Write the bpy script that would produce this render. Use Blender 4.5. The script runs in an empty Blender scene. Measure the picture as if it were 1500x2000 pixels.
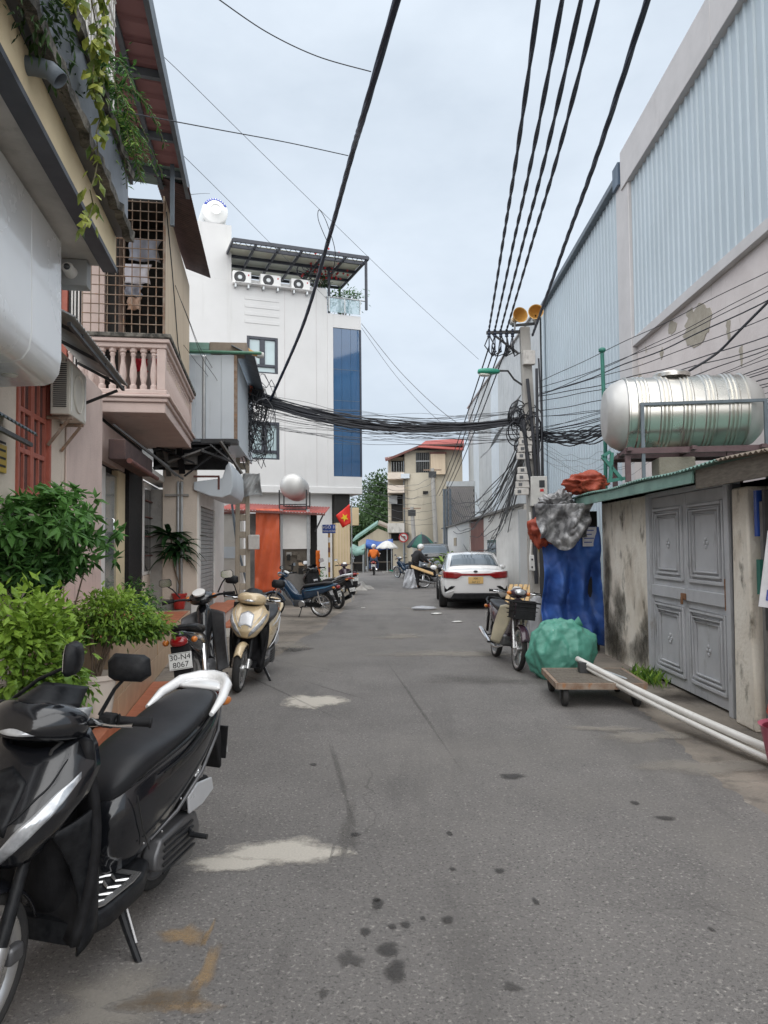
import bpy, bmesh, math, random
from mathutils import Vector, Matrix, Euler, noise
random.seed(7)
R = math.radians
S = bpy.context.scene
C = S.collection

# ------------------------------------------------------------------ camera
FPX = 1450.0
cam_d = bpy.data.cameras.new('camera')
cam = bpy.data.objects.new('camera', cam_d); C.objects.link(cam)
cam_d.sensor_fit = 'HORIZONTAL'; cam_d.sensor_width = 36.0
cam_d.lens = 36.0 * FPX / 1500.0
cam_d.clip_start = 0.05; cam_d.clip_end = 2000
CAMP = Vector((0, 0, 1.65))
CROT = Matrix.Rotation(R(90 + 2.57), 3, 'X') @ Matrix.Rotation(R(-0.5), 3, 'Z')
cam.location = CAMP; cam.rotation_euler = CROT.to_euler()
S.camera = cam

# ------------------------------------------------------------------ sky and sun (overcast)
SUN_EL, SUN_AZ = R(56), R(182)          # azimuth clockwise from +Y: sun high behind the camera
w = bpy.data.worlds.new('World'); S.world = w; w.use_nodes = True
nt = w.node_tree; nt.nodes.clear()
wo = nt.nodes.new('ShaderNodeOutputWorld'); bg = nt.nodes.new('ShaderNodeBackground')
sky = nt.nodes.new('ShaderNodeTexSky'); sky.sky_type = 'NISHITA'; sky.sun_disc = False
sky.sun_elevation = SUN_EL; sky.sun_rotation = SUN_AZ; sky.dust_density = 4.0
tc = nt.nodes.new('ShaderNodeTexCoord'); mp = nt.nodes.new('ShaderNodeMapping')
mp.inputs['Scale'].default_value = (1.1, 1.1, 2.2)
nz = nt.nodes.new('ShaderNodeTexNoise'); nz.inputs['Scale'].default_value = 2.1
nz.inputs['Detail'].default_value = 6; nz.inputs['Roughness'].default_value = .55
cr = nt.nodes.new('ShaderNodeValToRGB')
cr.color_ramp.elements[0].position = .32; cr.color_ramp.elements[0].color = (4.0, 4.6, 5.3, 1)
cr.color_ramp.elements[1].position = .66; cr.color_ramp.elements[1].color = (5.45, 6.05, 6.75, 1)
mx = nt.nodes.new('ShaderNodeMix'); mx.data_type = 'RGBA'; mx.inputs['Factor'].default_value = .93
L_ = nt.links.new
L_(tc.outputs['Generated'], mp.inputs['Vector']); L_(mp.outputs[0], nz.inputs['Vector'])
L_(nz.outputs['Fac'], cr.inputs['Fac']); L_(sky.outputs[0], mx.inputs['A']); L_(cr.outputs[0], mx.inputs['B'])
L_(mx.outputs['Result'], bg.inputs['Color']); bg.inputs['Strength'].default_value = .0505
L_(bg.outputs[0], wo.inputs['Surface'])
sd = bpy.data.lights.new('sun', 'SUN'); sd.energy = 1.5; sd.angle = R(115); sd.color = (1, .97, .93)
so = bpy.data.objects.new('sun', sd); C.objects.link(so); so.location = (0, -5, 30)
sv = Vector((math.sin(SUN_AZ) * math.cos(SUN_EL), math.cos(SUN_AZ) * math.cos(SUN_EL), math.sin(SUN_EL)))
so.rotation_euler = sv.to_track_quat('Z', 'Y').to_euler()
S.view_settings.view_transform = 'Standard'; S.view_settings.look = 'None'
S.view_settings.exposure = 1.62; S.view_settings.gamma = 1.0; S.view_settings.use_curve_mapping = False

# ------------------------------------------------------------------ measuring helpers
def ray(u, v): return CROT @ Vector(((u - 750) / FPX, -(v - 1000) / FPX, -1))
def at(u, v, Y): r = ray(u, v); return CAMP + r * (Y / r.y)
def G(u, v, z=0): r = ray(u, v); return CAMP + r * ((z - CAMP.z) / r.z)
class Fr:
    """a plan frame: origin + rotation about z"""
    def __init__(s, ox, oy, rz): s.o = Vector((ox, oy, 0)); s.rz = rz; s.m = Matrix.Rotation(rz, 3, 'Z'); s.i = s.m.transposed()
    def loc(s, p): return s.i @ (Vector(p) - s.o)
    def wor(s, p): return s.o + s.m @ Vector(p)
    def X(s, u, v, x): c = s.loc(CAMP); r = s.i @ ray(u, v); return c + r * ((x - c.x) / r.x)
    def Y(s, u, v, y): c = s.loc(CAMP); r = s.i @ ray(u, v); return c + r * ((y - c.y) / r.y)

# ------------------------------------------------------------------ materials
MATS = {}
def newmat(name):
    m = bpy.data.materials.new(name); m.use_nodes = True; MATS[name] = m
    n = m.node_tree; return m, n, n.nodes['Principled BSDF'], n.links.new
def c4(c): return (c[0], c[1], c[2], 1)
def mat(name, col, rough=.7, metal=0, col2=None, scale=6, bump=0, bscale=60, stretch=(1, 1, 1), detail=5, coat=0, spec=.5, alpha=1, emit=None, pos=(.35, .68), trans=0, coord='Object', dirt=None, cracks=None):
    """procedural material: base colour, a second colour mixed in by noise, optional dirt, fine relief"""
    m, n, b, L = newmat(name)
    b.inputs['Roughness'].default_value = rough; b.inputs['Metallic'].default_value = metal
    b.inputs['Specular IOR Level'].default_value = spec
    b.inputs['Coat Weight'].default_value = coat; b.inputs['Coat Roughness'].default_value = .06
    b.inputs['Transmission Weight'].default_value = trans; b.inputs['Alpha'].default_value = alpha
    t = n.nodes.new('ShaderNodeTexCoord'); mp = n.nodes.new('ShaderNodeMapping'); mp.inputs['Scale'].default_value = stretch
    L(t.outputs[coord], mp.inputs['Vector'])
    col2 = col2 or tuple(x * .82 for x in col)
    nz = n.nodes.new('ShaderNodeTexNoise'); nz.inputs['Scale'].default_value = scale; nz.inputs['Detail'].default_value = detail; nz.inputs['Roughness'].default_value = .6
    L(mp.outputs[0], nz.inputs['Vector'])
    rp = n.nodes.new('ShaderNodeValToRGB'); e = rp.color_ramp.elements
    e[0].position, e[1].position = pos; e[0].color = c4(col); e[1].color = c4(col2)
    L(nz.outputs['Fac'], rp.inputs['Fac']); out = rp.outputs[0]
    for k, (dc, ds, dst, dp) in enumerate(dirt or []):
        mp2 = n.nodes.new('ShaderNodeMapping'); mp2.inputs['Scale'].default_value = dst; mp2.inputs['Location'].default_value = (3.1 * k + 1, 2.7, 1.3 * k)
        L(t.outputs[coord], mp2.inputs['Vector'])
        z2 = n.nodes.new('ShaderNodeTexNoise'); z2.inputs['Scale'].default_value = ds; z2.inputs['Detail'].default_value = 8; z2.inputs['Roughness'].default_value = .68
        L(mp2.outputs[0], z2.inputs['Vector'])
        r2 = n.nodes.new('ShaderNodeValToRGB'); r2.color_ramp.elements[0].position, r2.color_ramp.elements[1].position = dp
        L(z2.outputs['Fac'], r2.inputs['Fac'])
        mm = n.nodes.new('ShaderNodeMix'); mm.data_type = 'RGBA'; L(r2.outputs[0], mm.inputs['Factor']); L(out, mm.inputs['A']); mm.inputs['B'].default_value = c4(dc)
        out = mm.outputs['Result']
    if cracks:
        wn = n.nodes.new('ShaderNodeTexNoise'); wn.inputs['Scale'].default_value = 2.2; wn.inputs['Detail'].default_value = 6; L(t.outputs[coord], wn.inputs['Vector'])
        wm = n.nodes.new('ShaderNodeMix'); wm.data_type = 'RGBA'; wm.blend_type = 'LINEAR_LIGHT'; wm.inputs['Factor'].default_value = .22; L(t.outputs[coord], wm.inputs['A']); L(wn.outputs['Color'], wm.inputs['B'])
        vo = n.nodes.new('ShaderNodeTexVoronoi'); vo.feature = 'DISTANCE_TO_EDGE'; vo.inputs['Scale'].default_value = cracks[1]; L(wm.outputs['Result'], vo.inputs['Vector'])
        vr = n.nodes.new('ShaderNodeMapRange'); vr.inputs['From Min'].default_value = .0; vr.inputs['From Max'].default_value = cracks[2]; vr.inputs['To Min'].default_value = 1; vr.inputs['To Max'].default_value = 0; L(vo.outputs['Distance'], vr.inputs['Value'])
        mk = n.nodes.new('ShaderNodeTexNoise'); mk.inputs['Scale'].default_value = .35; L(t.outputs[coord], mk.inputs['Vector'])
        mr = n.nodes.new('ShaderNodeMapRange'); mr.inputs['From Min'].default_value = .48; mr.inputs['From Max'].default_value = .62; L(mk.outputs['Fac'], mr.inputs['Value'])
        mu = n.nodes.new('ShaderNodeMath'); mu.operation = 'MULTIPLY'; L(vr.outputs[0], mu.inputs[0]); L(mr.outputs[0], mu.inputs[1])
        mc = n.nodes.new('ShaderNodeMix'); mc.data_type = 'RGBA'; L(mu.outputs[0], mc.inputs['Factor']); L(out, mc.inputs['A']); mc.inputs['B'].default_value = c4(cracks[0]); out = mc.outputs['Result']
    L(out, b.inputs['Base Color'])
    if bump:
        z3 = n.nodes.new('ShaderNodeTexNoise'); z3.inputs['Scale'].default_value = bscale; z3.inputs['Detail'].default_value = 4
        L(mp.outputs[0], z3.inputs['Vector'])
        bp = n.nodes.new('ShaderNodeBump'); bp.inputs['Strength'].default_value = bump; bp.inputs['Distance'].default_value = .02
        L(z3.outputs['Fac'], bp.inputs['Height']); L(bp.outputs[0], b.inputs['Normal'])
    # a little roughness break-up everywhere
    if rough > .05:
        z4 = n.nodes.new('ShaderNodeMapRange'); z4.inputs['To Min'].default_value = max(rough - .1, .03); z4.inputs['To Max'].default_value = min(rough + .12, 1)
        L(nz.outputs['Fac'], z4.inputs['Value']); L(z4.outputs[0], b.inputs['Roughness'])
    if emit:
        b.inputs['Emission Color'].default_value = c4(emit[0]); b.inputs['Emission Strength'].default_value = emit[1]
    return m
def leafmat(name, dark, light, rough=.45):
    m, n, b, L = newmat(name)
    a = n.nodes.new('ShaderNodeAttribute'); a.attribute_name = 'leaf_tone'
    rp = n.nodes.new('ShaderNodeValToRGB'); e = rp.color_ramp.elements; e[0].color = c4(dark); e[1].color = c4(light)
    L(a.outputs['Fac'], rp.inputs['Fac']); L(rp.outputs[0], b.inputs['Base Color'])
    b.inputs['Roughness'].default_value = rough; b.inputs['Specular IOR Level'].default_value = .35
    tr = n.nodes.new('ShaderNodeBsdfTranslucent'); L(rp.outputs[0], tr.inputs['Color'])
    ms = n.nodes.new('ShaderNodeMixShader'); ms.inputs[0].default_value = .3
    L(b.outputs[0], ms.inputs[1]); L(tr.outputs[0], ms.inputs[2]); L(ms.outputs[0], n.nodes['Material Output'].inputs['Surface'])
    return m
def stainmat(name, col, rough=.75, strength=.85, scale=14, soft=(.12, .85)):
    """a thin stain: opaque in its middle, breaking up towards its edge (attribute fade)"""
    m, n, b, L = newmat(name)
    b.inputs['Roughness'].default_value = rough
    t = n.nodes.new('ShaderNodeTexCoord')
    z = n.nodes.new('ShaderNodeTexNoise'); z.inputs['Scale'].default_value = scale; z.inputs['Detail'].default_value = 7; z.inputs['Roughness'].default_value = .65
    L(t.outputs['Object'], z.inputs['Vector'])
    cm = n.nodes.new('ShaderNodeMix'); cm.data_type = 'RGBA'; cm.inputs['A'].default_value = c4(tuple(x * .75 for x in col)); cm.inputs['B'].default_value = c4(tuple(min(1, x * 1.25) for x in col))
    z2 = n.nodes.new('ShaderNodeTexNoise'); z2.inputs['Scale'].default_value = 90; z2.inputs['Detail'].default_value = 4
    L(t.outputs['Object'], z2.inputs['Vector']); L(z2.outputs['Fac'], cm.inputs['Factor']); L(cm.outputs['Result'], b.inputs['Base Color'])
    a = n.nodes.new('ShaderNodeAttribute'); a.attribute_name = 'fade'
    s1 = n.nodes.new('ShaderNodeMath'); s1.operation = 'MULTIPLY_ADD'; s1.inputs[1].default_value = 1.3; s1.inputs[2].default_value = -.72
    L(z.outputs['Fac'], s1.inputs[0])
    s2 = n.nodes.new('ShaderNodeMath'); s2.operation = 'ADD'; L(a.outputs['Fac'], s2.inputs[0]); L(s1.outputs[0], s2.inputs[1])
    s3 = n.nodes.new('ShaderNodeMapRange'); s3.inputs['From Min'].default_value = soft[0]; s3.inputs['From Max'].default_value = soft[1]; s3.inputs['To Max'].default_value = strength
    L(s2.outputs[0], s3.inputs['Value']); L(s3.outputs[0], b.inputs['Alpha'])
    return m

mat('asphalt', (.185, .174, .166), .82, cracks=((.09, .085, .08), .5, .006), col2=(.138, .13, .125), scale=.9, bump=.55, bscale=140, detail=9,
    dirt=[((.36, .34, .315), 55, (1, 1, 1), (.55, .68)), ((.055, .053, .05), 70, (1, 1, 1), (.53, .67)), ((.092, .087, .083), 1.2, (1.6, .22, 1), (.54, .8)), ((.195, .183, .168), .45, (1, .5, 1), (.5, .75)), ((.07, .067, .064), 60, (1, 1, 1), (.64, .72))])
mat('dirt_ground', (.27, .235, .195), .9, col2=(.17, .15, .13), scale=1.6, bump=.8, bscale=40, detail=9, dirt=[((.09, .08, .07), 3.5, (1, 1, 1), (.55, .75)), ((.36, .33, .29), 7, (1, 1, 1), (.6, .8))])
mat('concrete', (.40, .385, .36), .85, col2=(.27, .26, .245), scale=2.5, bump=.4, bscale=70, dirt=[((.12, .115, .105), 3, (1, 1, .4), (.58, .8))])
mat('concrete_dark', (.22, .21, .20), .85, col2=(.12, .118, .112), scale=3, bump=.4, bscale=60)
mat('mould', (.20, .185, .16), .9, col2=(.05, .048, .042), scale=9, bump=.6, bscale=50, pos=(.38, .6))
mat('sign_white', (.80, .81, .82), .25, col2=(.74, .75, .76), scale=1.2, coat=.4, dirt=[((.35, .34, .32), 2, (1, 1, .25), (.62, .9))])
mat('soffit', (.66, .635, .60), .85, col2=(.37, .355, .335), scale=1.6, bump=.15, dirt=[((.22, .205, .185), 2.2, (1, 1, 1), (.6, .85))])
mat('yellow_plaster', (.78, .66, .44), .8, col2=(.70, .58, .38), scale=2, bump=.2, dirt=[((.25, .21, .15), 4, (1, 1, .4), (.62, .85))])
mat('slate', (.085, .095, .118), .4, col2=(.06, .066, .08), scale=3, dirt=[((.18, .17, .15), 5, (1, 1, .4), (.6, .8))])
mat('pink_plaster', (.66, .53, .48), .85, col2=(.58, .46, .42), scale=2.2, bump=.25, bscale=40, dirt=[((.22, .18, .16), 3, (1.6, 1.6, .35), (.58, .85))])
mat('cream_plaster', (.70, .61, .52), .85, col2=(.62, .54, .46), scale=2.2, bump=.25, bscale=40, dirt=[((.2, .17, .14), 3, (1.6, 1.6, .35), (.6, .85))])
mat('beige_sheet', (.66, .54, .40), .75, col2=(.58, .46, .33), scale=2, stretch=(4, 4, .3), dirt=[((.28, .19, .12), 3, (3, 3, .4), (.62, .85))])
mat('red_frame', (.42, .12, .08), .55, col2=(.34, .09, .06), scale=8, dirt=[((.12, .06, .05), 10, (1, 1, .4), (.62, .8))])
mat('pane_dark', (.06, .065, .07), .08, col2=(.045, .05, .055), scale=2, coat=.5)
mat('glass_door', (.20, .24, .235), .1, col2=(.15, .18, .18), scale=1.5, coat=.5)
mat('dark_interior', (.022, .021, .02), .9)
mat('white_paint', (.78, .77, .745), .6, col2=(.70, .69, .665), scale=3, dirt=[((.4, .38, .35), 4, (2, 2, .3), (.63, .9))])
mat('white_render', (.60, .60, .597), .75, col2=(.55, .55, .547), scale=.6, bump=.1, dirt=[((.44, .435, .42), 1.0, (2, 2, .15), (.56, .9))])
mat('grimy_white', (.62, .60, .56), .85, col2=(.52, .50, .46), scale=1.8, bump=.3, bscale=30, dirt=[((.22, .20, .17), 2.4, (1.2, 1.2, .5), (.56, .78)), ((.10, .09, .075), 6, (1.4, 1.4, .7), (.62, .76))])
mat('mouldy_wall', (.80, .76, .68), .88, col2=(.68, .62, .53), scale=2.2, bump=.4, bscale=26, dirt=[((.46, .39, .31), 1.7, (1, 1, .6), (.50, .74)), ((.11, .095, .07), 4.5, (1, 1, .5), (.55, .70))])
mat('steel_blue', (.42, .49, .54), .45, col2=(.385, .45, .495), scale=.5, metal=.0, spec=.5, coat=.15, dirt=[((.38, .44, .475), 1.4, (1, 6, .12), (.5, .8)), ((.33, .32, .30), 3, (1, 5, .25), (.64, .8))])
mat('panel_blue', (.60, .655, .70), .45, col2=(.54, .59, .635), scale=1, dirt=[((.38, .40, .40), 2, (4, 4, .3), (.6, .85))])
mat('flashing', (.52, .50, .50), .5, col2=(.46, .445, .445), scale=1.5, dirt=[((.34, .32, .31), 2, (1, 1, .3), (.6, .85))])
mat('gutter_blue', (.07, .105, .155), .4, col2=(.05, .08, .12), scale=3)
mat('peeling_plaster', (.62, .57, .56), .88, col2=(.55, .50, .49), scale=1.3, bump=.3, bscale=20, dirt=[((.28, .25, .22), 1.1, (1, 2.4, .35), (.62, .72)), ((.42, .37, .31), .5, (1, 1, .7), (.66, .68))])
mat('bare_render', (.30, .27, .22), .9, col2=(.38, .345, .29), scale=5, bump=.6, bscale=30)
mat('rust_roof', (.20, .085, .07), .7, col2=(.13, .055, .05), scale=4, dirt=[((.06, .04, .04), 6, (1, 1, 1), (.55, .8))])
mat('purple_roof', (.34, .17, .17), .6, col2=(.28, .135, .14), scale=1.6, dirt=[((.17, .09, .10), 3, (1, 1, 1), (.6, .85))])
mat('brown_awning', (.115, .07, .065), .7, col2=(.075, .05, .05), scale=6, dirt=[((.2, .12, .08), 8, (1, 1, 1), (.6, .8))])
mat('translucent_sheet', (.30, .40, .38), .4, col2=(.22, .30, .29), scale=3)
mat('steel_frame', (.13, .16, .19), .5, col2=(.10, .12, .14), scale=6)
mat('dark_steel', (.045, .047, .05), .5, col2=(.03, .031, .033), scale=8)
mat('rusty_steel', (.30, .24, .19), .7, col2=(.20, .12, .075), scale=12, dirt=[((.33, .15, .06), 14, (1, 1, .5), (.56, .7))])
mat('galv', (.50, .52, .53), .4, metal=.6, col2=(.40, .42, .43), scale=7)
mat('grey_awning', (.38, .39, .39), .6, col2=(.30, .31, .31), scale=3, dirt=[((.14, .13, .12), 4, (1, 1, 1), (.58, .8))])
mat('ac_cream', (.62, .59, .52), .55, col2=(.55, .52, .46), scale=4, dirt=[((.25, .22, .19), 5, (1, 1, .4), (.6, .85))])
mat('tile_beige', (.60, .42, .27), .35, col2=(.53, .365, .235), scale=5, coat=.15, dirt=[((.25, .18, .12), 4, (1, 1, .5), (.62, .9))])
mat('grout', (.42, .31, .22), .9)
mat('terracotta', (.47, .155, .075), .55, col2=(.38, .12, .06), scale=6, dirt=[((.2, .1, .07), 8, (1, 1, 1), (.6, .8))])
mat('red_pot', (.42, .03, .025), .35, col2=(.35, .025, .02), scale=4)
mat('ceramic', (.72, .65, .58), .25, col2=(.66, .58, .50), scale=3, coat=.4)
mat('soil', (.06, .045, .035), .95, bump=.8, bscale=60)
mat('trunk', (.20, .15, .11), .9, col2=(.12, .09, .065), scale=12, bump=.6, bscale=40, stretch=(1, 1, .3))
mat('stem', (.14, .13, .06), .8, col2=(.09, .085, .04), scale=12)
mat('green_gutter', (.07, .20, .13), .45, col2=(.05, .14, .09), scale=5)
mat('tin_green', (.21, .36, .31), .5, col2=(.14, .25, .215), scale=3, dirt=[((.12, .13, .11), 5, (1, 1, 1), (.56, .8))])
mat('green_post', (.03, .19, .145), .45, col2=(.025, .14, .11), scale=6)
mat('pole_concrete', (.42, .37, .30), .88, col2=(.31, .27, .215), scale=4, bump=.4, bscale=40, stretch=(1, 1, .4), dirt=[((.16, .13, .1), 4, (1, 1, .3), (.6, .85))])
mat('pole_grey', (.42, .405, .38), .88, col2=(.32, .31, .29), scale=3, bump=.35, bscale=40, stretch=(1, 1, .4))
mat('cable', (.022, .024, .03), .55, col2=(.03, .033, .042), scale=3)
mat('cable_blue', (.030, .042, .075), .5, col2=(.024, .033, .06), scale=3)
mat('cable_grey', (.12, .125, .135), .6, col2=(.09, .095, .10), scale=3)
mat('orange_tarp', (.62, .115, .035), .5, col2=(.50, .085, .028), scale=2.4, bump=.35, bscale=5, coat=.1)
mat('blue_tarp', (.04, .125, .42), .62, col2=(.022, .06, .23), scale=3, bump=.5, bscale=8, dirt=[((.10, .13, .2), 4, (1, 1, .4), (.56, .8))])
mat('rusty_red_tarp', (.40, .075, .035), .6, col2=(.26, .045, .025), scale=5, bump=.3, bscale=10)
mat('silver_plastic', (.34, .34, .345), .38, metal=.1, col2=(.12, .12, .125), scale=6, bump=.6, bscale=9, pos=(.42, .56))
mat('green_bag', (.095, .32, .245), .5, col2=(.065, .235, .18), scale=5, bump=.9, bscale=9, coat=.1)
mat('stainless', (.66, .64, .59), .28, metal=1, col2=(.62, .60, .56), scale=2, stretch=(1, 1, 1))
mat('stainless_matt', (.56, .555, .54), .45, metal=.45, col2=(.48, .475, .46), scale=3)
mat('tank_stand', (.13, .075, .08), .6, col2=(.09, .05, .055), scale=6)
mat('door_grey', (.50, .51, .53), .5, col2=(.42, .43, .45), scale=3, dirt=[((.14, .13, .12), 4, (1, 1, .4), (.58, .8)), ((.17, .12, .06), 2, (1, 1, .6), (.66, .85))])
mat('lock_rust', (.26, .13, .06), .8, col2=(.14, .07, .04), scale=20)
mat('paper', (.62, .62, .64), .8, col2=(.5, .5, .52), scale=6)
mat('ink_blue', (.05, .08, .32), .7)
mat('ink_black', (.02, .02, .022), .7)
mat('pvc_white', (.74, .73, .70), .35, col2=(.62, .60, .56), scale=4, dirt=[((.4, .36, .3), 8, (1, 1, 1), (.6, .85))])
mat('wood_pale', (.62, .42, .20), .7, col2=(.52, .34, .16), scale=5, stretch=(1, 8, 8))
mat('wood_old', (.15, .13, .105), .85, col2=(.095, .08, .065), scale=8, stretch=(6, 1, 6))
mat('pink_plastic', (.55, .12, .20), .4)
mat('red_plastic', (.62, .05, .02), .4)
mat('horn_orange', (.50, .28, .07), .5, col2=(.43, .23, .055), scale=5)
mat('lamp_green', (.03, .30, .20), .35)
mat('lamp_lens', (.75, .75, .68), .2, coat=.5)
mat('meter_white', (.58, .56, .53), .5, col2=(.48, .46, .43), scale=8, dirt=[((.2, .18, .16), 10, (1, 1, .5), (.58, .8))])
mat('meter_grey', (.55, .55, .52), .5, col2=(.46, .46, .44), scale=5)
mat('yellow_tube', (.62, .42, .04), .5)
mat('blue_glass', (.032, .095, .20), .05, col2=(.024, .07, .15), scale=.6, coat=.6)
mat('window_glass', (.40, .50, .52), .07, col2=(.32, .41, .43), scale=1.2, coat=.5)
mat('frame_dark', (.035, .04, .055), .45)
mat('balustrade_glass', (.40, .56, .62), .05, alpha=.45, coat=.4)
mat('canopy_cream', (.66, .66, .55), .5, col2=(.6, .6, .5), scale=1, trans=0)
mat('tank_plastic', (.80, .80, .79), .3, col2=(.74, .74, .73), scale=2)
mat('logo_blue', (.03, .07, .45), .4)
mat('logo_red', (.55, .03, .03), .4)
mat('flag_red', (.72, .022, .012), .55, col2=(.62, .018, .01), scale=4)
mat('flag_yellow', (.85, .62, .02), .5)
mat('sign_blue', (.02, .07, .33), .4)
mat('sign_text', (.82, .82, .82), .5)
mat('ochre_wall', (.52, .47, .375), .85, col2=(.43, .385, .305), scale=.6, bump=.2, dirt=[((.22, .19, .15), .9, (1.5, 1.5, .25), (.58, .85))])
mat('beige_pillar', (.57, .46, .29), .8, col2=(.50, .40, .25), scale=2)
mat('maroon_panel', (.26, .095, .07), .6, col2=(.22, .08, .06), scale=2)
mat('sheet_grey', (.50, .52, .53), .5, col2=(.42, .44, .45), scale=1, dirt=[((.26, .27, .27), 1.6, (1, 4, .2), (.55, .85))])
mat('brick_grey', (.36, .34, .33), .85, col2=(.28, .265, .26), scale=8)
mat('red_roof', (.34, .075, .06), .65, col2=(.26, .055, .045), scale=2)
mat('tile_roof', (.30, .25, .20), .85, col2=(.22, .18, .145), scale=4)
mat('tarp_cloud', (.40, .42, .435), .7, col2=(.25, .27, .285), scale=2.5, bump=.4, bscale=4)
mat('umbrella_green', (.02, .13, .095), .6, col2=(.016, .10, .075), scale=4)
mat('umbrella_dark', (.02, .03, .04), .6)
mat('umbrella_white', (.66, .65, .62), .6)
mat('skin', (.45, .27, .18), .6)
mat('cloth_orange', (.72, .17, .02), .8, col2=(.6, .13, .016), scale=9, bump=.3, bscale=20)
mat('cloth_black', (.022, .022, .025), .85, bump=.3, bscale=20)
mat('cloth_blue', (.05, .08, .16), .85)
mat('cloth_white', (.62, .60, .64), .85, col2=(.5, .48, .53), scale=6)
mat('cloth_grey', (.27, .28, .33), .85, col2=(.2, .21, .25), scale=6)
mat('cloth_red', (.5, .03, .05), .85)
mat('cloth_tan', (.45, .3, .22), .85)
mat('helmet_white', (.8, .8, .8), .2, coat=.5)
mat('plastic_film', (.66, .68, .72), .3, alpha=.55, bump=.5, bscale=9)
mat('flower_yellow', (.8, .5, .02), .6)
# vehicles
mat('black_gloss', (.005, .0055, .007), .2, coat=.7, spec=.5, col2=(.012, .013, .017), scale=2)
mat('black_satin', (.007, .0075, .009), .4, spec=.22, col2=(.018, .019, .021), scale=30, bump=.08, bscale=300)
mat('black_plastic', (.009, .009, .010), .6, spec=.2, col2=(.02, .02, .022), scale=14, bump=.15, bscale=250)
mat('seat_vinyl', (.016, .0165, .019), .40, col2=(.013, .0135, .016), scale=10, bump=.1, bscale=320, spec=.35)
mat('rubber', (.020, .020, .021), .85, col2=(.032, .03, .028), scale=12, bump=.2, bscale=120)
mat('alloy', (.60, .60, .60), .28, metal=.9, col2=(.5, .5, .5), scale=8)
mat('alloy_dark', (.17, .17, .175), .45, metal=.7, col2=(.12, .12, .125), scale=10)
mat('chrome', (.85, .85, .86), .08, metal=1)
mat('lens_clear', (.62, .64, .66), .1, metal=.45, col2=(.30, .31, .33), scale=16, coat=.9)
mat('lens_red', (.28, .008, .01), .14, coat=.8)
mat('lens_orange', (.6, .18, .02), .15, coat=.8)
mat('silver_paint', (.62, .63, .65), .28, metal=.3, coat=.5, col2=(.56, .57, .59), scale=5)
mat('white_gloss', (.82, .82, .82), .18, coat=.8, col2=(.78, .78, .78), scale=2)
mat('beige_gloss', (.62, .49, .31), .28, metal=.1, coat=.7, col2=(.57, .45, .28), scale=2)
mat('cream_gloss', (.66, .60, .44), .3, coat=.5)
mat('plum_gloss', (.055, .03, .045), .25, coat=.6)
mat('blue_gloss', (.018, .05, .10), .2, coat=.8)
mat('blue_stripe', (.10, .26, .42), .3, coat=.5)
mat('red_gloss', (.5, .012, .012), .2, coat=.8)
mat('plate_white', (.74, .74, .72), .4)
mat('plate_yellow', (.78, .52, .20), .4)
mat('car_white', (.80, .80, .80), .16, coat=1.0, col2=(.785, .785, .785), scale=1)
mat('car_glass', (.10, .13, .15), .04, coat=.8, col2=(.08, .10, .12), scale=1)
mat('car_dark', (.02, .022, .026), .2, coat=.8)
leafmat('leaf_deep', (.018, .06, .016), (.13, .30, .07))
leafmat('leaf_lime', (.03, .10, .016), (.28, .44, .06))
leafmat('leaf_vine', (.05, .11, .02), (.42, .45, .09))
leafmat('leaf_far', (.014, .036, .012), (.060, .115, .035), .6)
leafmat('leaf_palm', (.010, .035, .012), (.035, .095, .03), .35)
stainmat('patch_pale', (.50, .465, .41), .85, .92, 11, (.02, .62))
stainmat('stain_oil', (.05, .046, .043), .65, .75, 12, (.0, .8))
stainmat('stain_wet', (.07, .064, .058), .5, .7)
stainmat('stain_ochre', (.36, .245, .13), .9, .55)
stainmat('stain_dust', (.30, .275, .24), .9, .6, 5)
stainmat('stain_dark', (.09, .084, .076), .85, .32, 4, (.1, 1.1))
stainmat('stain_skid', (.07, .067, .063), .85, .26, 5)
stainmat('mould_dark', (.05, .045, .032), .95, .75, 7, (.15, 1.1))

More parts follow.
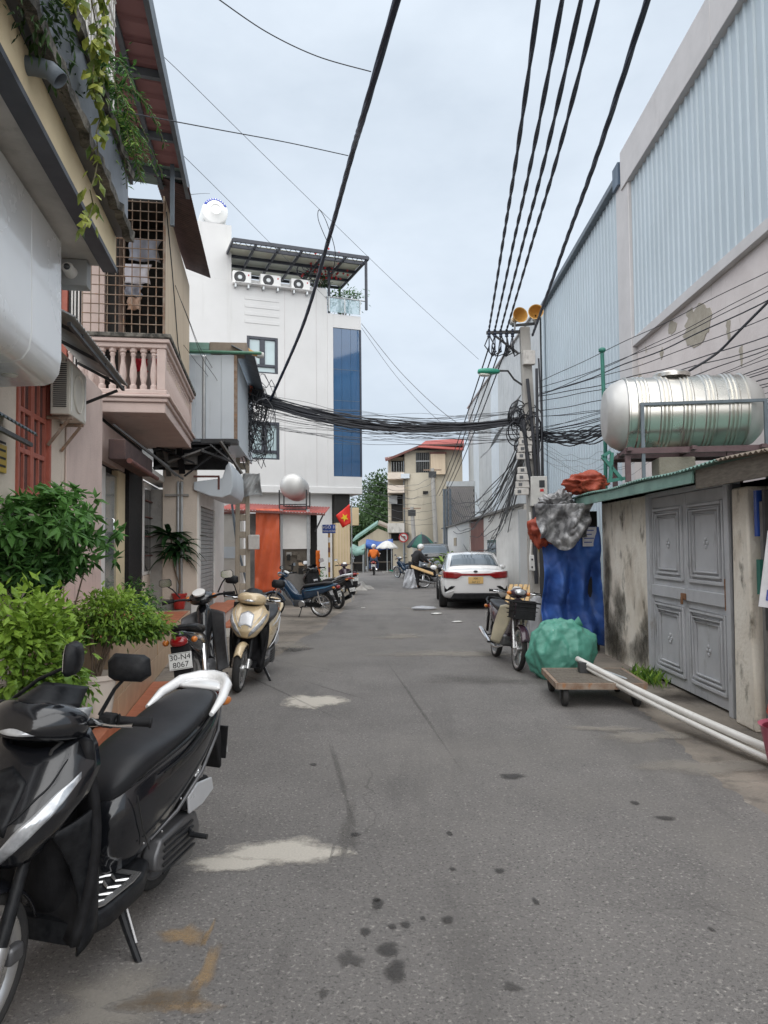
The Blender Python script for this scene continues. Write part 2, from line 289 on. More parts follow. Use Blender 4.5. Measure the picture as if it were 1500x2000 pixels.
# ------------------------------------------------------------------ mesh helpers
def ridged(p, oct=3):
    """sharp-creased noise, 0..1"""
    v, a, tot = 0, 1, 0
    for k in range(oct): v += a * (1 - min(1, abs(noise.noise(p)) * 2.2)); tot += a; a *= .5; p = p * 2.03 + Vector((3.1, 1.7, 5.3))
    return v / tot
class MB:
    def __init__(s): s.v = []; s.f = []; s.mi = []; s.M = Matrix.Identity(4); s.cur = 0
    def add(s, vs, fs):
        b = len(s.v); s.v += [tuple(s.M @ Vector(p)) for p in vs]; s.f += [tuple(b + i for i in f) for f in fs]; s.mi += [s.cur] * len(fs); return s
    def box(s, x0, x1, y0, y1, z0, z1):
        return s.add([(x0, y0, z0), (x1, y0, z0), (x1, y1, z0), (x0, y1, z0), (x0, y0, z1), (x1, y0, z1), (x1, y1, z1), (x0, y1, z1)],
                     [(0, 3, 2, 1), (4, 5, 6, 7), (0, 1, 5, 4), (1, 2, 6, 5), (2, 3, 7, 6), (3, 0, 4, 7)])
    def cbox(s, c, d): return s.box(c[0] - d[0] / 2, c[0] + d[0] / 2, c[1] - d[1] / 2, c[1] + d[1] / 2, c[2] - d[2] / 2, c[2] + d[2] / 2)
    def beam(s, a, b, wd, h=None, up=(0, 0, 1)):
        a, b = Vector(a), Vector(b); h = h or wd; d = (b - a).normalized(); sd = d.cross(Vector(up))
        if sd.length < 1e-4: sd = d.cross(Vector((1, 0, 0)))
        sd.normalize(); u2 = sd.cross(d); q = []
        for p in (a, b):
            for i, j in ((-1, -1), (1, -1), (1, 1), (-1, 1)): q.append(p + sd * (i * wd / 2) + u2 * (j * h / 2))
        return s.add(q, [(0, 3, 2, 1), (4, 5, 6, 7), (0, 1, 5, 4), (1, 2, 6, 5), (2, 3, 7, 6), (3, 0, 4, 7)])
    def loft(s, rings, cap=True, closed=True):
        n = len(rings[0]); vs = [p for r in rings for p in r]; fs = []
        for i in range(len(rings) - 1):
            for j in range(n if closed else n - 1):
                k = (j + 1) % n; fs.append((i * n + j, i * n + k, (i + 1) * n + k, (i + 1) * n + j))
        if cap and closed: fs.append(tuple(range(n - 1, -1, -1))); fs.append(tuple((len(rings) - 1) * n + j for j in range(n)))
        return s.add(vs, fs)
    def tube(s, pts, r, seg=8, cap=True):
        pts = [Vector(p) for p in pts]; rings = []; m = len(pts); n0 = None
        for i, p in enumerate(pts):
            d = (pts[min(i + 1, m - 1)] - pts[max(i - 1, 0)])
            if d.length < 1e-9: d = Vector((0, 0, 1))
            d.normalize()
            if n0 is None:
                n0 = d.cross(Vector((0, 0, 1)))
                if n0.length < .05: n0 = d.cross(Vector((1, 0, 0)))
            n0 = (n0 - d * n0.dot(d)).normalized(); b = d.cross(n0)
            rr = r[i] if isinstance(r, (list, tuple)) else r
            rings.append([p + n0 * (math.cos(a) * rr) + b * (math.sin(a) * rr) for a in (k * 2 * math.pi / seg for k in range(seg))])
        return s.loft(rings, cap)
    def lathe(s, prof, seg=24, M=None, a0=0, a1=2 * math.pi):
        """prof: (radius, height) revolved about z of M"""
        M = M or Matrix.Identity(4); full = abs(a1 - a0 - 2 * math.pi) < 1e-6; m = seg if full else seg + 1
        vs = []; fs = []; n = len(prof)
        for k in range(m):
            a = a0 + (a1 - a0) * k / seg
            for r, h in prof: vs.append(M @ Vector((r * math.cos(a), r * math.sin(a), h)))
        for k in range(seg):
            k2 = (k + 1) % m
            for i in range(n - 1): fs.append((k * n + i, k2 * n + i, k2 * n + i + 1, k * n + i + 1))
        return s.add(vs, fs)
    def ball(s, c, r, seg=12, M=None):
        r = r if isinstance(r, (tuple, list)) else (r, r, r)
        pr = [(math.sin(math.pi * i / (seg // 2)), -math.cos(math.pi * i / (seg // 2))) for i in range(seg // 2 + 1)]
        T = Matrix.Translation(Vector(c)) @ (M or Matrix.Identity(4)) @ Matrix.Diagonal((r[0], r[1], r[2], 1))
        return s.lathe(pr, seg, T)
    def grid(s, fn, nu, nv):
        vs = [fn(i / nu, j / nv) for i in range(nu + 1) for j in range(nv + 1)]
        fs = [(i * (nv + 1) + j, (i + 1) * (nv + 1) + j, (i + 1) * (nv + 1) + j + 1, i * (nv + 1) + j + 1) for i in range(nu) for j in range(nv)]
        return s.add(vs, fs)
    def prism(s, poly, h, M=None):
        M = M or Matrix.Identity(4); n = len(poly)
        vs = [M @ Vector((p[0], p[1], 0)) for p in poly] + [M @ Vector((p[0], p[1], h)) for p in poly]
        fs = [tuple(range(n - 1, -1, -1)), tuple(range(n, 2 * n))] + [(i, (i + 1) % n, n + (i + 1) % n, n + i) for i in range(n)]
        return s.add(vs, fs)
    def build(s, name, m, parent=None, smooth=40, bevel=0, sub=0, solid=0, loc=None, seg=2, kind=None, merge=True, solid_off=-1):
        me = bpy.data.meshes.new(name); me.from_pydata(s.v, [], s.f)
        for q in (m if isinstance(m, (list, tuple)) else [m]): me.materials.append(MATS[q])
        me.polygons.foreach_set('material_index', s.mi)
        if merge:
            bm = bmesh.new(); bm.from_mesh(me); bmesh.ops.remove_doubles(bm, verts=bm.verts, dist=1e-5)
            bmesh.ops.recalc_face_normals(bm, faces=bm.faces); bm.to_mesh(me); bm.free()
        if smooth:
            me.shade_smooth()
            if smooth < 180: me.set_sharp_from_angle(angle=R(smooth))
        o = bpy.data.objects.new(name, me); C.objects.link(o)
        if parent: o.parent = parent
        if loc is not None: o.location = loc
        if solid: q = o.modifiers.new('solid', 'SOLIDIFY'); q.thickness = solid; q.offset = solid_off
        if bevel: q = o.modifiers.new('bevel', 'BEVEL'); q.width = bevel; q.segments = seg; q.limit_method = 'ANGLE'; q.angle_limit = R(40)
        if sub: q = o.modifiers.new('sub', 'SUBSURF'); q.levels = sub; q.render_levels = sub
        if kind: o['kind'] = kind
        return o
def tag(o, label, cat, group=None, kind=None):
    o['label'] = label; o['category'] = cat
    if group: o['group'] = group
    if kind: o['kind'] = kind
    return o
def thing(name, label, cat, loc=(0, 0, 0), rz=0, group=None, rot=None):
    o = bpy.data.objects.new(name, None); C.objects.link(o); o.location = loc; o.rotation_euler = rot or (0, 0, rz)
    o.empty_display_size = .1
    return tag(o, label, cat, group)
def struct(o): o['kind'] = 'structure'; return o
def dup(o, parent=None, loc=None):
    c = o.copy(); C.objects.link(c); c.parent = parent
    if loc is not None: c.location = loc
    for ch in list(o.children): dup(ch, c)
    return c
def piece(src, parent, loc, rot=None, scale=None):
    """a further piece sharing the mesh of an alike one"""
    o = bpy.data.objects.new(src.name.split('.')[0], src.data); C.objects.link(o); o.parent = parent; o.location = loc
    if rot: o.rotation_euler = rot
    if scale: o.scale = scale
    for md in src.modifiers:
        q = o.modifiers.new(md.name, md.type)
        if md.type == 'BEVEL': q.width = md.width; q.segments = md.segments; q.limit_method = md.limit_method; q.angle_limit = md.angle_limit
        if md.type == 'SUBSURF': q.levels = md.levels; q.render_levels = md.render_levels
    return o
def text_mesh(txt, size, name, m, parent, loc, rot=(0, 0, 0), depth=.002, sx=1, align='CENTER'):
    cu = bpy.data.curves.new('t', 'FONT'); cu.body = txt; cu.size = size; cu.extrude = depth; cu.align_x = align; cu.align_y = 'CENTER'; cu.resolution_u = 3
    to = bpy.data.objects.new('t', cu); C.objects.link(to)
    dg = bpy.context.evaluated_depsgraph_get(); me = bpy.data.meshes.new_from_object(to.evaluated_get(dg))
    bpy.data.objects.remove(to); bpy.data.curves.remove(cu)
    me.materials.clear(); me.materials.append(MATS[m])
    o = bpy.data.objects.new(name, me); C.objects.link(o); o.parent = parent; o.location = loc; o.rotation_euler = rot; o.scale = (sx, 1, 1)
    return o
def leaves(mb_pts, size, name, m, parent, n=1, aspect=.45, droop=.3, seed=1, fold=.15, jitter=.4, kind=None, bias=None):
    """one mesh of many leaf-shaped faces, toned at random, or by bias as if lit from above"""
    rn = random.Random(seed); vs = []; fs = []; rv = []
    for p, nrm in mb_pts:
        d = Vector((rn.uniform(-1, 1), rn.uniform(-1, 1), rn.uniform(-1, 1))) * .8 + Vector(nrm); d.z -= droop
        if d.length < .01: continue
        d.normalize(); up = Vector((rn.uniform(-.5, .5), rn.uniform(-.5, .5), 1)); sd = d.cross(up)
        if sd.length < .01: continue
        sd.normalize(); nn = sd.cross(d); L = size * rn.uniform(1 - jitter, 1 + jitter); wd = L * aspect; b = len(vs); p = Vector(p)
        vs += [p, p + d * L * .45 + sd * wd * .5 - nn * L * fold * .3, p + d * L - nn * L * fold, p + d * L * .45 - sd * wd * .5 - nn * L * fold * .3, p + d * L * .5 + nn * L * fold * .4]
        fs += [(b, b + 1, b + 4), (b + 1, b + 2, b + 4), (b + 2, b + 3, b + 4), (b + 3, b, b + 4)]
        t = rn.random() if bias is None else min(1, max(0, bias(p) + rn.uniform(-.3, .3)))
        rv += [t] * 4
    me = bpy.data.meshes.new(name); me.from_pydata([tuple(q) for q in vs], [], fs); me.materials.append(MATS[m])
    a = me.attributes.new('leaf_tone', 'FLOAT', 'FACE'); a.data.foreach_set('value', rv)
    o = bpy.data.objects.new(name, me); C.objects.link(o); o.parent = parent
    if kind: o['kind'] = kind
    return o
def catenary(a, b, sag, n=24, wob=0, seed=0):
    a, b = Vector(a), Vector(b); rn = random.Random(seed); out = []
    ph = rn.uniform(0, 6); fr = rn.uniform(5, 9)
    for i in range(n + 1):
        t = i / n; p = a.lerp(b, t); p.z -= sag * 4 * t * (1 - t)
        if wob: p.z += wob * math.sin(fr * t * 3 + ph) * math.sin(math.pi * t); p.x += wob * .7 * math.sin(fr * t * 2.2 + ph * 2) * math.sin(math.pi * t)
        out.append(p)
    return out
def stain(name, m, parent, c, rx, ry, rz=0, z=.008, seed=0, n=28, wob=.25):
    """irregular flat patch with a fading rim"""
    rn = random.Random(seed); ph = [rn.uniform(0, 6.28) for _ in range(4)]; vs = [(0, 0, 0)]; fd = [1.0]; fs = []
    for ring, (k, f) in enumerate(((.3, .95), (.6, .72), (.85, .4), (1.12, 0))):
        for i in range(n):
            a = 2 * math.pi * i / n; q = 1 + wob * (math.sin(2 * a + ph[0]) * .4 + math.sin(3 * a + ph[1]) * .35 + math.sin(5 * a + ph[2]) * .25 + math.sin(9 * a + ph[3]) * .15)
            vs.append((math.cos(a) * rx * k * q, math.sin(a) * ry * k * q, 0)); fd.append(f)
    for i in range(n): fs.append((0, 1 + i, 1 + (i + 1) % n))
    for r_ in range(3):
        for i in range(n):
            j = (i + 1) % n; fs.append((1 + r_ * n + i, 1 + (r_ + 1) * n + i, 1 + (r_ + 1) * n + j, 1 + r_ * n + j))
    me = bpy.data.meshes.new(name); me.from_pydata(vs, [], fs); me.materials.append(MATS[m])
    a = me.attributes.new('fade', 'FLOAT', 'POINT'); a.data.foreach_set('value', fd)
    o = bpy.data.objects.new(name, me); C.objects.link(o); o.parent = parent; o.location = (c[0], c[1], z); o.rotation_euler = (0, 0, rz)
    return o
def corr(mb, x0, x1, y0, y1, zf, pitch=.2, h=.03, axis='y', rib=True):
    """a ribbed sheet in plan x/y (ribs run along x when axis='y'); zf(x,y) gives the base height"""
    ln = (y1 - y0); n = max(1, int(round(ln / pitch))); p = ln / n; prof = []
    for k in range(n):
        b = y0 + k * p
        prof += [(b, 0), (b + p * .58, 0), (b + p * .68, h), (b + p * .88, h)] if rib else [(b + p * q / 4, h * (1 - math.cos(2 * math.pi * q / 4)) / 2) for q in range(4)]
    prof.append((y1, 0)); r1 = [(x0, y, zf(x0, y) + d) for y, d in prof]; r2 = [(x1, y, zf(x1, y) + d) for y, d in prof]
    return mb.loft([r1, r2], cap=False, closed=False)

# ================================================================== GROUND AND ROAD
g = MB(); g.add([(-400, -60, 0), (400, -60, 0), (400, 900, 0), (-400, 900, 0)], [(0, 1, 2, 3)])
ground = struct(g.build('ground', 'dirt_ground'))
LEFT = [(-2.6, -8), (-2.3, 2), (-2.15, 5), (-2.1, 8), (-1.75, 10.5), (-1.62, 11.8), (-1.3, 14.5), (-1.12, 18), (-.95, 24), (-1.1, 30), (-1.9, 38), (-3.2, 46), (-9, 49), (-24, 52)]
RIGHT = [(2.7, -8), (2.35, 2), (2.3, 4.6), (2.42, 6.5), (2.5, 8.5), (2.75, 11), (3.05, 14), (3.2, 18), (3.3, 26), (3.4, 36), (2.6, 52), (2.0, 58), (-5, 62), (-24, 64)]
def resample(pl, n, seed, amp):
    rn = random.Random(seed); out = []
    for i in range(n + 1):
        t = i / n * (len(pl) - 1); k = min(int(t), len(pl) - 2); q = t - k
        x = pl[k][0] * (1 - q) + pl[k + 1][0] * q; y = pl[k][1] * (1 - q) + pl[k + 1][1] * q
        out.append((x + rn.uniform(-amp, amp) + .05 * math.sin(y * 1.7 + seed), y, .004))
    return out
N_ = 260; lr = resample(LEFT, N_, 1, .022); rr = resample(RIGHT, N_, 2, .03)
g = MB(); g.loft([lr, rr], cap=False, closed=False); road = struct(g.build('road', 'asphalt'))
# repairs, spills and marks that the road carries
def mark(m, u, v, wpx, hpx, seed, rz=0, wob=.3, z=.008, name='stain'):
    c = G(u, v); a = G(u + wpx / 2, v); b = G(u, v - hpx / 2); b2 = G(u, v + hpx / 2)
    return stain(name, m, road, c, abs(a.x - c.x), (b - b2).length / 2, rz, z, seed, wob=wob)
mark('patch_pale', 545, 1668, 240, 62, 3, .12, .45, .008, 'concrete_patch'); mark('patch_pale', 450, 1690, 160, 34, 41, .1, .4, .0085, 'concrete_patch')
mark('patch_pale', 612, 1371, 118, 30, 4, 0, .35, .008, 'concrete_patch')
for k, (u, v, a, b) in enumerate([(773, 1900, 46, 48), (758, 1857, 44, 34), (738, 1768, 26, 24), (874, 1799, 28, 16), (792, 1808, 24, 14), (766, 1812, 18, 12), (714, 1822, 26, 16), (826, 1796, 13, 9), (976, 1703, 22, 12), (884, 1700, 16, 8), (1046, 1763, 14, 16), (1000, 1518, 54, 12), (694, 1632, 22, 10), (878, 1630, 14, 10), (1390, 1818, 12, 10), (612, 1495, 16, 6), (1300, 1600, 40, 10), (1240, 1570, 20, 8), (735, 1760, 20, 10)]):
    mark('stain_oil', u, v, a, b, 20 + k, wob=.22)
for k, (u, v, a, b) in enumerate([(683, 1876, 46, 44), (1000, 1930, 36, 24), (632, 1942, 26, 20)]): mark('stain_wet', u, v, a, b, 60 + k, .3, .5)
for k, (u, v, a, b) in enumerate([(400, 1905, 42, 120), (360, 1830, 90, 44), (405, 1830, 14, 60), (330, 1960, 160, 60)]): mark('stain_ochre', u, v, a, b, 70 + k, 0, .5)
mark('stain_dust', 230, 1960, 340, 130, 77, .2, .5); mark('stain_dust', 300, 1420, 180, 60, 78, 0, .4)
for k, (u, v, a, b) in enumerate([(1420, 1440, 260, 60), (940, 1330, 260, 22), (680, 1620, 34, 150)]): mark('stain_dark', u, v, a, b, 80 + k, 0, .5)
for k, (u, v, a, b) in enumerate([(1390, 1500, 300, 34), (1260, 1440, 200, 24), (900, 1278, 330, 16), (780, 1244, 110, 12), (830, 1190, 90, 8), (560, 1262, 120, 14), (1180, 1425, 140, 14)]): mark('stain_dust', u, v, a, b, 90 + k, 0, .5, .010)
mark('stain_oil', 575, 1268, 56, 13, 99, 0, .4); mark('stain_dark', 520, 1275, 150, 18, 98, .2, .4)
for k, (p, q) in enumerate([((440, 1300), (690, 1420)), ((640, 1430), (700, 1650)), ((760, 1300), (900, 1500)), ((590, 1330), (720, 1370))]):   # thin skid marks
    a, b = G(*p), G(*q); d = b - a; stain('skid_mark', 'stain_skid', road, (a + b) / 2, d.length / 2, .022, math.atan2(d.y, d.x), .0085, 110 + k, wob=.5)
ap = MB(); ap.grid(lambda s, t: (-1.5 - 2.6 * t + .1 * math.sin(9 * s) + (s * .55 if t < .5 else 0), 10.2 + 13 * s, .002 + .02 * t), 14, 3)
apron = struct(ap.build('pavement', 'dirt_ground'))
for k in range(5): stain('stain', 'stain_dark', apron, (-2 + .2 * k, 12 + 2 * k), .5, .7, k, .026, 130 + k)

# ================================================================== LEFT: NEAREST SHOPHOUSE (frame L follows the facades)
L = Fr(-2.0, 0, math.atan(.1655))
A = thing('shophouse', 'pale shophouse with cream edged slab and dark planter ledge above a white signboard', 'building', L.o, L.rz)
e = L.Y(226, 521, 5.95); XS, ZS = e.x, e.z                       # outer edge and underside of the slab
ZT = L.X(228, 456, XS).z
m = MB(); m.box(-2.5, 0, -3, 5.55, 0, ZS); m.build('wall', 'cream_plaster', A)
m = MB(); m.box(-2.5, XS - .03, -3, 5.95, ZS, ZT - .02); m.build('slab', 'soffit', A)
m = MB(); m.box(XS - .03, XS, -3, 5.953, ZS - .01, ZT); m.build('fascia', 'yellow_plaster', A)
m = MB(); m.box(XS - .1, XS + .012, -3, 5.956, ZS - .05, ZS - .012); m.build('drip_edge', 'frame_dark', A)
p = L.Y(257, 463, 5.95); XP, ZP = p.x, p.z; ZP2 = L.X(257, 336, XP).z
m = MB(); m.box(.3, XP - .05, -3, 5.9, ZT + .003, ZP2 - .05); m.build('planter_box', 'slate', A)
m = MB(); m.box(XS - .25, XP - .004, -3, 5.95, ZT - .03, ZP - .005); m.build('ledge', 'slate', A)
for k in range(3):
    m = MB(); m.box(XP - .05, XP - .02, -3 + 3 * k, -.012 + 3 * k - (.1 if k == 2 else 0), ZP + .03, ZP2 - .06); m.build('planter_panel', 'slate', A)
def rough_edge(name, x, z, w_, h_, seed):
    rn = random.Random(seed); rings = []
    for i in range(91):
        y = -3 + 8.95 * i / 90; a, b = rn.uniform(-.012, .012), rn.uniform(-.02, .02)
        rings.append([(x - w_ + a, y, z - h_ + b), (x + a, y, z - h_ + b), (x + a + .008, y, z + a), (x - w_, y, z + b * .5)])
    q = MB(); q.loft(rings); return q.build(name, 'mould', A, smooth=30)
rough_edge('mouldy_lip', XP + .01, ZP + .035, .06, .06, 1); rough_edge('mouldy_coping', XP + .012, ZP2, .16, .05, 2)
m = MB(); m.box(-2.5, -.1, -3, 5.4, ZT, 7.2); m.build('upper_wall', 'cream_plaster', A)
# the steel-framed roof over the terrace
rp = L.Y(367, 383, 9.95); XR, ZR = rp.x, rp.z
def roofz(x, y): return ZR + .10 + (XR - x) * .10
for k in range(6):
    y0 = 2.2 + 1.2 * k
    m = MB(); corr(m, -.35, XR, y0, y0 + 1.22, roofz, .3, .03); m.build('roof_sheet', 'purple_roof', A, smooth=0, solid=.004)
m = MB(); corr(m, -.35, XR, 9.4, 9.98, roofz, .2, .02); m.build('clear_roof_sheet', 'translucent_sheet', A, smooth=0, solid=.004)
m = MB(); m.box(XR - .03, XR + .02, 2.2, 10.0, ZR - .02, ZR + .17); m.build('roof_edge_beam', 'steel_frame', A)
for y in (3.4, 5.4, 7.4, 8.6, 9.5):
    m = MB(); m.beam((-.35, y, roofz(-.35, y) - .05), (XR - .03, y, roofz(XR, y) - .05), .06, .08); m.build('rafter', 'steel_frame', A)
for x in (XR - .35, XR - .75):
    m = MB(); m.beam((x, 2.2, roofz(x, 3) - .03), (x, 9.98, roofz(x, 9) - .03), .05, .05); m.build('purlin', 'steel_frame', A)
for y in (3.2, 9.2):
    m = MB(); m.beam((XR - .12, y, ZR - .75 if y > 6 else ZP2 - .1), (XR - .12, y, ZR + .04), .05); m.build('roof_post', 'steel_frame', A)
# white lattice screen
gx = XP - .12; ly0, ly1 = L.X(150, 100, gx).y, L.X(222, 100, gx).y
for k in range(15):
    y = ly0 + (ly1 - ly0) * k / 14; m = MB(); m.tube([(gx, y, ZP2 - .08), (gx, y, ZR - .1)], .009, 6); m.build('lattice_bar', 'white_paint', A)
for k in range(8):
    z = ZP2 + .15 + (ZR - ZP2 - .35) * k / 7; m = MB(); m.tube([(gx + .012, ly0 - .1, z), (gx + .012, ly1, z)], .008, 6); m.build('lattice_rail', 'white_paint', A)
# grey drain pipe
q = [L.Y(-60, 118, 3.6), L.Y(0, 122, 3.6), L.Y(70, 130, 3.6), L.Y(98, 138, 3.6), L.Y(118, 158, 3.6)]
pipe = MB(); pipe.tube([L.wor((p.x - .4, p.y, p.z)) if i == 0 else L.wor(p) for i, p in enumerate(q)], .047, 16, cap=False)
tag(pipe.build('drain_pipe', 'steel_frame', solid=.006), 'grey plastic drain pipe with a bent open end sticking out above the slab', 'pipe')
# signboard
sg = thing('signboard', 'long blank white signboard with a rounded lower edge under the slab', 'sign', L.o, L.rz)
s0 = L.X(120, 755, .51); YS, Zs = s0.y, s0.z
YJ = L.X(62, 650, .51).y
prof = [(.02, ZS - .012), (.50, ZS - .012), (.51, Zs + .2), (.495, Zs + .09), (.455, Zs + .025), (.39, Zs), (.02, Zs - .02)]
for y0, y1 in ((-1.5, 1.4), (1.404, YJ - .004), (YJ, YS)):
    m = MB(); m.loft([[(x, y, z) for x, z in prof] for y in (y0, y1)]); m.build('sign_panel', 'sign_white', sg, smooth=50, bevel=.012)
m = MB(); dl = L.X(28, 735, .30); m.lathe([(0, -.008), (.05, -.008), (.055, .0), (.05, .004), (0, .004)], 20, Matrix.Translation((.27, dl.y, Zs - .008))); m.build('downlight', 'lamp_lens', sg)
# security camera on a grey plate at the slab end
cc = L.Y(135, 527, 5.75)
cv = thing('security_camera', 'small white dome security camera on a grey box under the slab corner', 'camera', L.wor((cc.x, 5.75, cc.z)), L.rz)
m = MB(); m.box(-.10, .12, .06, .2, -.10, ZS - cc.z - .004); m.build('mounting_box', 'grey_awning', cv, bevel=.006)
m = MB(); m.lathe([(0, -.075), (.035, -.07), (.045, -.05), (.045, .04), (.05, .06)], 16, Matrix.Translation((0, 0, 0)) @ Matrix.Rotation(R(-90), 4, 'X')); m.build('housing', 'white_paint', cv)
m = MB(); m.ball((0, -.07, 0), .026, 12); m.build('lens', 'pane_dark', cv)
# ================================================================== LEFT: PINK HOUSE WITH THE CAGED BALCONY
B = thing('pink_house', 'pink plastered house with a caged baluster balcony over a glass door', 'house', L.o, L.rz)
YC = L.X(195, 1000, 0).y                       # end of the near wall
w0, w1 = L.X(30, 900, 0), L.X(96, 900, 0); wz0 = L.X(60, 975, 0).z; wz1 = wz0 + 1.15
m = MB(); m.box(-.22, 0, 5.56, w0.y, 0, 3.62).box(-.22, 0, w1.y, YC, 0, 3.62).box(-.22, 0, w0.y, w1.y, 0, wz0).box(-.22, 0, w0.y, w1.y, wz1, 3.62)
m.build('wall', 'cream_plaster', B)
m = MB(); m.box(.004, .022, w1.y + .55, YC, .8, 3.6); m.build('pilaster', 'pink_plaster', B, bevel=.008)
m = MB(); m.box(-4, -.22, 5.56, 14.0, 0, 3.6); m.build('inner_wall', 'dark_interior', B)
# red casement window, two leaves of six panes
wn = MB(); t = .055; wn.box(-.10, .02, w0.y, w0.y + t, wz0, wz1).box(-.10, .02, w1.y - t, w1.y, wz0, wz1).box(-.10, .02, w0.y + t, w1.y - t, wz1 - t, wz1).box(-.10, .03, w0.y + t, w1.y - t, wz0, wz0 + t)
win = wn.build('window', 'red_frame', B, bevel=.005)
ym = (w0.y + w1.y) / 2
for a, b in ((w0.y + t + .004, ym - .004), (ym + .004, w1.y - t - .004)):
    q = MB(); q.box(-.06, -.01, a, a + .045, wz0 + t, wz1 - t).box(-.06, -.01, b - .045, b, wz0 + t, wz1 - t)
    hh = (wz1 - wz0 - 2 * t)
    for k in range(4): z = wz0 + t + hh * k / 3; q.box(-.058, -.012, a + .045, b - .045, max(z - .022, wz0 + t), min(z + .022, wz1 - t))
    q.box(-.055, -.015, (a + b) / 2 - .016, (a + b) / 2 + .016, wz0 + t, wz1 - t); q.build('sash', 'red_frame', win, bevel=.003)
    for k in range(3):
        for j in (0, 1):
            q = MB(); ya = a + .045 if j == 0 else (a + b) / 2 + .016; yb = (a + b) / 2 - .016 if j == 0 else b - .045
            q.box(-.042, -.036, ya, yb, wz0 + t + hh * k / 3 + .02, wz0 + t + hh * (k + 1) / 3 - .02); q.build('pane', 'pane_dark', win)
m = MB(); m.box(-.02, .07, w0.y - .06, w1.y + .06, wz0 - .06, wz0 - .004); m.build('window_sill', 'cream_plaster', B, bevel=.006)
# recessed shopfront between the corner and the far party wall
XD = -.12
def seg(name, u0, u1, z0, z1, mtl, x=XD, d=.12, bev=.006):
    a, b = L.X(u0, 1000, x), L.X(u1, 1000, x); q = MB(); q.box(x - d, x, a.y, b.y - .003, z0, z1); return q.build(name, mtl, B, bevel=bev)
seg('door_jamb', 191, 196, .85, 2.75, 'rust_roof', .0); seg('door_jamb', 198, 206, .85, 2.75, 'white_paint')
gd = seg('glass_door', 206.5, 231, .86, 2.7, 'glass_door', XD - .03, .03, .002)
m = MB(); a = L.X(214, 1000, XD - .03); m.tube([(XD - .005, a.y, 1.7), (XD + .03, a.y, 1.72), (XD + .03, a.y, 2.05), (XD - .005, a.y, 2.07)], .012, 8); m.build('door_handle', 'chrome', gd)
seg('pilaster', 231.5, 251, .8, 2.8, 'yellow_plaster'); seg('pillar', 252, 278, .6, 3.3, 'black_plastic', XD + .06, .2)
wf = seg('window_frame', 281, 316, 1.15, 2.85, 'white_paint', XD + .02, .1)
for k in range(4):
    a, b = L.X(283 + 8.4 * k, 1000, XD + .026), L.X(290.5 + 8.4 * k, 1000, XD + .026); q = MB(); q.box(XD + .021, XD + .027, a.y, b.y, 1.22, 2.72); q.build('pane', 'pane_dark', wf)
for z in (1.5, 1.85, 2.2, 2.5):
    a, b = L.X(283, 1000, XD + .03), L.X(315, 1000, XD + .03); q = MB(); q.tube([(XD + .05, a.y, z), (XD + .05, b.y, z)], .012, 6); q.build('window_bar', 'rust_roof', wf)
a, b = L.X(279, 1000, 0), L.X(320, 1000, 0); m = MB(); m.box(XD, .16, a.y, b.y, 2.87, 2.99); m.build('cornice', 'white_paint', B, bevel=.02)
seg('lower_wall', 281, 320, .5, 1.14, 'cream_plaster', XD + .015, .1); seg('door_head', 197, 279, 2.82, 3.35, 'pink_plaster', XD - .01, .1)
# rolled-up awning under the balcony
a = L.Y(245, 850, 9.75); m = MB(); m.box(.01, a.x, 9.75, 12.2, 2.80, 3.07); ab = m.build('awning_box', 'brown_awning', B, bevel=.012)
m = MB(); m.tube([(a.x + .06, 9.7, 2.78), (a.x + .06, 12.3, 2.78)], .035, 10); m.build('awning_roll', 'rust_roof', ab)
for y in (10.0, 11.9):
    m = MB(); m.beam((.02, y, 3.3), (a.x + .5, y + .2, 2.75), .025); m.build('awning_arm', 'dark_steel', ab)
# upper storey
b0 = L.Y(323, 807, 10.05); XB, ZB = b0.x, b0.z; YB0 = 10.05; YB1 = L.X(374, 871, XB).y
ZRAIL = L.Y(338, 655, 10.05).z
wl = L.Y(96, 600, 10.5).x
m = MB(); m.box(-4.5, -.02, 10.55, 14.2, 3.6, 7.0); m.build('upper_wall', 'pink_plaster', B)
for (u0, u1) in ((98, 121), (162, 206)):
    a, b = L.Y(u0, 600, 10.5), L.Y(u1, 600, 10.5); m = MB(); m.box(a.x, b.x, 10.42, 10.545, 3.6, 7.0); m.build('end_wall', 'pink_plaster', B)
a, b = L.Y(121, 600, 10.5), L.Y(134, 600, 10.5); m = MB(); m.box(a.x + .003, b.x, 10.44, 10.54, 3.9, 6.4); m.build('shutter_leaf', 'red_frame', B, bevel=.01)
a, b = L.Y(134, 600, 10.5), L.Y(162, 600, 10.5); m = MB(); m.box(a.x + .003, b.x - .003, 10.49, 10.54, 3.7, 6.9); ug = m.build('upper_window', 'pane_dark', B)
for u in (141, 147, 154): a = L.Y(u, 600, 10.46); m = MB(); m.tube([(a.x, 10.46, 3.7), (a.x, 10.46, 6.9)], .012, 6); m.build('bar', 'white_paint', ug)
a = L.Y(206, 600, 10.5); m = MB(); m.box(a.x + .002, -.022, 10.5, 10.545, 3.6, 7.0); m.build('dark_doorway', 'dark_interior', B)
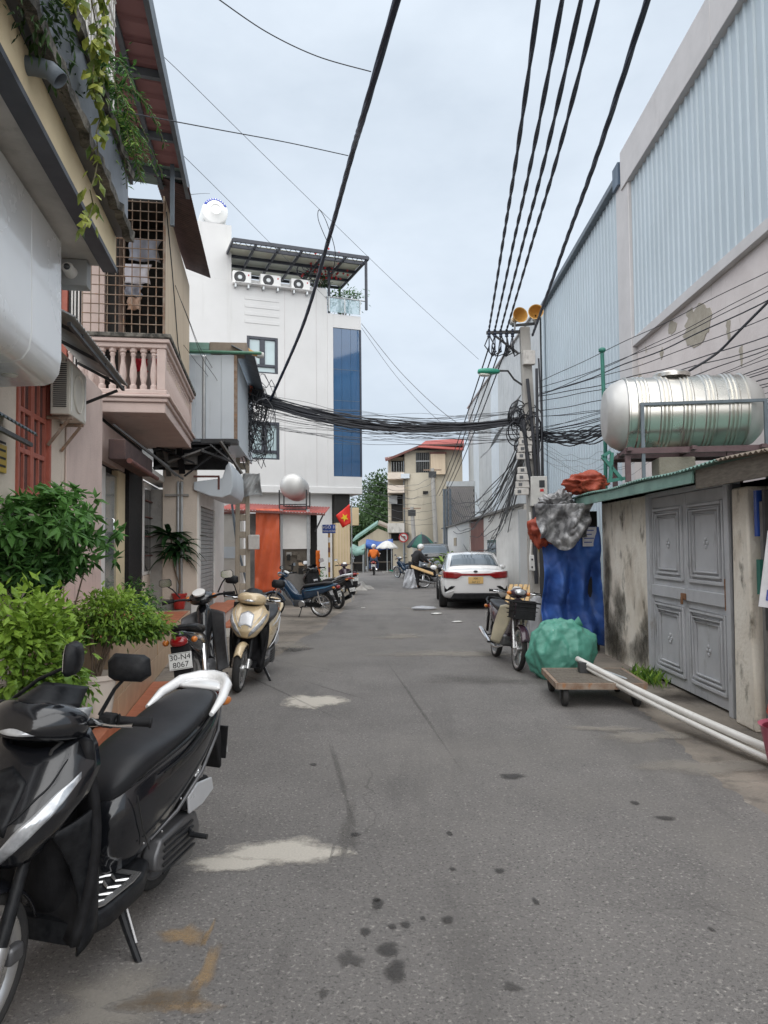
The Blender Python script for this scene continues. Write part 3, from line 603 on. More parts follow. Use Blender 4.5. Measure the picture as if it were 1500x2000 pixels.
# balcony slab, mouldings, balusters
xi = L.Y(150, 700, YB0).x
bal = MB(); bal.box(xi, XB, YB0, YB1, ZB, ZB + .14); balc = bal.build('balcony', 'pink_plaster', B, bevel=.01)
def mould(name, o_, z0, z1): q = MB(); q.box(xi, XB + o_, YB0 - o_, YB1 + o_, z0, z1); return q.build(name, 'pink_plaster', balc, bevel=.015)
mould('moulding', .035, ZB + .143, ZB + .20); mould('moulding', .07, ZB + .203, ZB + .245); mould('base_rail', .02, ZB + .248, ZB + .32)
def rail(name, o_, z0, z1, mt='pink_plaster'):
    q = MB(); q.box(xi, XB + o_, YB0 - o_, YB0 + .14 + o_ * .3, z0, z1).box(XB - .14 - o_ * .3, XB + o_, YB0 + .141 + o_ * .3, YB1 + o_, z0, z1); return q.build(name, mt, balc, bevel=.012)
rail('top_rail', .02, ZRAIL - .19, ZRAIL - .125); rail('top_rail', .055, ZRAIL - .122, ZRAIL - .065); rail('coping', .075, ZRAIL - .062, ZRAIL, 'mould')
zb0, zb1 = ZB + .32, ZRAIL - .19; hb = zb1 - zb0
pr = [(.048, 0), (.048, .1), (.03, .13), (.036, .2), (.05, .34), (.044, .5), (.028, .68), (.026, .8), (.04, .85), (.03, .89), (.048, .92), (.048, 1)]
q = MB(); q.lathe([(r_, h_ * hb) for r_, h_ in pr], 10); bl0 = q.build('baluster', 'pink_plaster', balc, loc=(XB - .16, YB0 + .05, zb0))
for k in range(1, 9): piece(bl0, balc, (XB - .16 - .135 * k, YB0 + .05, zb0))
nb = int((YB1 - YB0 - .2) / .15)
for k in range(nb): piece(bl0, balc, (XB - .06, YB0 + .2 + .15 * k, zb0))
for (x, y) in ((XB - .055, YB0 + .055), (XB - .055, YB1 - .05)):
    q = MB(); q.box(x - .06, x + .055, y - .06, y + .055, zb0 + .001, zb1 - .001); q.build('pier', 'pink_plaster', balc, bevel=.008)
# the cage: square grille facing down the street, boarded side, brown eave sheets
cage = thing('balcony_cage', 'rusty square-mesh security cage standing on the pink balcony', 'cage', L.o, L.rz)
ZC1 = L.Y(330, 388, YB0).z
cx1 = L.Y(321, 500, YB0 + .1).x; cx0 = L.Y(162, 500, YB0 + .1).x; yg = YB0 + .1
nbx = 11
for k in range(nbx):
    x = cx1 - (cx1 - cx0) * k / (nbx - 1); q = MB(); q.tube([(x, yg, ZRAIL), (x, yg, ZC1 - (.0 if k < 5 else .55))], .008 if k else .02, 6); q.build('bar', 'rusty_steel', cage)
nz_ = 15
for k in range(nz_):
    z = ZRAIL + .03 + (ZC1 - ZRAIL - .06) * k / (nz_ - 1); q = MB(); q.tube([(cx0 if z < ZC1 - .55 else cx1 - .5, yg - .012, z), (cx1, yg - .012, z)], .008, 6); q.build('rail', 'rusty_steel', cage)
ncp = 5
for k in range(ncp):
    y0 = yg + .05 + (YB1 - yg - .1) * k / ncp; y1 = yg + .05 + (YB1 - yg - .1) * (k + 1) / ncp - .006
    q = MB(); q.box(XB - .06, XB - .04, y0, y1, ZRAIL - .35 + .1 * (k % 2), ZC1 + .1); q.build('board', 'beige_sheet', cage)
q = MB(); q.tube([(XB - .02, yg + .1, ZC1 - .1), (XB - .02, yg + .8, ZC1 - .7), (XB - .02, yg + 1.6, ZRAIL + .3), (XB - .02, YB1 - .2, ZRAIL - .2)], .008, 6); q.build('cable', 'cable', cage)
q = MB(); q.box(-.015, cx1 - .02, yg + .9, yg + .93, ZRAIL, ZC1); q.build('interior_shade_sheet', 'dark_interior', cage)  # near-black sheet, paints the shade inside the cage
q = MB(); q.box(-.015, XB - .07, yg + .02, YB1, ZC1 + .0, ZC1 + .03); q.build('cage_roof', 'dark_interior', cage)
e0, e1 = L.Y(383, 390, YB0 - .05), L.Y(405, 541, YB1 + .05)
def ez(x, y): t_ = (y - YB0) / (YB1 - YB0); return (e0.z * (1 - t_) + e1.z * t_) + ((e0.x * (1 - t_) + e1.x * t_) - x) * .35
for k in range(3):
    y0 = YB0 - .4 + (YB1 - YB0 + .45) * k / 3; y1 = YB0 - .4 + (YB1 - YB0 + .45) * (k + 1) / 3
    q = MB(); corr(q, XB - .12, (e0.x + e1.x) / 2, y0, y1, ez, .09, .025, rib=False); q.build('eave_sheet', 'brown_awning', cage, smooth=60, solid=.005)
# washing inside the cage
def garment(name, label, u0, u1, v0, v1, mtl, seed, y=yg + .35):
    a, b = L.Y(u0, v0, y), L.Y(u1, v1, y); rn = random.Random(seed); ph = rn.uniform(0, 6)
    q = MB(); q.grid(lambda s, t: L.wor((a.x + (b.x - a.x) * s * (1 - .12 * math.sin(3 * t)) + .01 * math.sin(9 * t + ph), y + .03 * math.sin(11 * s + ph) * (t + .2), a.z + (b.z - a.z) * t * (1 - .06 * math.sin(3 * s * 3.1 + ph)))), 10, 8)
    tag(q.build(name, mtl, smooth=180, solid=.006), label, 'clothing', 'washing hung in the balcony cage')
garment('hanging_shirt', 'pale lilac shirt hung inside the balcony cage', 243, 296, 515, 556, 'cloth_white', 1)
garment('hanging_trousers', 'grey trousers hung below the lilac shirt in the cage', 244, 280, 556, 580, 'cloth_grey', 2)
garment('hanging_towel', 'tan towel hung lowest inside the balcony cage', 249, 276, 580, 606, 'cloth_tan', 3)
garment('hanging_jacket', 'grey striped jacket hung at the top of the balcony cage', 252, 316, 465, 512, 'cloth_grey', 4)
garment('red_cloth', 'red cloth hung behind the balcony balusters', 262, 290, 700, 726, 'cloth_red', 5, YB0 + .35)
garment('red_cloth', 'red and grey cloth over the balcony floor behind the corner balusters', 297, 316, 700, 738, 'cloth_red', 6, YB0 + .3)
# small awning and air conditioner on the near wall
aw = thing('awning', 'grey corrugated awning jutting from the pink wall above an air conditioner', 'awning', L.o, L.rz)
a1 = L.Y(250, 755, 8.2); a0 = L.X(165, 645, a1.x)
def az(x, y): t_ = (y - a0.y) / (a1.y - a0.y); return a0.z * (1 - t_) + a1.z * t_ + (a1.x - x) * .5
for k in range(3):
    y0 = a0.y - .35 + (a1.y - a0.y + .35) * k / 3; y1 = a0.y - .35 + (a1.y - a0.y + .35) * (k + 1) / 3
    q = MB(); corr(q, .0, a1.x, y0, y1, az, .08, .02, rib=False); q.build('awning_sheet', 'grey_awning', aw, smooth=60, solid=.005)
for y in (a0.y + .1, (a0.y + a1.y) / 2, a1.y - .08):
    q = MB(); q.beam((.0, y, az(0, y) - .03), (a1.x - .03, y, az(a1.x, y) - .03), .03); q.build('rafter', 'dark_steel', aw)
q = MB(); q.beam((a1.x - .05, a0.y - .3, az(a1.x, a0.y) - .035), (a1.x - .05, a1.y, az(a1.x, a1.y) - .035), .03); q.build('edge_bar', 'dark_steel', aw)
q = MB(); q.beam((.0, a1.y - .06, az(0, a1.y) - .5), (a1.x - .1, a1.y - .06, az(a1.x, a1.y) - .06), .028); q.build('brace', 'dark_steel', aw)
ac = L.Y(97, 815, 6.9); axx = L.Y(137, 760, 6.9).x; acz1 = L.Y(120, 705, 6.9).z; acy1 = L.X(168, 780, axx).y
AC = thing('air_conditioner', 'cream air conditioner outdoor unit on the wall below the corrugated awning', 'air conditioner', L.wor((0, 6.9, ac.z)), L.rz)
q = MB(); q.box(ac.x, axx, 0, acy1 - 6.9, .03, acz1 - ac.z); q.build('casing', 'ac_cream', AC, bevel=.012)
for k in range(22):
    z = .1 + .018 * k * (acz1 - ac.z) / .5; q = MB(); q.box(ac.x + .03, axx - .03, -.012, -.003, z, z + .008); q.build('fin', 'dark_steel', AC)
q = MB(); q.box(axx + .001, axx + .008, .03, .05, .06, acz1 - ac.z - .03).box(axx + .001, axx + .008, acy1 - 6.97, acy1 - 6.93, .06, acz1 - ac.z - .03); q.build('frame_rib', 'white_paint', AC)
q = MB(); yy = (acy1 - 6.9) / 2; q.lathe([(0, .003), (.17, .003), (.18, .012), (.19, .003)], 26, Matrix.Translation((axx, yy, .28)) @ Matrix.Rotation(R(90), 4, 'Y')); q.build('fan_grille', 'ac_cream', AC)
for y in (.08, acy1 - 7.0):
    q = MB(); q.beam((0, y, 0.012), (axx, y, .012), .03).beam((0.01, y, -.25), (axx - .03, y, -.005), .025); q.build('bracket', 'rusty_steel', AC)
# small dark awning and a yellow notice at the very edge
sa = thing('awning', 'small dark corrugated awning low on the cream wall beside the red window', 'awning', L.o, L.rz)
p0, p1 = L.X(-60, 775, .25), L.X(74, 852, .25)
def sz(x, y): t_ = (y - p0.y) / (p1.y - p0.y); return p0.z * (1 - t_) + p1.z * t_ + (.25 - x) * .6
q = MB(); corr(q, 0.0, .25, p0.y, p1.y, sz, .08, .02, rib=False); q.build('awning_sheet', 'steel_frame', sa, smooth=60, solid=.005)
q = MB(); q.beam((.2, p0.y, sz(.2, p0.y) - .1), (.2, p1.y, sz(.2, p1.y) - .1), .03); q.build('edge_bar', 'dark_steel', sa)
for y in (p0.y + .2, p1.y - .05): q = MB(); q.beam((.0, y, sz(0, y) - .1), (.2, y, sz(.2, y) - .1), .02); q.build('bracket', 'dark_steel', sa)
p0, p1 = L.X(-30, 860, .02), L.X(13, 925, .02)
ns = MB(); ns.box(.004, .02, p0.y, p1.y, p1.z, p0.z + .02); no = ns.build('notice_board', 'yellow_tube', bevel=.003); no.location = L.o; no.rotation_euler = (0, 0, L.rz)
tag(no, 'yellow notice board fixed to the wall left of the red window', 'sign')
for k in range(4):
    q = MB(); z = p1.z + .04 + .06 * k; q.box(.0205, .0225, p1.y - .3, p1.y - .03, z, z + .018); q.build('printed_line', 'ink_black', no)
# ================================================================== tiled platform in front of the pink house
pf = thing('tiled_platform', 'raised entrance platform faced with beige tiles in front of the pink house', 'platform', L.o, L.rz)
XF = .66; Y0P = 6.5; YP = L.X(307, 1200, XF).y
q = MB(); q.box(0.001, XF, Y0P, YP, 0, .84); q.build('core', 'grout', pf)
q = MB(); q.box(0.001, XF, YP + .001, 13.9, 0, .48); q.build('lower_core', 'grout', pf)
q = MB(); q.box(0, .012, 0, .392, 0, .272); tl = q.build('tile', 'tile_beige', pf, bevel=.003, loc=(XF, Y0P, .008))
rn = random.Random(5)
for j in range(3):
    y = Y0P + (.2 if j % 2 else 0); first = True
    while y < YP - .1:
        if not (j == 0 and y == Y0P):
            ln = min(.392, YP - y - .004); piece(tl, pf, (XF + rn.uniform(-.001, .0015), y, .008 + .277 * j), scale=(1, ln / .392, 1))
        y += .397
y = YP
while y < 13.6: piece(tl, pf, (XF, y, .008)); piece(tl, pf, (XF, y, .285), scale=(1, 1, .68)); y += .397
q = MB(); q.box(0, .392, 0, .012, 0, .272); te = q.build('tile', 'tile_beige', pf, bevel=.003, loc=(.02, YP, .49)); piece(te, pf, (.3, YP, .49), scale=(.9, 1, 1))
q = MB(); q.box(0, .328, 0, .392, 0, .012); tt = q.build('paver', 'terracotta', pf, bevel=.003, loc=(.005, YP + .02, .481))
y = YP + .02
while y < 13.4:
    for x in (.005, .338):
        if not (x == .005 and y == YP + .02): piece(tt, pf, (x, y, .481))
    y += .397
y = Y0P
while y < YP - .4:
    for x in (.005, .338): piece(tt, pf, (x, y, .841))
    y += .397
y = 3.5                                                     # terracotta strip at the foot of the platform
while y < 9.0: piece(tt, pf, (XF + .02, y, .006), scale=(.62, 1, 2)); y += .397

q = MB(); q.box(.001, XF - .02, 3.0, Y0P - .004, 0, .16); q.build('planting_bed', 'soil', pf)
q = MB(); q.box(XF - .02, XF + .1, 3.0, Y0P - .004, 0, .2); q.build('bed_kerb', 'terracotta', pf, bevel=.008)

# ================================================================== PLANTS ON THE LEFT
def crown_pts(c, rad, n, seed, clumps=26, spread=.28, shell=.55, whorl=0):
    rn = random.Random(seed); out = []; cl = []
    while len(cl) < clumps:
        d = Vector((rn.gauss(0, 1), rn.gauss(0, 1), rn.gauss(0, 1))).normalized() * rn.uniform(shell, 1)
        cl.append(Vector((c[0] + d.x * rad[0], c[1] + d.y * rad[1], c[2] + d.z * rad[2])))
    cv = Vector(c)
    while len(out) < n:
        k = rn.choice(cl); p = k + Vector((rn.gauss(0, rad[0]), rn.gauss(0, rad[1]), rn.gauss(0, rad[2]))) * spread
        nrm = (p - cv); nrm = nrm.normalized() if nrm.length > 1e-3 else Vector((0, 0, 1))
        if whorl:
            t1 = nrm.cross(Vector((0, 0, 1)));
            if t1.length < .05: t1 = Vector((1, 0, 0))
            t1.normalize(); t2 = nrm.cross(t1); a0 = rn.uniform(0, 6)
            for j in range(whorl): a = a0 + 6.283 * j / whorl; out.append((p, (t1 * math.cos(a) + t2 * math.sin(a)) * 2.2 + nrm * .9))
        else: out.append((p, nrm * .8))
    return out
def bush(name, label, base, crown, rad, n, size, m, seed, stems=6, group=None, clumps=26, whorl=0, aspect=.45, stemr=.012, top_light=True, spread=.28, cat='plant'):
    t = thing(name, label, cat, base, 0, group); b = Vector(base); rn = random.Random(seed)
    for k in range(stems):
        d = Vector((rn.uniform(-1, 1) * rad[0] * .7, rn.uniform(-1, 1) * rad[1] * .7, rn.uniform(-.3, .5) * rad[2])); e = Vector(crown) - b + d
        q = MB(); q.tube([(rn.uniform(-.03, .03), rn.uniform(-.03, .03), 0), e * .45 + Vector((rn.uniform(-.04, .04), rn.uniform(-.04, .04), .03)), e], [stemr, stemr * .8, stemr * .45], 6); q.build('stem', 'trunk', t)
    pts = crown_pts(Vector(crown) - b, rad, n, seed, clumps, whorl=whorl, spread=spread)
    cz = crown[2] - b.z
    leaves(pts, size, 'foliage', m, t, aspect=aspect, seed=seed, bias=(lambda p: .5 + (p.z - cz) / rad[2] * .42) if top_light else None, kind='stuff')  # top light painted into leaf tones: crown paler above, darker below
    return t
# dark umbrella-leaf bush
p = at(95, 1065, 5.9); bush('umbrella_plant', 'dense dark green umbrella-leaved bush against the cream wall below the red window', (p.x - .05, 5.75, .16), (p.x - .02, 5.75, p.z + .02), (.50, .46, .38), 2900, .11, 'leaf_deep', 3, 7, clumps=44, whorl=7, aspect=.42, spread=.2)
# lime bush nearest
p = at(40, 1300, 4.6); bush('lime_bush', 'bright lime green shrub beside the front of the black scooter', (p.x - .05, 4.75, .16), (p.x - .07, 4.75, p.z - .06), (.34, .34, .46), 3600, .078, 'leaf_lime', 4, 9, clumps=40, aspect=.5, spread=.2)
p = at(30, 1190, 4.9); 
# topiary in white ceramic pot
pp = at(186, 1315, 6.15)
pt = thing('ceramic_pot', 'white glazed flower pot holding the spreading topiary shrub', 'plant pot', (pp.x, 6.15, .215))
q = MB(); hz = pp.z - .215; q.lathe([(0, .0), (.12, .0), (.15, hz * .5), (.165, hz - .05), (.19, hz - .04), (.19, hz), (.165, hz), (.15, hz - .06), (0, hz - .06)], 28); q.build('pot', 'ceramic', pt)
q = MB(); q.lathe([(0, hz - .05), (.15, hz - .05)], 20); q.build('earth', 'soil', pt)
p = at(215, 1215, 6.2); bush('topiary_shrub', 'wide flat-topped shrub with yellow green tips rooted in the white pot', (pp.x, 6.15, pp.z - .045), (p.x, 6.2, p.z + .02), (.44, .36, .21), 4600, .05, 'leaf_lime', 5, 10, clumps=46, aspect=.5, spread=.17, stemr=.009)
# dracaena in a red pot
rp_ = L.X(350, 1196, .45); rw = L.wor((.45, rp_.y, .493))
rp = thing('red_pot', 'red plastic flower pot on the terracotta step', 'plant pot', rw)
q = MB(); q.lathe([(0, 0), (.095, 0), (.13, .25), (.145, .25), (.145, .29), (.128, .29), (.12, .24), (0, .24)], 24); q.build('pot', 'red_pot', rp)
q = MB(); q.lathe([(0, .245), (.12, .245)], 20); q.build('earth', 'soil', rp)
dr = thing('dracaena_plant', 'tall dracaena with long drooping strap leaves growing in the red pot', 'plant', (rw.x, rw.y, rw.z + .24))
q = MB(); q.tube([(0, 0, 0), (.01, .02, .3), (-.02, 0, .95)], [.02, .018, .016], 8); q.build('trunk', 'trunk', dr)
q = MB(); q.tube([(.005, .01, .2), (-.1, .03, .5), (-.18, .02, 1.2)], [.014, .014, .012], 8); q.build('trunk', 'trunk', dr)
def strap(t, base, ang, ln, lift, wd, nm='leaf', mtl='leaf_palm'):
    rings = []; d = Vector((math.cos(ang), math.sin(ang), 0)); s_ = Vector((-d.y, d.x, 0)); n = 7; vs = []; fs = []; tone = random.random()
    for i in range(n + 1):
        k = i / n; p_ = Vector(base) + d * ln * (k * (1 - .25 * k * (1 - lift))) + Vector((0, 0, ln * (lift * k - (.55 + .3 * (1 - lift)) * k * k))); w_ = wd * math.sin(math.pi * (.12 + .88 * k) ** .8) if i < n else 0.002
        vs += [p_ - s_ * w_ / 2, p_ - Vector((0, 0, w_ * .25)), p_ + s_ * w_ / 2]
    for i in range(n):
        for j in (0, 1): a = i * 3 + j; fs.append((a, a + 1, a + 4, a + 3))
    me = bpy.data.meshes.new(nm); me.from_pydata([tuple(x) for x in vs], [], fs); me.materials.append(MATS[mtl]); me.shade_smooth()
    at_ = me.attributes.new('leaf_tone', 'FLOAT', 'FACE'); at_.data.foreach_set('value', [tone] * len(fs))
    o = bpy.data.objects.new(nm, me); C.objects.link(o); o.parent = t; return o
random.seed(12)
for b_, n in (((-.02, 0, .95), 34), ((-.2, .02, 1.2), 30), ((-.1, .03, .8), 14)):
    for k in range(n): strap(dr, (b_[0], b_[1], b_[2] - .12 * random.random()), k * 2.4 + random.uniform(-.3, .3), random.uniform(.40, .68), random.uniform(.1, .85), random.uniform(.085, .12))
# small pot plants further along the steps
pm = L.wor((.35, 11.2, .493)); bush('pot_plant', 'small leafy pot plant on the steps behind the red pot', pm, (pm.x, pm.y, pm.z + .25), (.16, .16, .2), 300, .06, 'leaf_deep', 9, 4, clumps=12)
pm = L.wor((.1, 11.6, .493))
gp = thing('blue_planter', 'dark blue planter with green foliage under the white framed window', 'plant pot', pm); q = MB(); q.lathe([(0, 0), (.12, 0), (.16, .3), (.13, .3), (0, .27)], 18); q.build('pot', 'sign_blue', gp)
leaves(crown_pts((0, 0, .42), (.2, .2, .2), 260, 31, 10), .08, 'foliage', 'leaf_deep', gp, seed=31, kind='stuff')
# vines and ferns on the planter ledge
vt = thing('hanging_vine', 'yellow green variegated vine trailing from the dark planter ledge', 'plant', L.wor((XP, 5.2, ZP2)), L.rz)
vl = [(u_, v_) for u_, v_ in ((178, 0), (190, 60), (185, 120), (180, 150), (185, 190), (196, 230), (188, 260), (192, 310), (185, 345), (176, 372), (182, 400), (172, 430), (163, 445))]
o_ = Vector((XP, 5.2, ZP2)); path = []
for (u_, v_) in vl: p = L.X(u_, v_, XP + .06); path.append(p - o_)
def vine(path, n, seed, r=.004):
    q = MB(); q.tube(path, r, 5); q.build('vine_stem', 'stem', vt); rn = random.Random(seed); pts = []
    for k in range(n):
        t = rn.uniform(0, len(path) - 1.01); i = int(t); p = path[i].lerp(path[i + 1], t - i); pts.append((p + Vector((rn.uniform(-.04, .04), rn.uniform(-.04, .04), rn.uniform(-.03, .03))), Vector((rn.uniform(-1, 1), rn.uniform(-1, 1), -.6)) * 1.5))
    return pts
pts = vine(path, 60, 1); pts += vine([Vector((p.x + .02, p.y + .12 * math.sin(i), p.z + .25)) for i, p in enumerate(path[:8])], 90, 2); pts += vine([Vector((p.x - .03, p.y - .25 - .05 * i, p.z + .3)) for i, p in enumerate(path[:6])], 60, 3)
leaves(pts, .075, 'foliage', 'leaf_vine', vt, aspect=.75, seed=8, kind='stuff', droop=.8)
fp = L.X(232, 215, XP)
ft = thing('fern', 'feathery green fern spilling over the end of the planter ledge', 'plant', L.wor((XP - .05, fp.y, ZP2)), L.rz)
random.seed(21)
for k in range(26):
    a = random.uniform(-1.6, 1.9); ln = random.uniform(.25, .6); b_ = Vector((random.uniform(-.05, .08), random.uniform(-.5, .45), random.uniform(-.02, .3))); pth = [b_ + Vector((math.cos(a) * ln * t_ * .75, math.sin(a) * ln * t_ * .6, ln * (.6 * t_ - 1.15 * t_ * t_))) for t_ in (0, .25, .5, .75, 1)]
    q = MB(); q.tube(pth, .003, 4); q.build('frond_stem', 'stem', ft); pl = []
    for i in range(44):
        t = i / 44 * 3.98; j = int(t); p = pth[j].lerp(pth[j + 1], t - j); d = (pth[j + 1] - pth[j]).normalized(); s_ = d.cross(Vector((0, 0, 1))).normalized() * (1 if i % 2 else -1); pl.append((p, s_ * 2 + d * 1.2))
    leaves(pl, .055, 'frond', 'leaf_deep' if k % 3 else 'leaf_lime', ft, aspect=.22, seed=100 + k, droop=.1)
pl = crown_pts((0, -.1, .25), (.14, .5, .3), 700, 61, 24); leaves(pl, .05, 'foliage', 'leaf_deep', ft, aspect=.3, seed=61, kind='stuff')
# moss and creeper on the near ledge
cr_ = thing('creeper', 'dark dry creeper matted over the ledge above the drain pipe', 'plant', L.wor((XP, 3.4, ZT)), L.rz)
leaves(crown_pts((-.05, 0, .1), (.1, .8, .22), 900, 71, 30), .06, 'foliage', 'leaf_far', cr_, aspect=.3, seed=71, kind='stuff')

# ================================================================== LEFT: BLUE PANELLED HOUSE WITH ROLLER SHUTTER
K = Fr(-2.12, 0, math.atan(.1))
Hc = thing('panelled_house', 'narrow house with light blue sheet panelled upper box over a roller shutter', 'house', K.o, K.rz)
YK = 14.2
def kb(name, u0, u1, v0, v1, mtl, y=YK, d=.1, bev=.004, par=None):
    a, b = K.Y(u0, v0, y), K.Y(u1, v1, y); q = MB(); q.box(a.x, b.x, y, y + d, b.z, a.z); return q.build(name, mtl, par or Hc, bevel=bev)
zb_, zt_ = K.Y(420, 857, YK).z, K.Y(420, 693, YK).z; xr_ = K.Y(463, 780, YK).x
for a, b in ((352, 381.5), (382, 395), (402, 431.5), (432, 462)): kb('wall_panel', a, b, 693, 857, 'panel_blue')
kb('downpipe', 395.5, 401, 697, 860, 'galv', YK - .03, .05, .015)
q = MB(); q.box(xr_ - .06, xr_, YK - .004, YK + .12, zb_, zt_); q.build('corner_post', 'rusty_steel', Hc)
for k in range(4): q = MB(); q.box(xr_ - .055, xr_ - .015, YK + .13 + .97 * k, YK + 1.09 + .97 * k, zb_ - .05, zt_); q.build('wall_panel', 'panel_blue', Hc)
q = MB(); q.box(xr_ - 2.5, xr_ - .06, YK + .11, YK + 4.0, zb_, zt_ - .01); q.build('upper_core', 'panel_blue', Hc)
kb('floor_edge', 392, 464, 857, 866, 'dark_steel', YK - .05, .3)
q = MB(); a, b = K.Y(362, 686, YK - .12), K.Y(511, 690, YK - .12); q.tube([(a.x, YK - .12, a.z), (b.x, YK - .12, b.z)], .032, 10); q.build('gutter', 'green_gutter', Hc)
kb('roof_edge', 362, 408, 668, 683, 'tin_green', YK - .05, .4); kb('roof_tiles', 409, 482, 668, 688, 'tile_roof', YK - .02, .5)
def kz(x, y): return zt_ + .12 - (x - xr_) * .5 - (y - YK) * .02
for k in range(4): q = MB(); corr(q, xr_ - .1, xr_ + .34, YK - .1 + 1.0 * k, YK + .9 + 1.0 * k, kz, .1, .02, rib=False); q.build('eave_sheet', 'steel_frame', Hc, smooth=60, solid=.006)
q = MB(); q.box(-.14, 0, YK + .05, YK + .3, 0, 2.75).box(-.14, 0, 16.65, 18.4, 0, 2.75).box(-.14, 0, YK + .3, 16.65, 2.45, 2.75); q.build('wall', 'white_paint', Hc)
kb('end_wall', 318, 384, 905, 1170, 'cream_plaster', YK, .05, .004); q = MB(); q.box(-3, -.14, YK + .055, 18.4, 0, 2.75); q.build('core', 'concrete', Hc)
q = MB(); q.box(0, .022, 0, 2.34, 0, .075); sl = q.build('shutter_slat', 'grey_awning', Hc, bevel=.008, loc=(-.05, YK + .305, .2))
for k in range(1, 27): piece(sl, Hc, (-.05, YK + .305, .2 + .083 * k))
for u in (345, 352): kb('downpipe', u, u + 4.5, 940, 1160, 'galv', YK - .06, .05, .015)
kb('pipe_bracket', 322, 368, 965, 969, 'concrete', YK - .07, .06)
# bubble canopy sign
bc = thing('canopy_sign', 'white rounded box canopy above the roller shutter', 'sign', K.o, K.rz)
a, b = K.Y(378, 905, YK - .1), K.Y(455, 972, YK - .1)
prf = [(a.x, b.z + .15), (a.x + .3, b.z + .03), (b.x - .2, b.z), (b.x - .05, b.z + .06), (b.x, b.z + .2), (b.x - .015, a.z - .12), (b.x - .07, a.z + .03), (b.x - .13, a.z - .04), (b.x - .2, a.z - .28), (a.x, a.z - .35)]
q = MB(); q.loft([[(x, y, z) for x, z in prf] for y in (YK - .1, YK + 2.3)]); q.build('shell', 'panel_blue', bc, smooth=30, bevel=.02, seg=3)
q = MB(); q.box(a.x, b.x - .25, YK - .106, YK - .1005, a.z - .27, a.z - .23).box(a.x + .45, a.x + .49, YK - .106, YK - .1005, a.z - .5, a.z - .25); q.build('frame_strip', 'rust_roof', bc)
# tangle of dark awning arms and old sheeting below the panelled box
jk = thing('broken_awning', 'collapsed dark awning sheets and struts under the panelled upper box', 'awning', K.o, K.rz); rn = random.Random(4)
for k, (u0, v0, u1, v1, w_) in enumerate([(300, 915, 440, 862, .10), (330, 905, 400, 880, .2), (345, 870, 450, 868, .16), (300, 880, 350, 872, .16), (310, 900, 345, 930, .06), (360, 930, 445, 868, .05), (390, 880, 445, 900, .07), (320, 860, 330, 930, .04), (350, 875, 356, 925, .05), (410, 868, 455, 905, .04), (430, 862, 472, 925, .05), (300, 870, 380, 905, .05)]):
    y = YK - .25 - .03 * k; a, b = K.Y(u0, v0, y), K.Y(u1, v1, y + .3 * rn.random()); q = MB(); q.beam(a, b, w_ * 2.2, .03 if w_ > .08 else w_ * .6); q.build('sheet' if w_ > .08 else 'strut', ['dark_steel', 'concrete_dark', 'black_plastic'][k % 3], jk)
for k, (u0, v0) in enumerate([(305, 875), (330, 890), (318, 865), (360, 885)]): a = K.Y(u0, v0, YK - .2); q = MB(); q.box(a.x, a.x + .22, a.y, a.y + .2, a.z - .2, a.z); q.build('sheet', 'concrete_dark', jk)
a, b = K.Y(300, 862, YK - .02), K.Y(446, 918, YK - .02); q = MB(); q.box(a.x, b.x, YK - .03, YK - .012, b.z, a.z); q.build('shade_backdrop', 'black_plastic', jk)  # added flat black backdrop, paints shade behind the awning tangle
# steps in front of the shutter
stp = thing('entrance_steps', 'terracotta tiled entrance steps below the roller shutter', 'steps', K.o, K.rz)
for k, (x0, x1, y0, y1, z1) in enumerate([(.02, .5, YK - .3, 16.6, .42), (.5, .95, YK - .6, 15.6, .2), (.02, .45, 16.6, 19.0, .3)]):
    q = MB(); q.box(x0, x1, y0, y1, 0, z1 - .03); q.build('riser', 'grimy_white', stp)
    n = int((y1 - y0) / .4)
    for j in range(n): q = MB(); q.box(x0, x1 + .02, y0 + j * (y1 - y0) / n, y0 + (j + 1) * (y1 - y0) / n - .006, z1 - .03, z1); q.build('tread_tile', 'terracotta', stp, bevel=.004)
# dirty end wall behind
q = MB(); a, b = at(416, 1000, 19.2), at(474, 1000, 19.2); q.box(a.x - 1, b.x, 19.2, 19.35, 0, 2.5); gw = q.build('garden_wall', 'grimy_white', bevel=.01)
tag(gw, 'dirty off-white wall beside the roller shutter behind the openwork pole', 'wall')
q = MB(); q.box(a.x - 1, b.x + .05, 19.15, 19.4, 2.5, 2.56); q.build('coping', 'rust_roof', gw); q = MB(); q.box(a.x + .05, b.x - .15, 19.19, 19.197, 1.35, 1.65); q.build('notice', 'panel_blue', gw)
q = MB(); c0, c1 = at(453, 985, 19), at(490, 1160, 19); q.tube([at(453, 985, 19), at(462, 1060, 19.0), at(486, 1155, 19.0)], .03, 8); q.build('leaning_pipe', 'steel_frame', gw)

# ================================================================== LEFT: OPENWORK CONCRETE POLE
pb = at(474, 1150, 17.3); PL = Vector((pb.x, 17.3, 0)); HPL = at(490, 760, 17.3).z + .35
po = thing('ladder_pole', 'tan concrete utility pole with a ladder of rectangular openings', 'utility pole', PL, R(8))
for s_ in (-1, 1):
    q = MB(); q.loft([[(s_ * .125 - .055, -.09, 0), (s_ * .125 + .055, -.09, 0), (s_ * .125 + .055, .09, 0), (s_ * .125 - .055, .09, 0)], [(s_ * .10 - .04, -.06, HPL), (s_ * .10 + .04, -.06, HPL), (s_ * .10 + .04, .06, HPL), (s_ * .10 - .04, .06, HPL)]]); q.build('shaft_leg', 'pole_concrete', po, bevel=.012)
for k in range(13):
    z = .25 + .40 * k
    if z > HPL: break
    hw = .075 + (.065 - .075) * z / HPL; q = MB(); q.box(-hw - .012, hw + .012, -.07 + .02 * z / HPL, .07 - .02 * z / HPL, z, z + .15); q.build('rung', 'pole_concrete', po, bevel=.01)
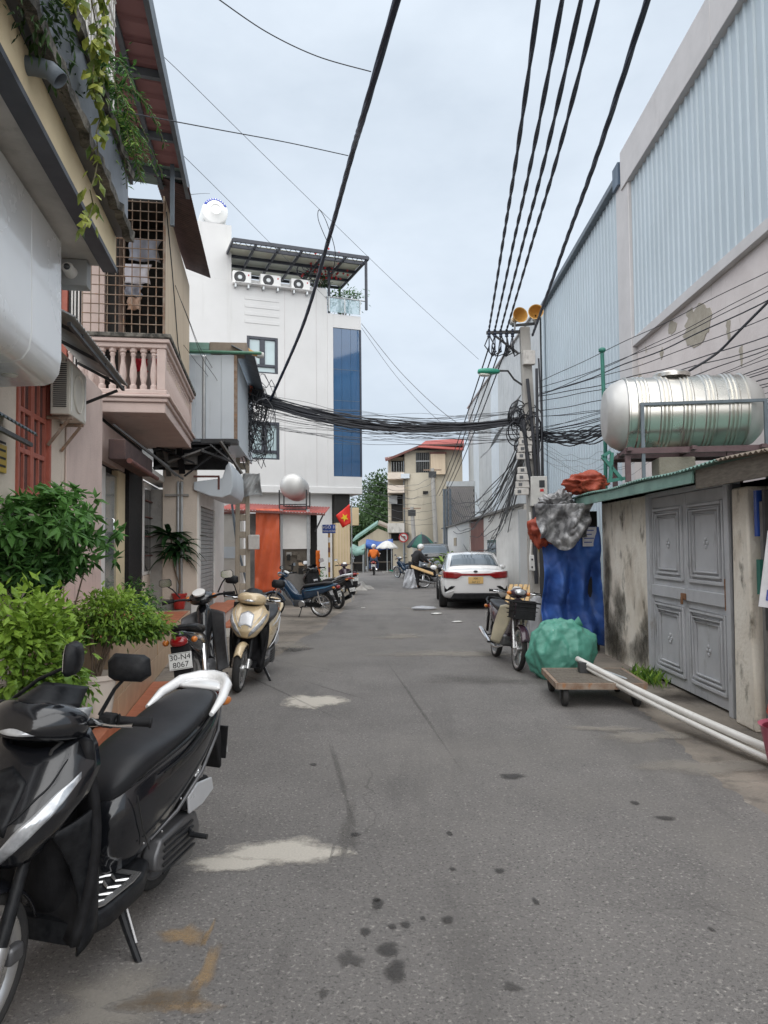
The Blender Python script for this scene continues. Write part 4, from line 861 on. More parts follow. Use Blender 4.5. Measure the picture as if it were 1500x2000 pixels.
q = MB(); q.cbox((.26, -.12, 1.75), (.26, .14, .34)); q.build('junction_box', 'meter_white', po, bevel=.02)
q = MB(); q.beam((-.5, 0, HPL - .35), (.5, 0, HPL - .35), .06); q.build('cross_arm', 'rusty_steel', po)
q = MB(); q.tube([(.10, -.1, HPL - .75), (.16, -.12, HPL - .45), (.25, -.14, HPL - .12)], .05, 8); q.build('orange_sleeve', 'orange_tarp', po)
hs = K.Y(497, 692, YK + 1.2); hw_ = K.wor(hs)
def horn(label, c, rz, tilt, r=.2, ln=.34):
    t = thing('loudspeaker', label, 'loudspeaker', c, 0, None, Euler((R(90 + tilt), 0, rz)))
    q = MB(); q.lathe([(.03, -.06), (.045, -.02), (.06, .02), (.09, .10), (.14, ln * .75), (r, ln - .02), (r + .012, ln), (r - .004, ln - .006), (.13, ln * .7), (.07, .06), (.02, .03)], 26); q.build('horn', 'horn_orange', t)
    q = MB(); q.lathe([(0, -.2), (.06, -.19), (.075, -.12), (.07, -.05), (.03, -.05)], 16); q.build('driver', 'meter_grey', t)
    q = MB(); q.beam((0, -.05, 0), (0, -.22, -.05), .03); q.build('bracket', 'galv', t)
    return t
horn('yellow horn loudspeaker beside the green gutter of the panelled house', hw_, R(-60), 0, .13, .26)

# ================================================================== LEFT: ORANGE TARP SHED
YSd = 20.6
sh = thing('tarpaulin_shed', 'small shed with a red sheet roof and white side panel beside an orange tarpaulin', 'shed', (0, 0, 0))
def sb(name, u0, u1, v0, v1, mtl, y=YSd, d=.06, bev=.004, par=None, z0=None):
    a, b = at(u0, v0, y), at(u1, v1, y); q = MB(); q.box(a.x, b.x, y, y + d, b.z if z0 is None else z0, a.z); return q.build(name, mtl, par or sh, bevel=bev)
sb('side_panel', 549, 606, 1004, 1072, 'white_paint'); sb('window_board', 556, 600, 1073, 1120, 'wood_old', YSd + .05); sb('lower_panel', 549, 606, 1121, 1160, 'concrete_dark', z0=0)
rn = random.Random(3)
for k in range(9): u = 557 + rn.uniform(0, 36); v = 1078 + rn.uniform(0, 36); sb('stored_junk', u, u + rn.uniform(5, 11), v, v + rn.uniform(5, 12), rn.choice(['cream_plaster', 'concrete', 'tile_beige', 'dark_interior', 'wood_old']), YSd + .01 - .005 * k, .04)
sb('corner_post', 547, 552, 995, 1100, 'galv', YSd - .07, .06, z0=0); sb('corner_post', 599, 605, 995, 1100, 'galv', YSd - .07, .06, z0=0)
sb('doorway', 606, 619, 1005, 1100, 'dark_interior', YSd + .3, .05, z0=0); sb('back_wall', 480, 619, 1003, 1100, 'concrete_dark', YSd + 1.6, .1, z0=0)
a, b = at(428, 994, YSd), at(636, 1003, YSd)
for k in range(5):
    x0 = a.x + (b.x - a.x) * k / 5; x1 = a.x + (b.x - a.x) * (k + 1) / 5; q = MB()
    q.M = Matrix.Identity(4); corr(q, YSd - .25, YSd + 1.7, x0, x1, lambda x, y: a.z + .02 + (x - YSd) * .14 + (b.z - a.z) * (y - a.x) / (b.x - a.x), .09, .022, rib=False)
    q.v = [(v_[1], v_[0], v_[2]) for v_ in q.v]; q.build('roof_sheet', 'red_roof', sh, smooth=60, solid=.006)
q = MB(); q.beam((a.x, YSd - .22, a.z - .04), (b.x, YSd - .22, b.z - .04), .05); q.build('roof_batten', 'rust_roof', sh)
q = MB(); q.beam((b.x - .05, YSd - .2, b.z - .04), (b.x - .3, YSd + .02, b.z - .5), .03); q.build('roof_brace', 'dark_steel', sh)
def hang(name, label, cat, u0, u1, v0, v1, y, mtl, seed, folds=3, flare=.0, depth=.05, ragged=0.02, nu=30, nv=24, par=None, solid=.008, crumple=.012):
    a, b = at(u0, v0, y), at(u1, v1, y); rn = random.Random(seed); ph = [rn.uniform(0, 6) for _ in range(5)]; cf = [(rn.uniform(-14, 14), rn.uniform(-14, 14), rn.uniform(0, 6)) for _ in range(6)]
    def fn(s, t):
        x = a.x + (b.x - a.x) * (s + (s - .5) * flare * t); z = a.z + (b.z - a.z) * t + ragged * math.sin(7 * s + ph[0]) * t
        yy = y + depth * math.sin(folds * 6.28 * s + ph[1] + .9 * math.sin(3 * t + ph[2])) * (.35 + .65 * t) + depth * .5 * math.sin(9 * t + ph[3] + 3 * s) * .6 + depth * .35 * math.sin(17 * s + 11 * t + ph[4]) + crumple * 3 * (ridged(Vector((x * 2.2, z * 1.6, seed * 7.7)), 3) - .5)
        return (x, yy, z)
    q = MB(); q.grid(fn, nu, nv); o = q.build(name, mtl, par, smooth=180, solid=solid)
    if label: tag(o, label, cat)
    return o
ot = hang('orange_tarpaulin', 'orange tarpaulin hung as the front wall of the small shed', 'tarpaulin', 500, 546, 994, 1157, YSd - .12, 'orange_tarp', 5, 1.2, .12, .05)
hang('hanging_cloth', 'ochre cloth hanging in the doorway of the red roofed shed', 'cloth', 617, 625, 1075, 1122, YSd + .1, 'cloth_orange', 6, 1, .1, .03, nu=8, nv=10)
st_ = thing('water_tank', 'round grey steel water tank on a frame above the red roofed shed', 'water tank', (at(575, 975, 21.2).x, 21.2, at(575, 990, 21.2).z - .25))
tz = .25 + .2 + .36; rt = .36
q = MB(); MY = Matrix.Translation((0, 0, tz)) @ Matrix.Rotation(R(90), 4, 'X')
q.lathe([(0, .62), (.2, .6), (.3, .54), (rt - .01, .46), (rt, .4), (rt, -.7), (.2, -.84), (0, -.86)], 32, MY); q.build('drum', 'stainless_matt', st_)
for x in (-.38, .38):
    for y in (-.35, .6): q = MB(); q.beam((x, y, -.1), (x, y, tz - .1), .035); q.build('stand_leg', 'dark_steel', st_)
for y in (-.35, .6):
    for z in (.16, .3): q = MB(); q.beam((-.38, y - .002, z), (.38, y - .002, z), .03); q.build('stand_rail', 'dark_steel', st_)
# loose grey sheet dangling from the pole
hang('loose_sheet', 'crumpled grey sheet dangling from the openwork pole', 'sheet', 474, 508, 925, 968, 17.0, 'grey_awning', 9, 1.1, .2, .08).rotation_euler = (0, 0, 0)

# ================================================================== WHITE FOUR-STOREY BUILDING
da, db = at(372, 800, 25.0), at(706, 800, 27.2)
D = Fr(da.x, da.y, math.atan2(db.y - da.y, db.x - da.x))
WB = thing('white_building', 'white four-storey building with a blue glass corner strip and a rooftop pergola', 'building', D.o, D.rz)
def dbx(name, u0, u1, v0, v1, mtl, y=0, d=.2, bev=.0, par=None, z0=None):
    a, b = D.Y(u0, v0, y), D.Y(u1, v1, y); q = MB(); q.box(a.x, b.x, y, y + d, b.z if z0 is None else z0, a.z); return q.build(name, mtl, par or WB, bevel=bev)
xR = D.Y(706, 800, 0).x; x640 = D.Y(640, 800, 0).x; z955 = D.Y(600, 950, 0).z; zpar = D.Y(500, 553, 0).z; zbal = D.Y(670, 615, 0).z; ztow = D.Y(420, 436, 0).z; x452 = D.Y(452, 500, 0).x
# wall with window openings
def winhole(u0, u1, v0, v1): a, b = D.Y(u0, v0, 0), D.Y(u1, v1, 0); return (a.x, b.x, b.z, a.z)
W1 = winhole(482, 543, 655, 731); W2 = winhole(486, 546, 822, 898)
xw0, xw1 = min(W1[0], W2[0]), max(W1[1], W2[1])
q = MB(); q.box(0, xw0, 0, 8, z955, zpar).box(xw1, x640, 0, 8, z955, zpar).box(xw0, xw1, 0, 8, z955, W2[2]).box(xw0, xw1, 0, 8, W2[3], W1[2]).box(xw0, xw1, 0, 8, W1[3], zpar)
for W_ in (W1, W2): q.box(xw0, W_[0], 0, 8, W_[2], W_[3]) if W_[0] - xw0 > .005 else None; q.box(W_[1], xw1, 0, 8, W_[2], W_[3]) if xw1 - W_[1] > .005 else None
q.build('wall', 'white_render', WB)
q = MB(); q.box(-1.5, x452, .0, 5, zpar + .002, ztow); q.build('stair_tower', 'white_render', WB)
q = MB(); q.box(-1.5, 0, 0.0, 8, 0, zpar); q.build('side_wall', 'white_render', WB)
q = MB(); q.box(x452 + .004, x640, .05, .2, zpar + .002, zpar + .12); q.build('parapet', 'white_render', WB)
xg0 = D.Y(651, 800, 0).x; zg0, zg1 = D.Y(680, 931, 0).z, D.Y(680, 642, 0).z
q = MB(); q.box(x640 + .001, xg0, -.02, 8, z955, zbal).box(xg0, xR, .0, 8, z955, zg0).box(xg0, xR, 0, 8, zg1, zbal).box(xg0, xR, .12, 8, zg0, zg1); q.build('corner_bay', 'white_render', WB)
zz = [zg0, zg0 + (zg1 - zg0) * .22, zg0 + (zg1 - zg0) * .33, zg0 + (zg1 - zg0) * .445, zg0 + (zg1 - zg0) * .51, zg0 + (zg1 - zg0) * .72, zg1]
for k in range(6):
    for j in range(3):
        xa = xg0 + (xR - .05 - xg0) * j / 3; xb = xg0 + (xR - .05 - xg0) * (j + 1) / 3
        q = MB(); q.box(xa + .004, xb - .004, .03, .05, zz[k] + .012, zz[k + 1] - .012); q.build('glass_panel', 'blue_glass', WB)
    q = MB(); q.box(xg0, xR, .025, .06, zz[k] - .012, zz[k] + .012); q.build('mullion', 'gutter_blue', WB)
q = MB(); q.box(xR - .05, xR, .0, .1, zg0, zg1); q.build('mullion', 'frame_dark', WB)
for k in range(12): q = MB(); q.box(xR + .001, xR + .03, .05 + .6 * k, .62 + .6 * k, zg0, zg1); q.build('glass_panel', 'blue_glass', WB)
for W_ in (W1, W2):
    x0, x1, z0, z1 = W_; t = .1
    q = MB(); zs = z0 + (z1 - z0) * .17; q.box(x0, x0 + t, .0, .12, z0, z1).box(x1 - t, x1, 0, .12, z0, z1).box(x0 + t, x1 - t, 0, .12, z1 - t, z1).box(x0 + t, x1 - t, 0, .12, z0, z0 + .05).box(x0 + t, x1 - t, 0, .12, zs, zs + .1).box((x0 + x1) / 2 - .09, (x0 + x1) / 2 + .09, 0, .12, zs + .1, z1 - t)
    wf_ = q.build('window', 'frame_dark', WB, bevel=.01)
    for (xa, xb, za, zb2) in ((x0 + t, (x0 + x1) / 2 - .09, zs + .1, z1 - t), ((x0 + x1) / 2 + .09, x1 - t, zs + .1, z1 - t), (x0 + t, x1 - t, z0 + .05, zs)): q = MB(); q.box(xa, xb, .06, .07, za, zb2); q.build('pane', 'window_glass', wf_)
for k in range(4):
    a, b = D.Y(478, 578 + 15 * k, 0), D.Y(545, 591.5 + 15 * k, 0); q = MB(); q.box(a.x, b.x, -.015, -.002, b.z, a.z); q.build('siding_board', 'white_render', WB, bevel=.006)
for u in (556, 618): a = D.Y(u, 700, 0); q = MB(); q.box(a.x - .012, a.x + .012, -.006, -.001, z955, zpar); q.build('render_joint', 'flashing', WB)
# ground floor
q = MB(); xgf = D.Y(654, 1000, 0).x; q.box(-1.5, xgf, .35, 8, 0, z955 - .25); q.build('ground_floor_wall', 'white_render', WB)
q = MB(); q.box(-1.5, xR, -.05, 8, z955 - .25, z955 - .002); q.build('floor_slab', 'white_render', WB, bevel=.02)
xpl0, xpl1 = D.Y(656, 1060, .1).x, D.Y(684, 1060, .1).x
q = MB(); q.box(xpl0, xpl1, .1, .6, 0, z955 - 1.3); q.build('pillar', 'beige_pillar', WB, bevel=.01); q = MB(); q.box(xpl0 - .02, xpl1, .12, .58, z955 - 1.298, z955 - .252); q.build('shop_recess', 'dark_interior', WB)
for k in range(5): q = MB(); xx = xpl0 + (xpl1 - xpl0) * (k + .5) / 5; q.box(xx - .01, xx + .01, .085, .099, .1, z955 - 1.35); q.build('pillar_rib', 'beige_sheet', WB)
q = MB(); a = D.Y(684, 1010, -.2); q.box(xpl1 + .02, xpl1 + .28, -.1, .5, a.z - .3, a.z + .35); q.build('meter_box', 'beige_pillar', WB, bevel=.02)
# pergola
zpg = D.Y(600, 488, -1.2).z; xp0, xp1 = D.Y(453, 470, -1.0).x, D.Y(716, 512, -1.0).x
pg = MB(); pg.beam((xp0, -1.2, zpg), (xp1, -1.2, zpg), .08, .12); pgo = pg.build('pergola', 'frame_dark', WB)
for y in (-.7, .2, 1.1, 2.0): q = MB(); q.beam((xp0, y, zpg - .02), (xp1, y, zpg - .02), .07, .1); q.build('beam', 'frame_dark', pgo)
for k in range(7): x = xp0 + (xp1 - xp0) * k / 6; q = MB(); q.beam((x, -1.2, zpg - .002), (x, 2.0, zpg - .002), .06, .1); q.build('rafter', 'frame_dark', pgo)
for k in range(6): x = xp0 + (xp1 - xp0) * k / 6; q = MB(); q.box(x + .03, x + (xp1 - xp0) / 6 - .03, -.75, 2.0, zpg + .055, zpg + .065); q.build('roof_sheet', 'canopy_cream', pgo)
for x, y in ((xp1 - .06, -1.1), (x640 + .1, .1), (xp0 + .1, 1.9), (xp1 - .1, 1.9)): q = MB(); q.beam((x, y, zpg), (x, y, (zbal - .1) if x > x640 else zpar), .08); q.build('post', 'frame_dark', pgo)
q = MB(); oc = D.Y(604, 531, .25); MX_ = Matrix.Translation(oc) @ Matrix.Rotation(R(90), 4, 'X') @ Matrix.Diagonal((1, .72, 1, 1))
q.lathe([(.44, -.02), (.48, -.02), (.48, .02), (.44, .02), (.44, -.02)], 28, MX_)
for k in range(8): a_ = k * math.pi / 4; q.tube([MX_ @ Vector((.44 * math.cos(a_), .44 * math.sin(a_), 0)), MX_ @ Vector((.22 * math.cos(a_ + .5), .22 * math.sin(a_ + .5), 0)), MX_ @ Vector((.08 * math.cos(a_), .08 * math.sin(a_), 0))], .015, 5)
q.tube([oc + Vector((0, 0, .34)), oc + Vector((0, 0, zpg - oc.z))], .012, 5); q.build('scroll_ornament', 'frame_dark', pgo)
for k in range(14):
    x = xp0 + (xp1 - xp0) * (k + .5) / 14; q = MB(); q.tube([(x - .12, -1.2, zpg - .05), (x, -1.2, zpg - .2), (x + .12, -1.2, zpg - .05)], .012, 5); q.build('scroll', 'frame_dark', pgo)
q = MB(); a, b = D.Y(642, 581, -.05), D.Y(703, 615, -.05); q.box(a.x, b.x, -.06, -.045, b.z, a.z); q.build('glass_balustrade', 'balustrade_glass', WB); q = MB(); q.tube([(a.x - .1, -.05, a.z + .02), (b.x + .25, -.05, a.z + .02)], .03, 8); q.build('handrail', 'galv', WB)
for x in (a.x, (a.x + b.x) / 2, b.x): q = MB(); q.beam((x, -.08, b.z), (x, -.08, a.z), .035); q.build('baluster_post', 'galv', WB)
def acunit(label, u0, u1, v0, v1, y=-.2, grill='dark_steel'):
    a, b = D.Y(u0, v0, y), D.Y(u1, v1, y); t = thing('air_conditioner', label, 'air conditioner', D.wor((a.x, y, b.z)), D.rz); w_, h_ = b.x - a.x, a.z - b.z
    q = MB(); q.box(0, w_, 0, .3, 0, h_); q.build('casing', 'tank_plastic', t, bevel=.02)
    q = MB(); q.lathe([(0, .0), (.06, .012), (h_ * .1, .006), (h_ * .4, .006), (h_ * .42, .02), (h_ * .46, .0)], 24, Matrix.Translation((w_ * .38, 0, h_ / 2)) @ Matrix.Rotation(R(90), 4, 'X')); q.build('fan_grille', grill, t)
    q = MB(); q.lathe([(0, .022), (.07, .02), (.08, .01)], 12, Matrix.Translation((w_ * .38, 0, h_ / 2)) @ Matrix.Rotation(R(90), 4, 'X')); q.build('fan_hub', 'galv', t)
    for x in (w_ * .15, w_ * .85): q = MB(); q.box(x - .03, x + .03, 0.02, .28, -.12, -.002); q.build('foot', 'galv', t)
    q = MB(); q.box(w_ * .82, w_ * .88, -.006, -.001, h_ * .65, h_ * .78); q.build('badge', 'logo_red', t)
acunit('white air conditioner on the roof edge next to the white stair tower', 455, 491, 527, 556)
acunit('white air conditioner in the middle of three on the roof edge', 509, 549, 534, 562)
acunit('white air conditioner on the roof edge nearest the hanging roof plants', 569, 606, 543, 569)
q = MB(); q.box(x452 + .1, D.Y(612, 560, -.2).x, -.24, .04, zpar - .09, zpar - .02 - .1); q.build('equipment_ledge', 'white_render', WB)
# rooftop tank with blue band
tp = D.Y(414, 430, 1.2)
rtk = thing('water_tank', 'white roof tank with a blue lettered band on the stair tower', 'water tank', D.wor((tp.x, 1.2, ztow)), D.rz)
q = MB(); MY = Matrix.Translation((0, 0, .62)) @ Matrix.Rotation(R(90), 4, 'X')
q.lathe([(0, .95), (.16, .95), (.18, .98), (.2, .95), (.33, .9), (.44, .82), (.46, .7), (.46, -.6), (.3, -.75), (0, -.8)], 36, MY); q.build('drum', 'tank_plastic', rtk)
q = MB(); q.lathe([(.345, .903), (.435, .835)], 36, MY, R(25), R(155)); q.build('blue_band', 'logo_blue', rtk, solid=.006)
for k in range(9):
    a_ = R(40 + 100 * k / 8); q = MB(); q.M = MY @ Matrix.Rotation(a_ - math.pi / 2, 4, 'Z'); q.box(-.02, .02, .37, .41, .885, .892); q.build('lettering', 'sign_text', rtk)
for x in (-.4, .4):
    for y in (-.6, .4): q = MB(); q.beam((x, y, 0), (x * .9, y, .5), .05); q.build('stand_leg', 'galv', rtk)
# terrace planting
tpz = D.Y(640, 600, .6); pm = D.wor((tpz.x + .6, .5, zbal)); bush('roof_plant', 'leafy roof terrace shrub behind the glass balustrade', pm, (pm.x, pm.y, pm.z + .75), (.6, .2, .4), 500, .12, 'leaf_deep', 51, 5, clumps=20, stemr=.02)
pm = D.wor((tpz.x - .5, .4, zpar)); bush('roof_plant', 'red flowering creeper on the roof under the pergola', pm, (pm.x, pm.y, pm.z + .5), (.45, .2, .35), 260, .11, 'leaf_far', 52, 5, clumps=14, stemr=.02)
rn = random.Random(8); q = MB()
for k in range(70): p_ = (tpz.x - .2 + rn.gauss(0, .35), .2 + rn.gauss(0, .15), zpar + .9 + rn.gauss(0, .25)); q.ball(D.wor(p_), .05, 4)
tag(q.build('bougainvillea_flowers', 'logo_red', smooth=0), 'cluster of small red flowers under the white building pergola', 'flowers')
# ================================================================== STREET NAME SIGN AND FLAG
sp = at(643, 1100, 22.5)
sn = thing('street_sign', 'blue street name sign on an orange striped post beside the shed', 'sign', (sp.x, 22.5, 0)); zsg = at(643, 1033, 22.5).z
q = MB(); q.tube([(0, 0, 0), (0, 0, zsg + .1)], .032, 10); q.build('post', 'horn_orange', sn)
for k in range(6): q = MB(); q.lathe([(.034, .25 + .3 * k), (.034, .4 + .3 * k)], 10); q.build('stripe', 'white_paint' if k % 2 else 'rust_roof', sn)
q = MB(); q.box(-.2, .2, -.05, -.035, zsg - .13, zsg + .13); q.build('plate', 'sign_blue', sn, bevel=.004)
text_mesh('NGÕ 10', .13, 'lettering', 'sign_text', sn, (0, -.052, zsg + .05), (R(90), 0, 0)); text_mesh('TRẦN HƯNG', .066, 'lettering', 'sign_text', sn, (0, -.052, zsg - .07), (R(90), 0, 0))
fb = at(687, 1060, 22.0)
fl = thing('flag', 'red flag with a yellow star hanging from a slanted pole on the white building', 'flag', (fb.x, 22.0, 0))
f0, f1, f2, f3 = [at(u, v, 22.0) - Vector((fb.x, 22.0, 0)) for u, v in ((683, 984), (685, 1022), (669, 1031), (656, 1007))]
q = MB(); q.grid(lambda s, t: tuple((f0.lerp(f3, s)).lerp(f1.lerp(f2, s), t) + Vector((0, .05 * math.sin(5 * s + 2 * t) * s, 0))), 14, 10); q.build('cloth', 'flag_red', fl, smooth=180, solid=.004)
star = []; fc = (f0 + f1 + f2 + f3) / 4 + Vector((.0, -.05, 0))
for k in range(10): a_ = math.pi / 2 + .5 + k * math.pi / 5; r_ = .12 if k % 2 == 0 else .05; star.append((r_ * math.cos(a_), r_ * 1.1 * math.sin(a_)))
q = MB(); q.prism(star, .006, Matrix.Translation(fc) @ Matrix.Rotation(R(90), 4, 'X')); q.build('star', 'flag_yellow', fl)
q = MB(); q.tube([(.0, 0, 0), (.0, 0, f0.z + .08)], .016, 8); q.build('flagpole', 'galv', fl)
pm = G(676, 1118); bush('pot_plant', 'rounded green plant at the foot of the beige pillar', (pm.x, 24.0, 0), (pm.x + .05, 24.0, .75), (.32, .25, .32), 700, .1, 'leaf_deep', 55, 5, clumps=18)
# ================================================================== END OF THE STREET
EB = thing('ochre_house', 'weathered ochre three-storey house with a red tin roof at the street bend', 'house', (0, 0, 0)); YE = 52
def eb(name, u0, u1, v0, v1, mtl, y=YE, d=.3, par=None, bev=0, z0=None):
    a, b = at(u0, v0, y), at(u1, v1, y); q = MB(); q.box(a.x, b.x, y, y + d, b.z if z0 is None else z0, a.z); return q.build(name, mtl, par or EB, bevel=bev)
eb('wall', 790, 905, 880, 1060, 'ochre_wall', YE, 8, z0=0); eb('side_wall', 758, 789.8, 893, 1060, 'ochre_wall', YE + .9, 7, z0=0)
ca = at(823, 960, YE); q = MB(); q.lathe([(1.05, 0), (1.05, at(823, 925, YE).z)], 20, Matrix.Translation((ca.x, YE + .3, 0)), R(180), R(360)); q.build('round_bay', 'ochre_wall', EB)
for v0, v1, mm_ in ((893, 935, 'cream_plaster'), (948, 962, 'cream_plaster'), (1022, 1040, 'grimy_white')): bo = eb('balcony', 757, 790, v0 + (30 if v0 == 893 else 0), v1, mm_, YE - .3, 1.2)
for v0, v1 in ((900, 921), (966, 1018), (1042, 1056)): eb('balcony_opening', 764, 787, v0, v1, 'dark_interior', YE + .88, .02)
for k in range(6): eb('balcony_bar', 759 + 5 * k, 759.7 + 5 * k, 902, 925, 'galv', YE - .25, .04)
eb('balcony_panel', 760, 776, 968, 984, 'grey_awning', YE + .5, .1); eb('drainpipe', 787.5, 790.5, 900, 1055, 'steel_frame', YE - .15, .15, z0=0)
w_ = eb('barred_window', 812, 839, 884, 924, 'dark_interior', YE - .06, .05)
for k in range(8): eb('bar', 812.5 + 3.6 * k, 813.2 + 3.6 * k, 884, 924, 'galv', YE - .12, .04, w_)
eb('bar', 812, 839, 900, 901, 'galv', YE - .13, .03, w_); eb('blind', 841, 870, 886, 926, 'beige_sheet', YE - .35, .34); eb('blind_frame', 840, 872, 883, 886, 'rust_roof', YE - .4, .4)
eb('air_conditioner_box', 783, 800, 925, 934, 'panel_blue', YE - .5, .4); eb('vent', 826, 836.5, 959, 965, 'dark_interior', YE - 1.2 + .4, .05)
eb('small_window', 837, 848, 1037, 1052, 'dark_interior', YE - .05, .04); eb('awning', 780, 798, 1040, 1046, 'dark_steel', YE - .8, .8)
a, b, c_, d_ = at(752, 897, YE - .5), at(822, 868, YE - .5), at(905, 866, YE - .5), at(908, 880, YE - .9)
q = MB(); q.loft([[a, b, c_], [a + Vector((0, 9, 1.2)), b + Vector((0, 9, .6)), c_ + Vector((0, 9, .6))]], closed=False, cap=False); q.build('roof', 'rust_roof', EB, solid=.15, smooth=0)
a, b, c_, d_ = at(816, 874, YE - .9), at(906, 880, YE - .9), at(906, 858, YE + 2), at(832, 862, YE + 2)
q = MB(); q.add([a, b, c_, d_], [(0, 1, 2, 3)]); q.build('roof_sheet', 'red_roof', EB, solid=.06, smooth=0)
# utility poles at the bend
for (u, v0, v1, r0, lb) in ((846, 915, 1055, .13, 'grey utility pole before the ochre house round bay'), (805, 990, 1060, .12, 'short pole with a transformer before the ochre house')):
    pb_ = at(u, v1, YE - 3); zt2 = at(u, v0, YE - 3).z; t = thing('utility_pole', lb, 'utility pole', (pb_.x, YE - 3, 0)); q = MB(); q.tube([(0.25, 0, 0), (0, 0, zt2)], [r0 * 1.3, r0], 12); q.build('shaft', 'pole_grey', t)
    q = MB(); q.cbox((0, 0, zt2 - .4), (.5, .3, .4)); q.build('fitting', 'dark_steel', t); q = MB(); q.beam((-.6, 0, zt2 - .1), (.6, 0, zt2 - .1), .08); q.build('cross_arm', 'rusty_steel', t)
# low houses and market stalls
GH = thing('gable_house', 'low tile-roofed house behind the market stalls', 'house', (0, 0, 0)); YG = 60
a, b, c_ = at(690, 1058, YG), at(738, 1025, YG), at(770, 1058, YG)
q = MB(); q.add([a, b, b + Vector((0, 8, .5)), a + Vector((0, 8, .5))], [(0, 1, 2, 3)]); q.build('roof_slope', 'tin_green', GH, solid=.15, smooth=0)
q = MB(); q.add([b, c_ + Vector((2, 0, 0)), c_ + Vector((2, 8, .5)), b + Vector((0, 8, .5))], [(0, 1, 2, 3)]); q.build('roof_slope', 'tile_roof', GH, solid=.15, smooth=0)
q = MB(); q.add([a + Vector((.4, .2, 0)), b + Vector((0, .2, -.3)), c_ + Vector((1.5, .2, 0)), (c_.x + 1.5, YG + .2, 0), (a.x + .4, YG + .2, 0)], [(0, 1, 2, 3, 4)]); q.build('gable', 'ochre_wall', GH)
q = MB(); q.box(a.x + 1, c_.x, YG + .05, YG + .15, 0, 1.9); q.build('shop_opening', 'dark_interior', GH)
def stall(name, label, u0, u1, v, mtl, Y, d=2.2, z1=None):
    a, b = at(u0, v, Y), at(u1, v, Y); t = thing(name, label, 'market stall', ((a.x + b.x) / 2, Y, 0)); w_ = (b.x - a.x) / 2
    q = MB(); q.grid(lambda s, k: (-w_ + 2 * w_ * s, d * k, a.z + .3 * k - .12 * math.sin(math.pi * s) + .04 * math.sin(9 * s)), 10, 6); q.build('canopy', mtl, t, smooth=180, solid=.02)
    q = MB(); q.grid(lambda s, k: (-w_ + 2 * w_ * s, -.01, a.z - .12 * math.sin(math.pi * s) - .3 * k + .03 * math.sin(12 * s)), 10, 2); q.build('valance', mtl, t, smooth=180, solid=.02)
    for x in (-w_ + .1, w_ - .1):
        for y in (.1, d - .1): q = MB(); q.tube([(x, y, 0), (x, y, a.z)], .03, 6); q.build('post', 'galv', t)
    q = MB(); q.box(-w_ * .8, w_ * .8, .4, 1.4, .55, .62); q.build('table_top', 'wood_old', t)
    for x in (-w_ * .7, w_ * .7): q = MB(); q.box(x - .04, x + .04, .5, 1.3, 0, .55); q.build('trestle', 'wood_old', t)
    q = MB(); q.box(-w_, w_, d, d + .05, 0, a.z); q.build('back_cloth', 'dark_interior', t)
    return t
stall('market_stall', 'market stall under a bright blue tarpaulin', 714, 768, 1062, 'blue_tarp', 47); stall('market_stall', 'market stall with a dark green sheet canopy beside the blue one', 684, 712, 1072, 'tin_green', 45)
stall('market_stall', 'market stall with a low dark canopy under the green umbrella', 818, 858, 1070, 'umbrella_dark', 41)
def parasol(label, u, v0, v1, wpx, Y, mA, mB, ribs=8):
    c0 = at(u, v0, Y); r_ = wpx / 2 * Y / FPX; zt2, zb2 = c0.z, at(u, v1, Y).z; t = thing('parasol', label, 'parasol', (c0.x, Y, 0))
    for k in range(ribs):
        q = MB(); a0, a1 = 6.283 * k / ribs, 6.283 * (k + 1) / ribs
        q.grid(lambda s, k2: (r_ * k2 * math.cos(a0 + (a1 - a0) * s) * (1 - .05 * math.sin(math.pi * s)), r_ * k2 * math.sin(a0 + (a1 - a0) * s) * (1 - .05 * math.sin(math.pi * s)), zt2 - (zt2 - zb2) * (k2 ** 1.7) + .06 * math.sin(math.pi * s) * -k2), 4, 6); q.build('canopy_panel', mA if k % 2 else mB, t, smooth=180, solid=.01)
    q = MB(); q.tube([(0, 0, 0), (0, 0, zt2 + .1)], .03, 8); q.build('pole', 'galv', t); q = MB(); q.lathe([(0, 0), (.3, 0), (.3, .1), (0, .12)], 14); q.build('base', 'concrete', t)
parasol('large green and black market parasol', 823, 1043, 1068, 58, 38, 'umbrella_green', 'umbrella_dark'); parasol('off-white market parasol beside the blue stall', 756, 1056, 1070, 44, 44, 'umbrella_white', 'umbrella_white')
ts = thing('traffic_sign', 'round red bordered no left turn sign before the ochre house', 'sign', (at(788, 1050, 40).x, 40, 0)); zt2 = at(788, 1050, 40).z
q = MB(); q.tube([(0, 0, 0), (0, 0, zt2 + .2)], .03, 8); q.build('post', 'galv', ts); q = MB(); q.lathe([(0, 0), (.26, 0), (.26, .02), (0, .02)], 24, Matrix.Translation((0, -.04, zt2)) @ Matrix.Rotation(R(90), 4, 'X')); q.build('plate', 'plate_white', ts)
q = MB(); q.lathe([(.2, .022), (.26, .022), (.26, .03), (.2, .03), (.2, .022)], 24, Matrix.Translation((0, -.04, zt2)) @ Matrix.Rotation(R(90), 4, 'X')); q.build('red_ring', 'logo_red', ts)
q = MB(); q.beam((.08, -.075, zt2 - .12), (.08, -.075, zt2 + .04), .045, .01, (0, 1, 0)).beam((.1, -.075, zt2 + .05), (-.12, -.075, zt2 + .05), .045, .01, (0, 1, 0)); q.build('arrow', 'ink_black', ts); q = MB(); q.beam((-.15, -.08, zt2 + .15), (.15, -.08, zt2 - .15), .04, .01, (0, 1, 0)); q.build('red_bar', 'logo_red', ts)
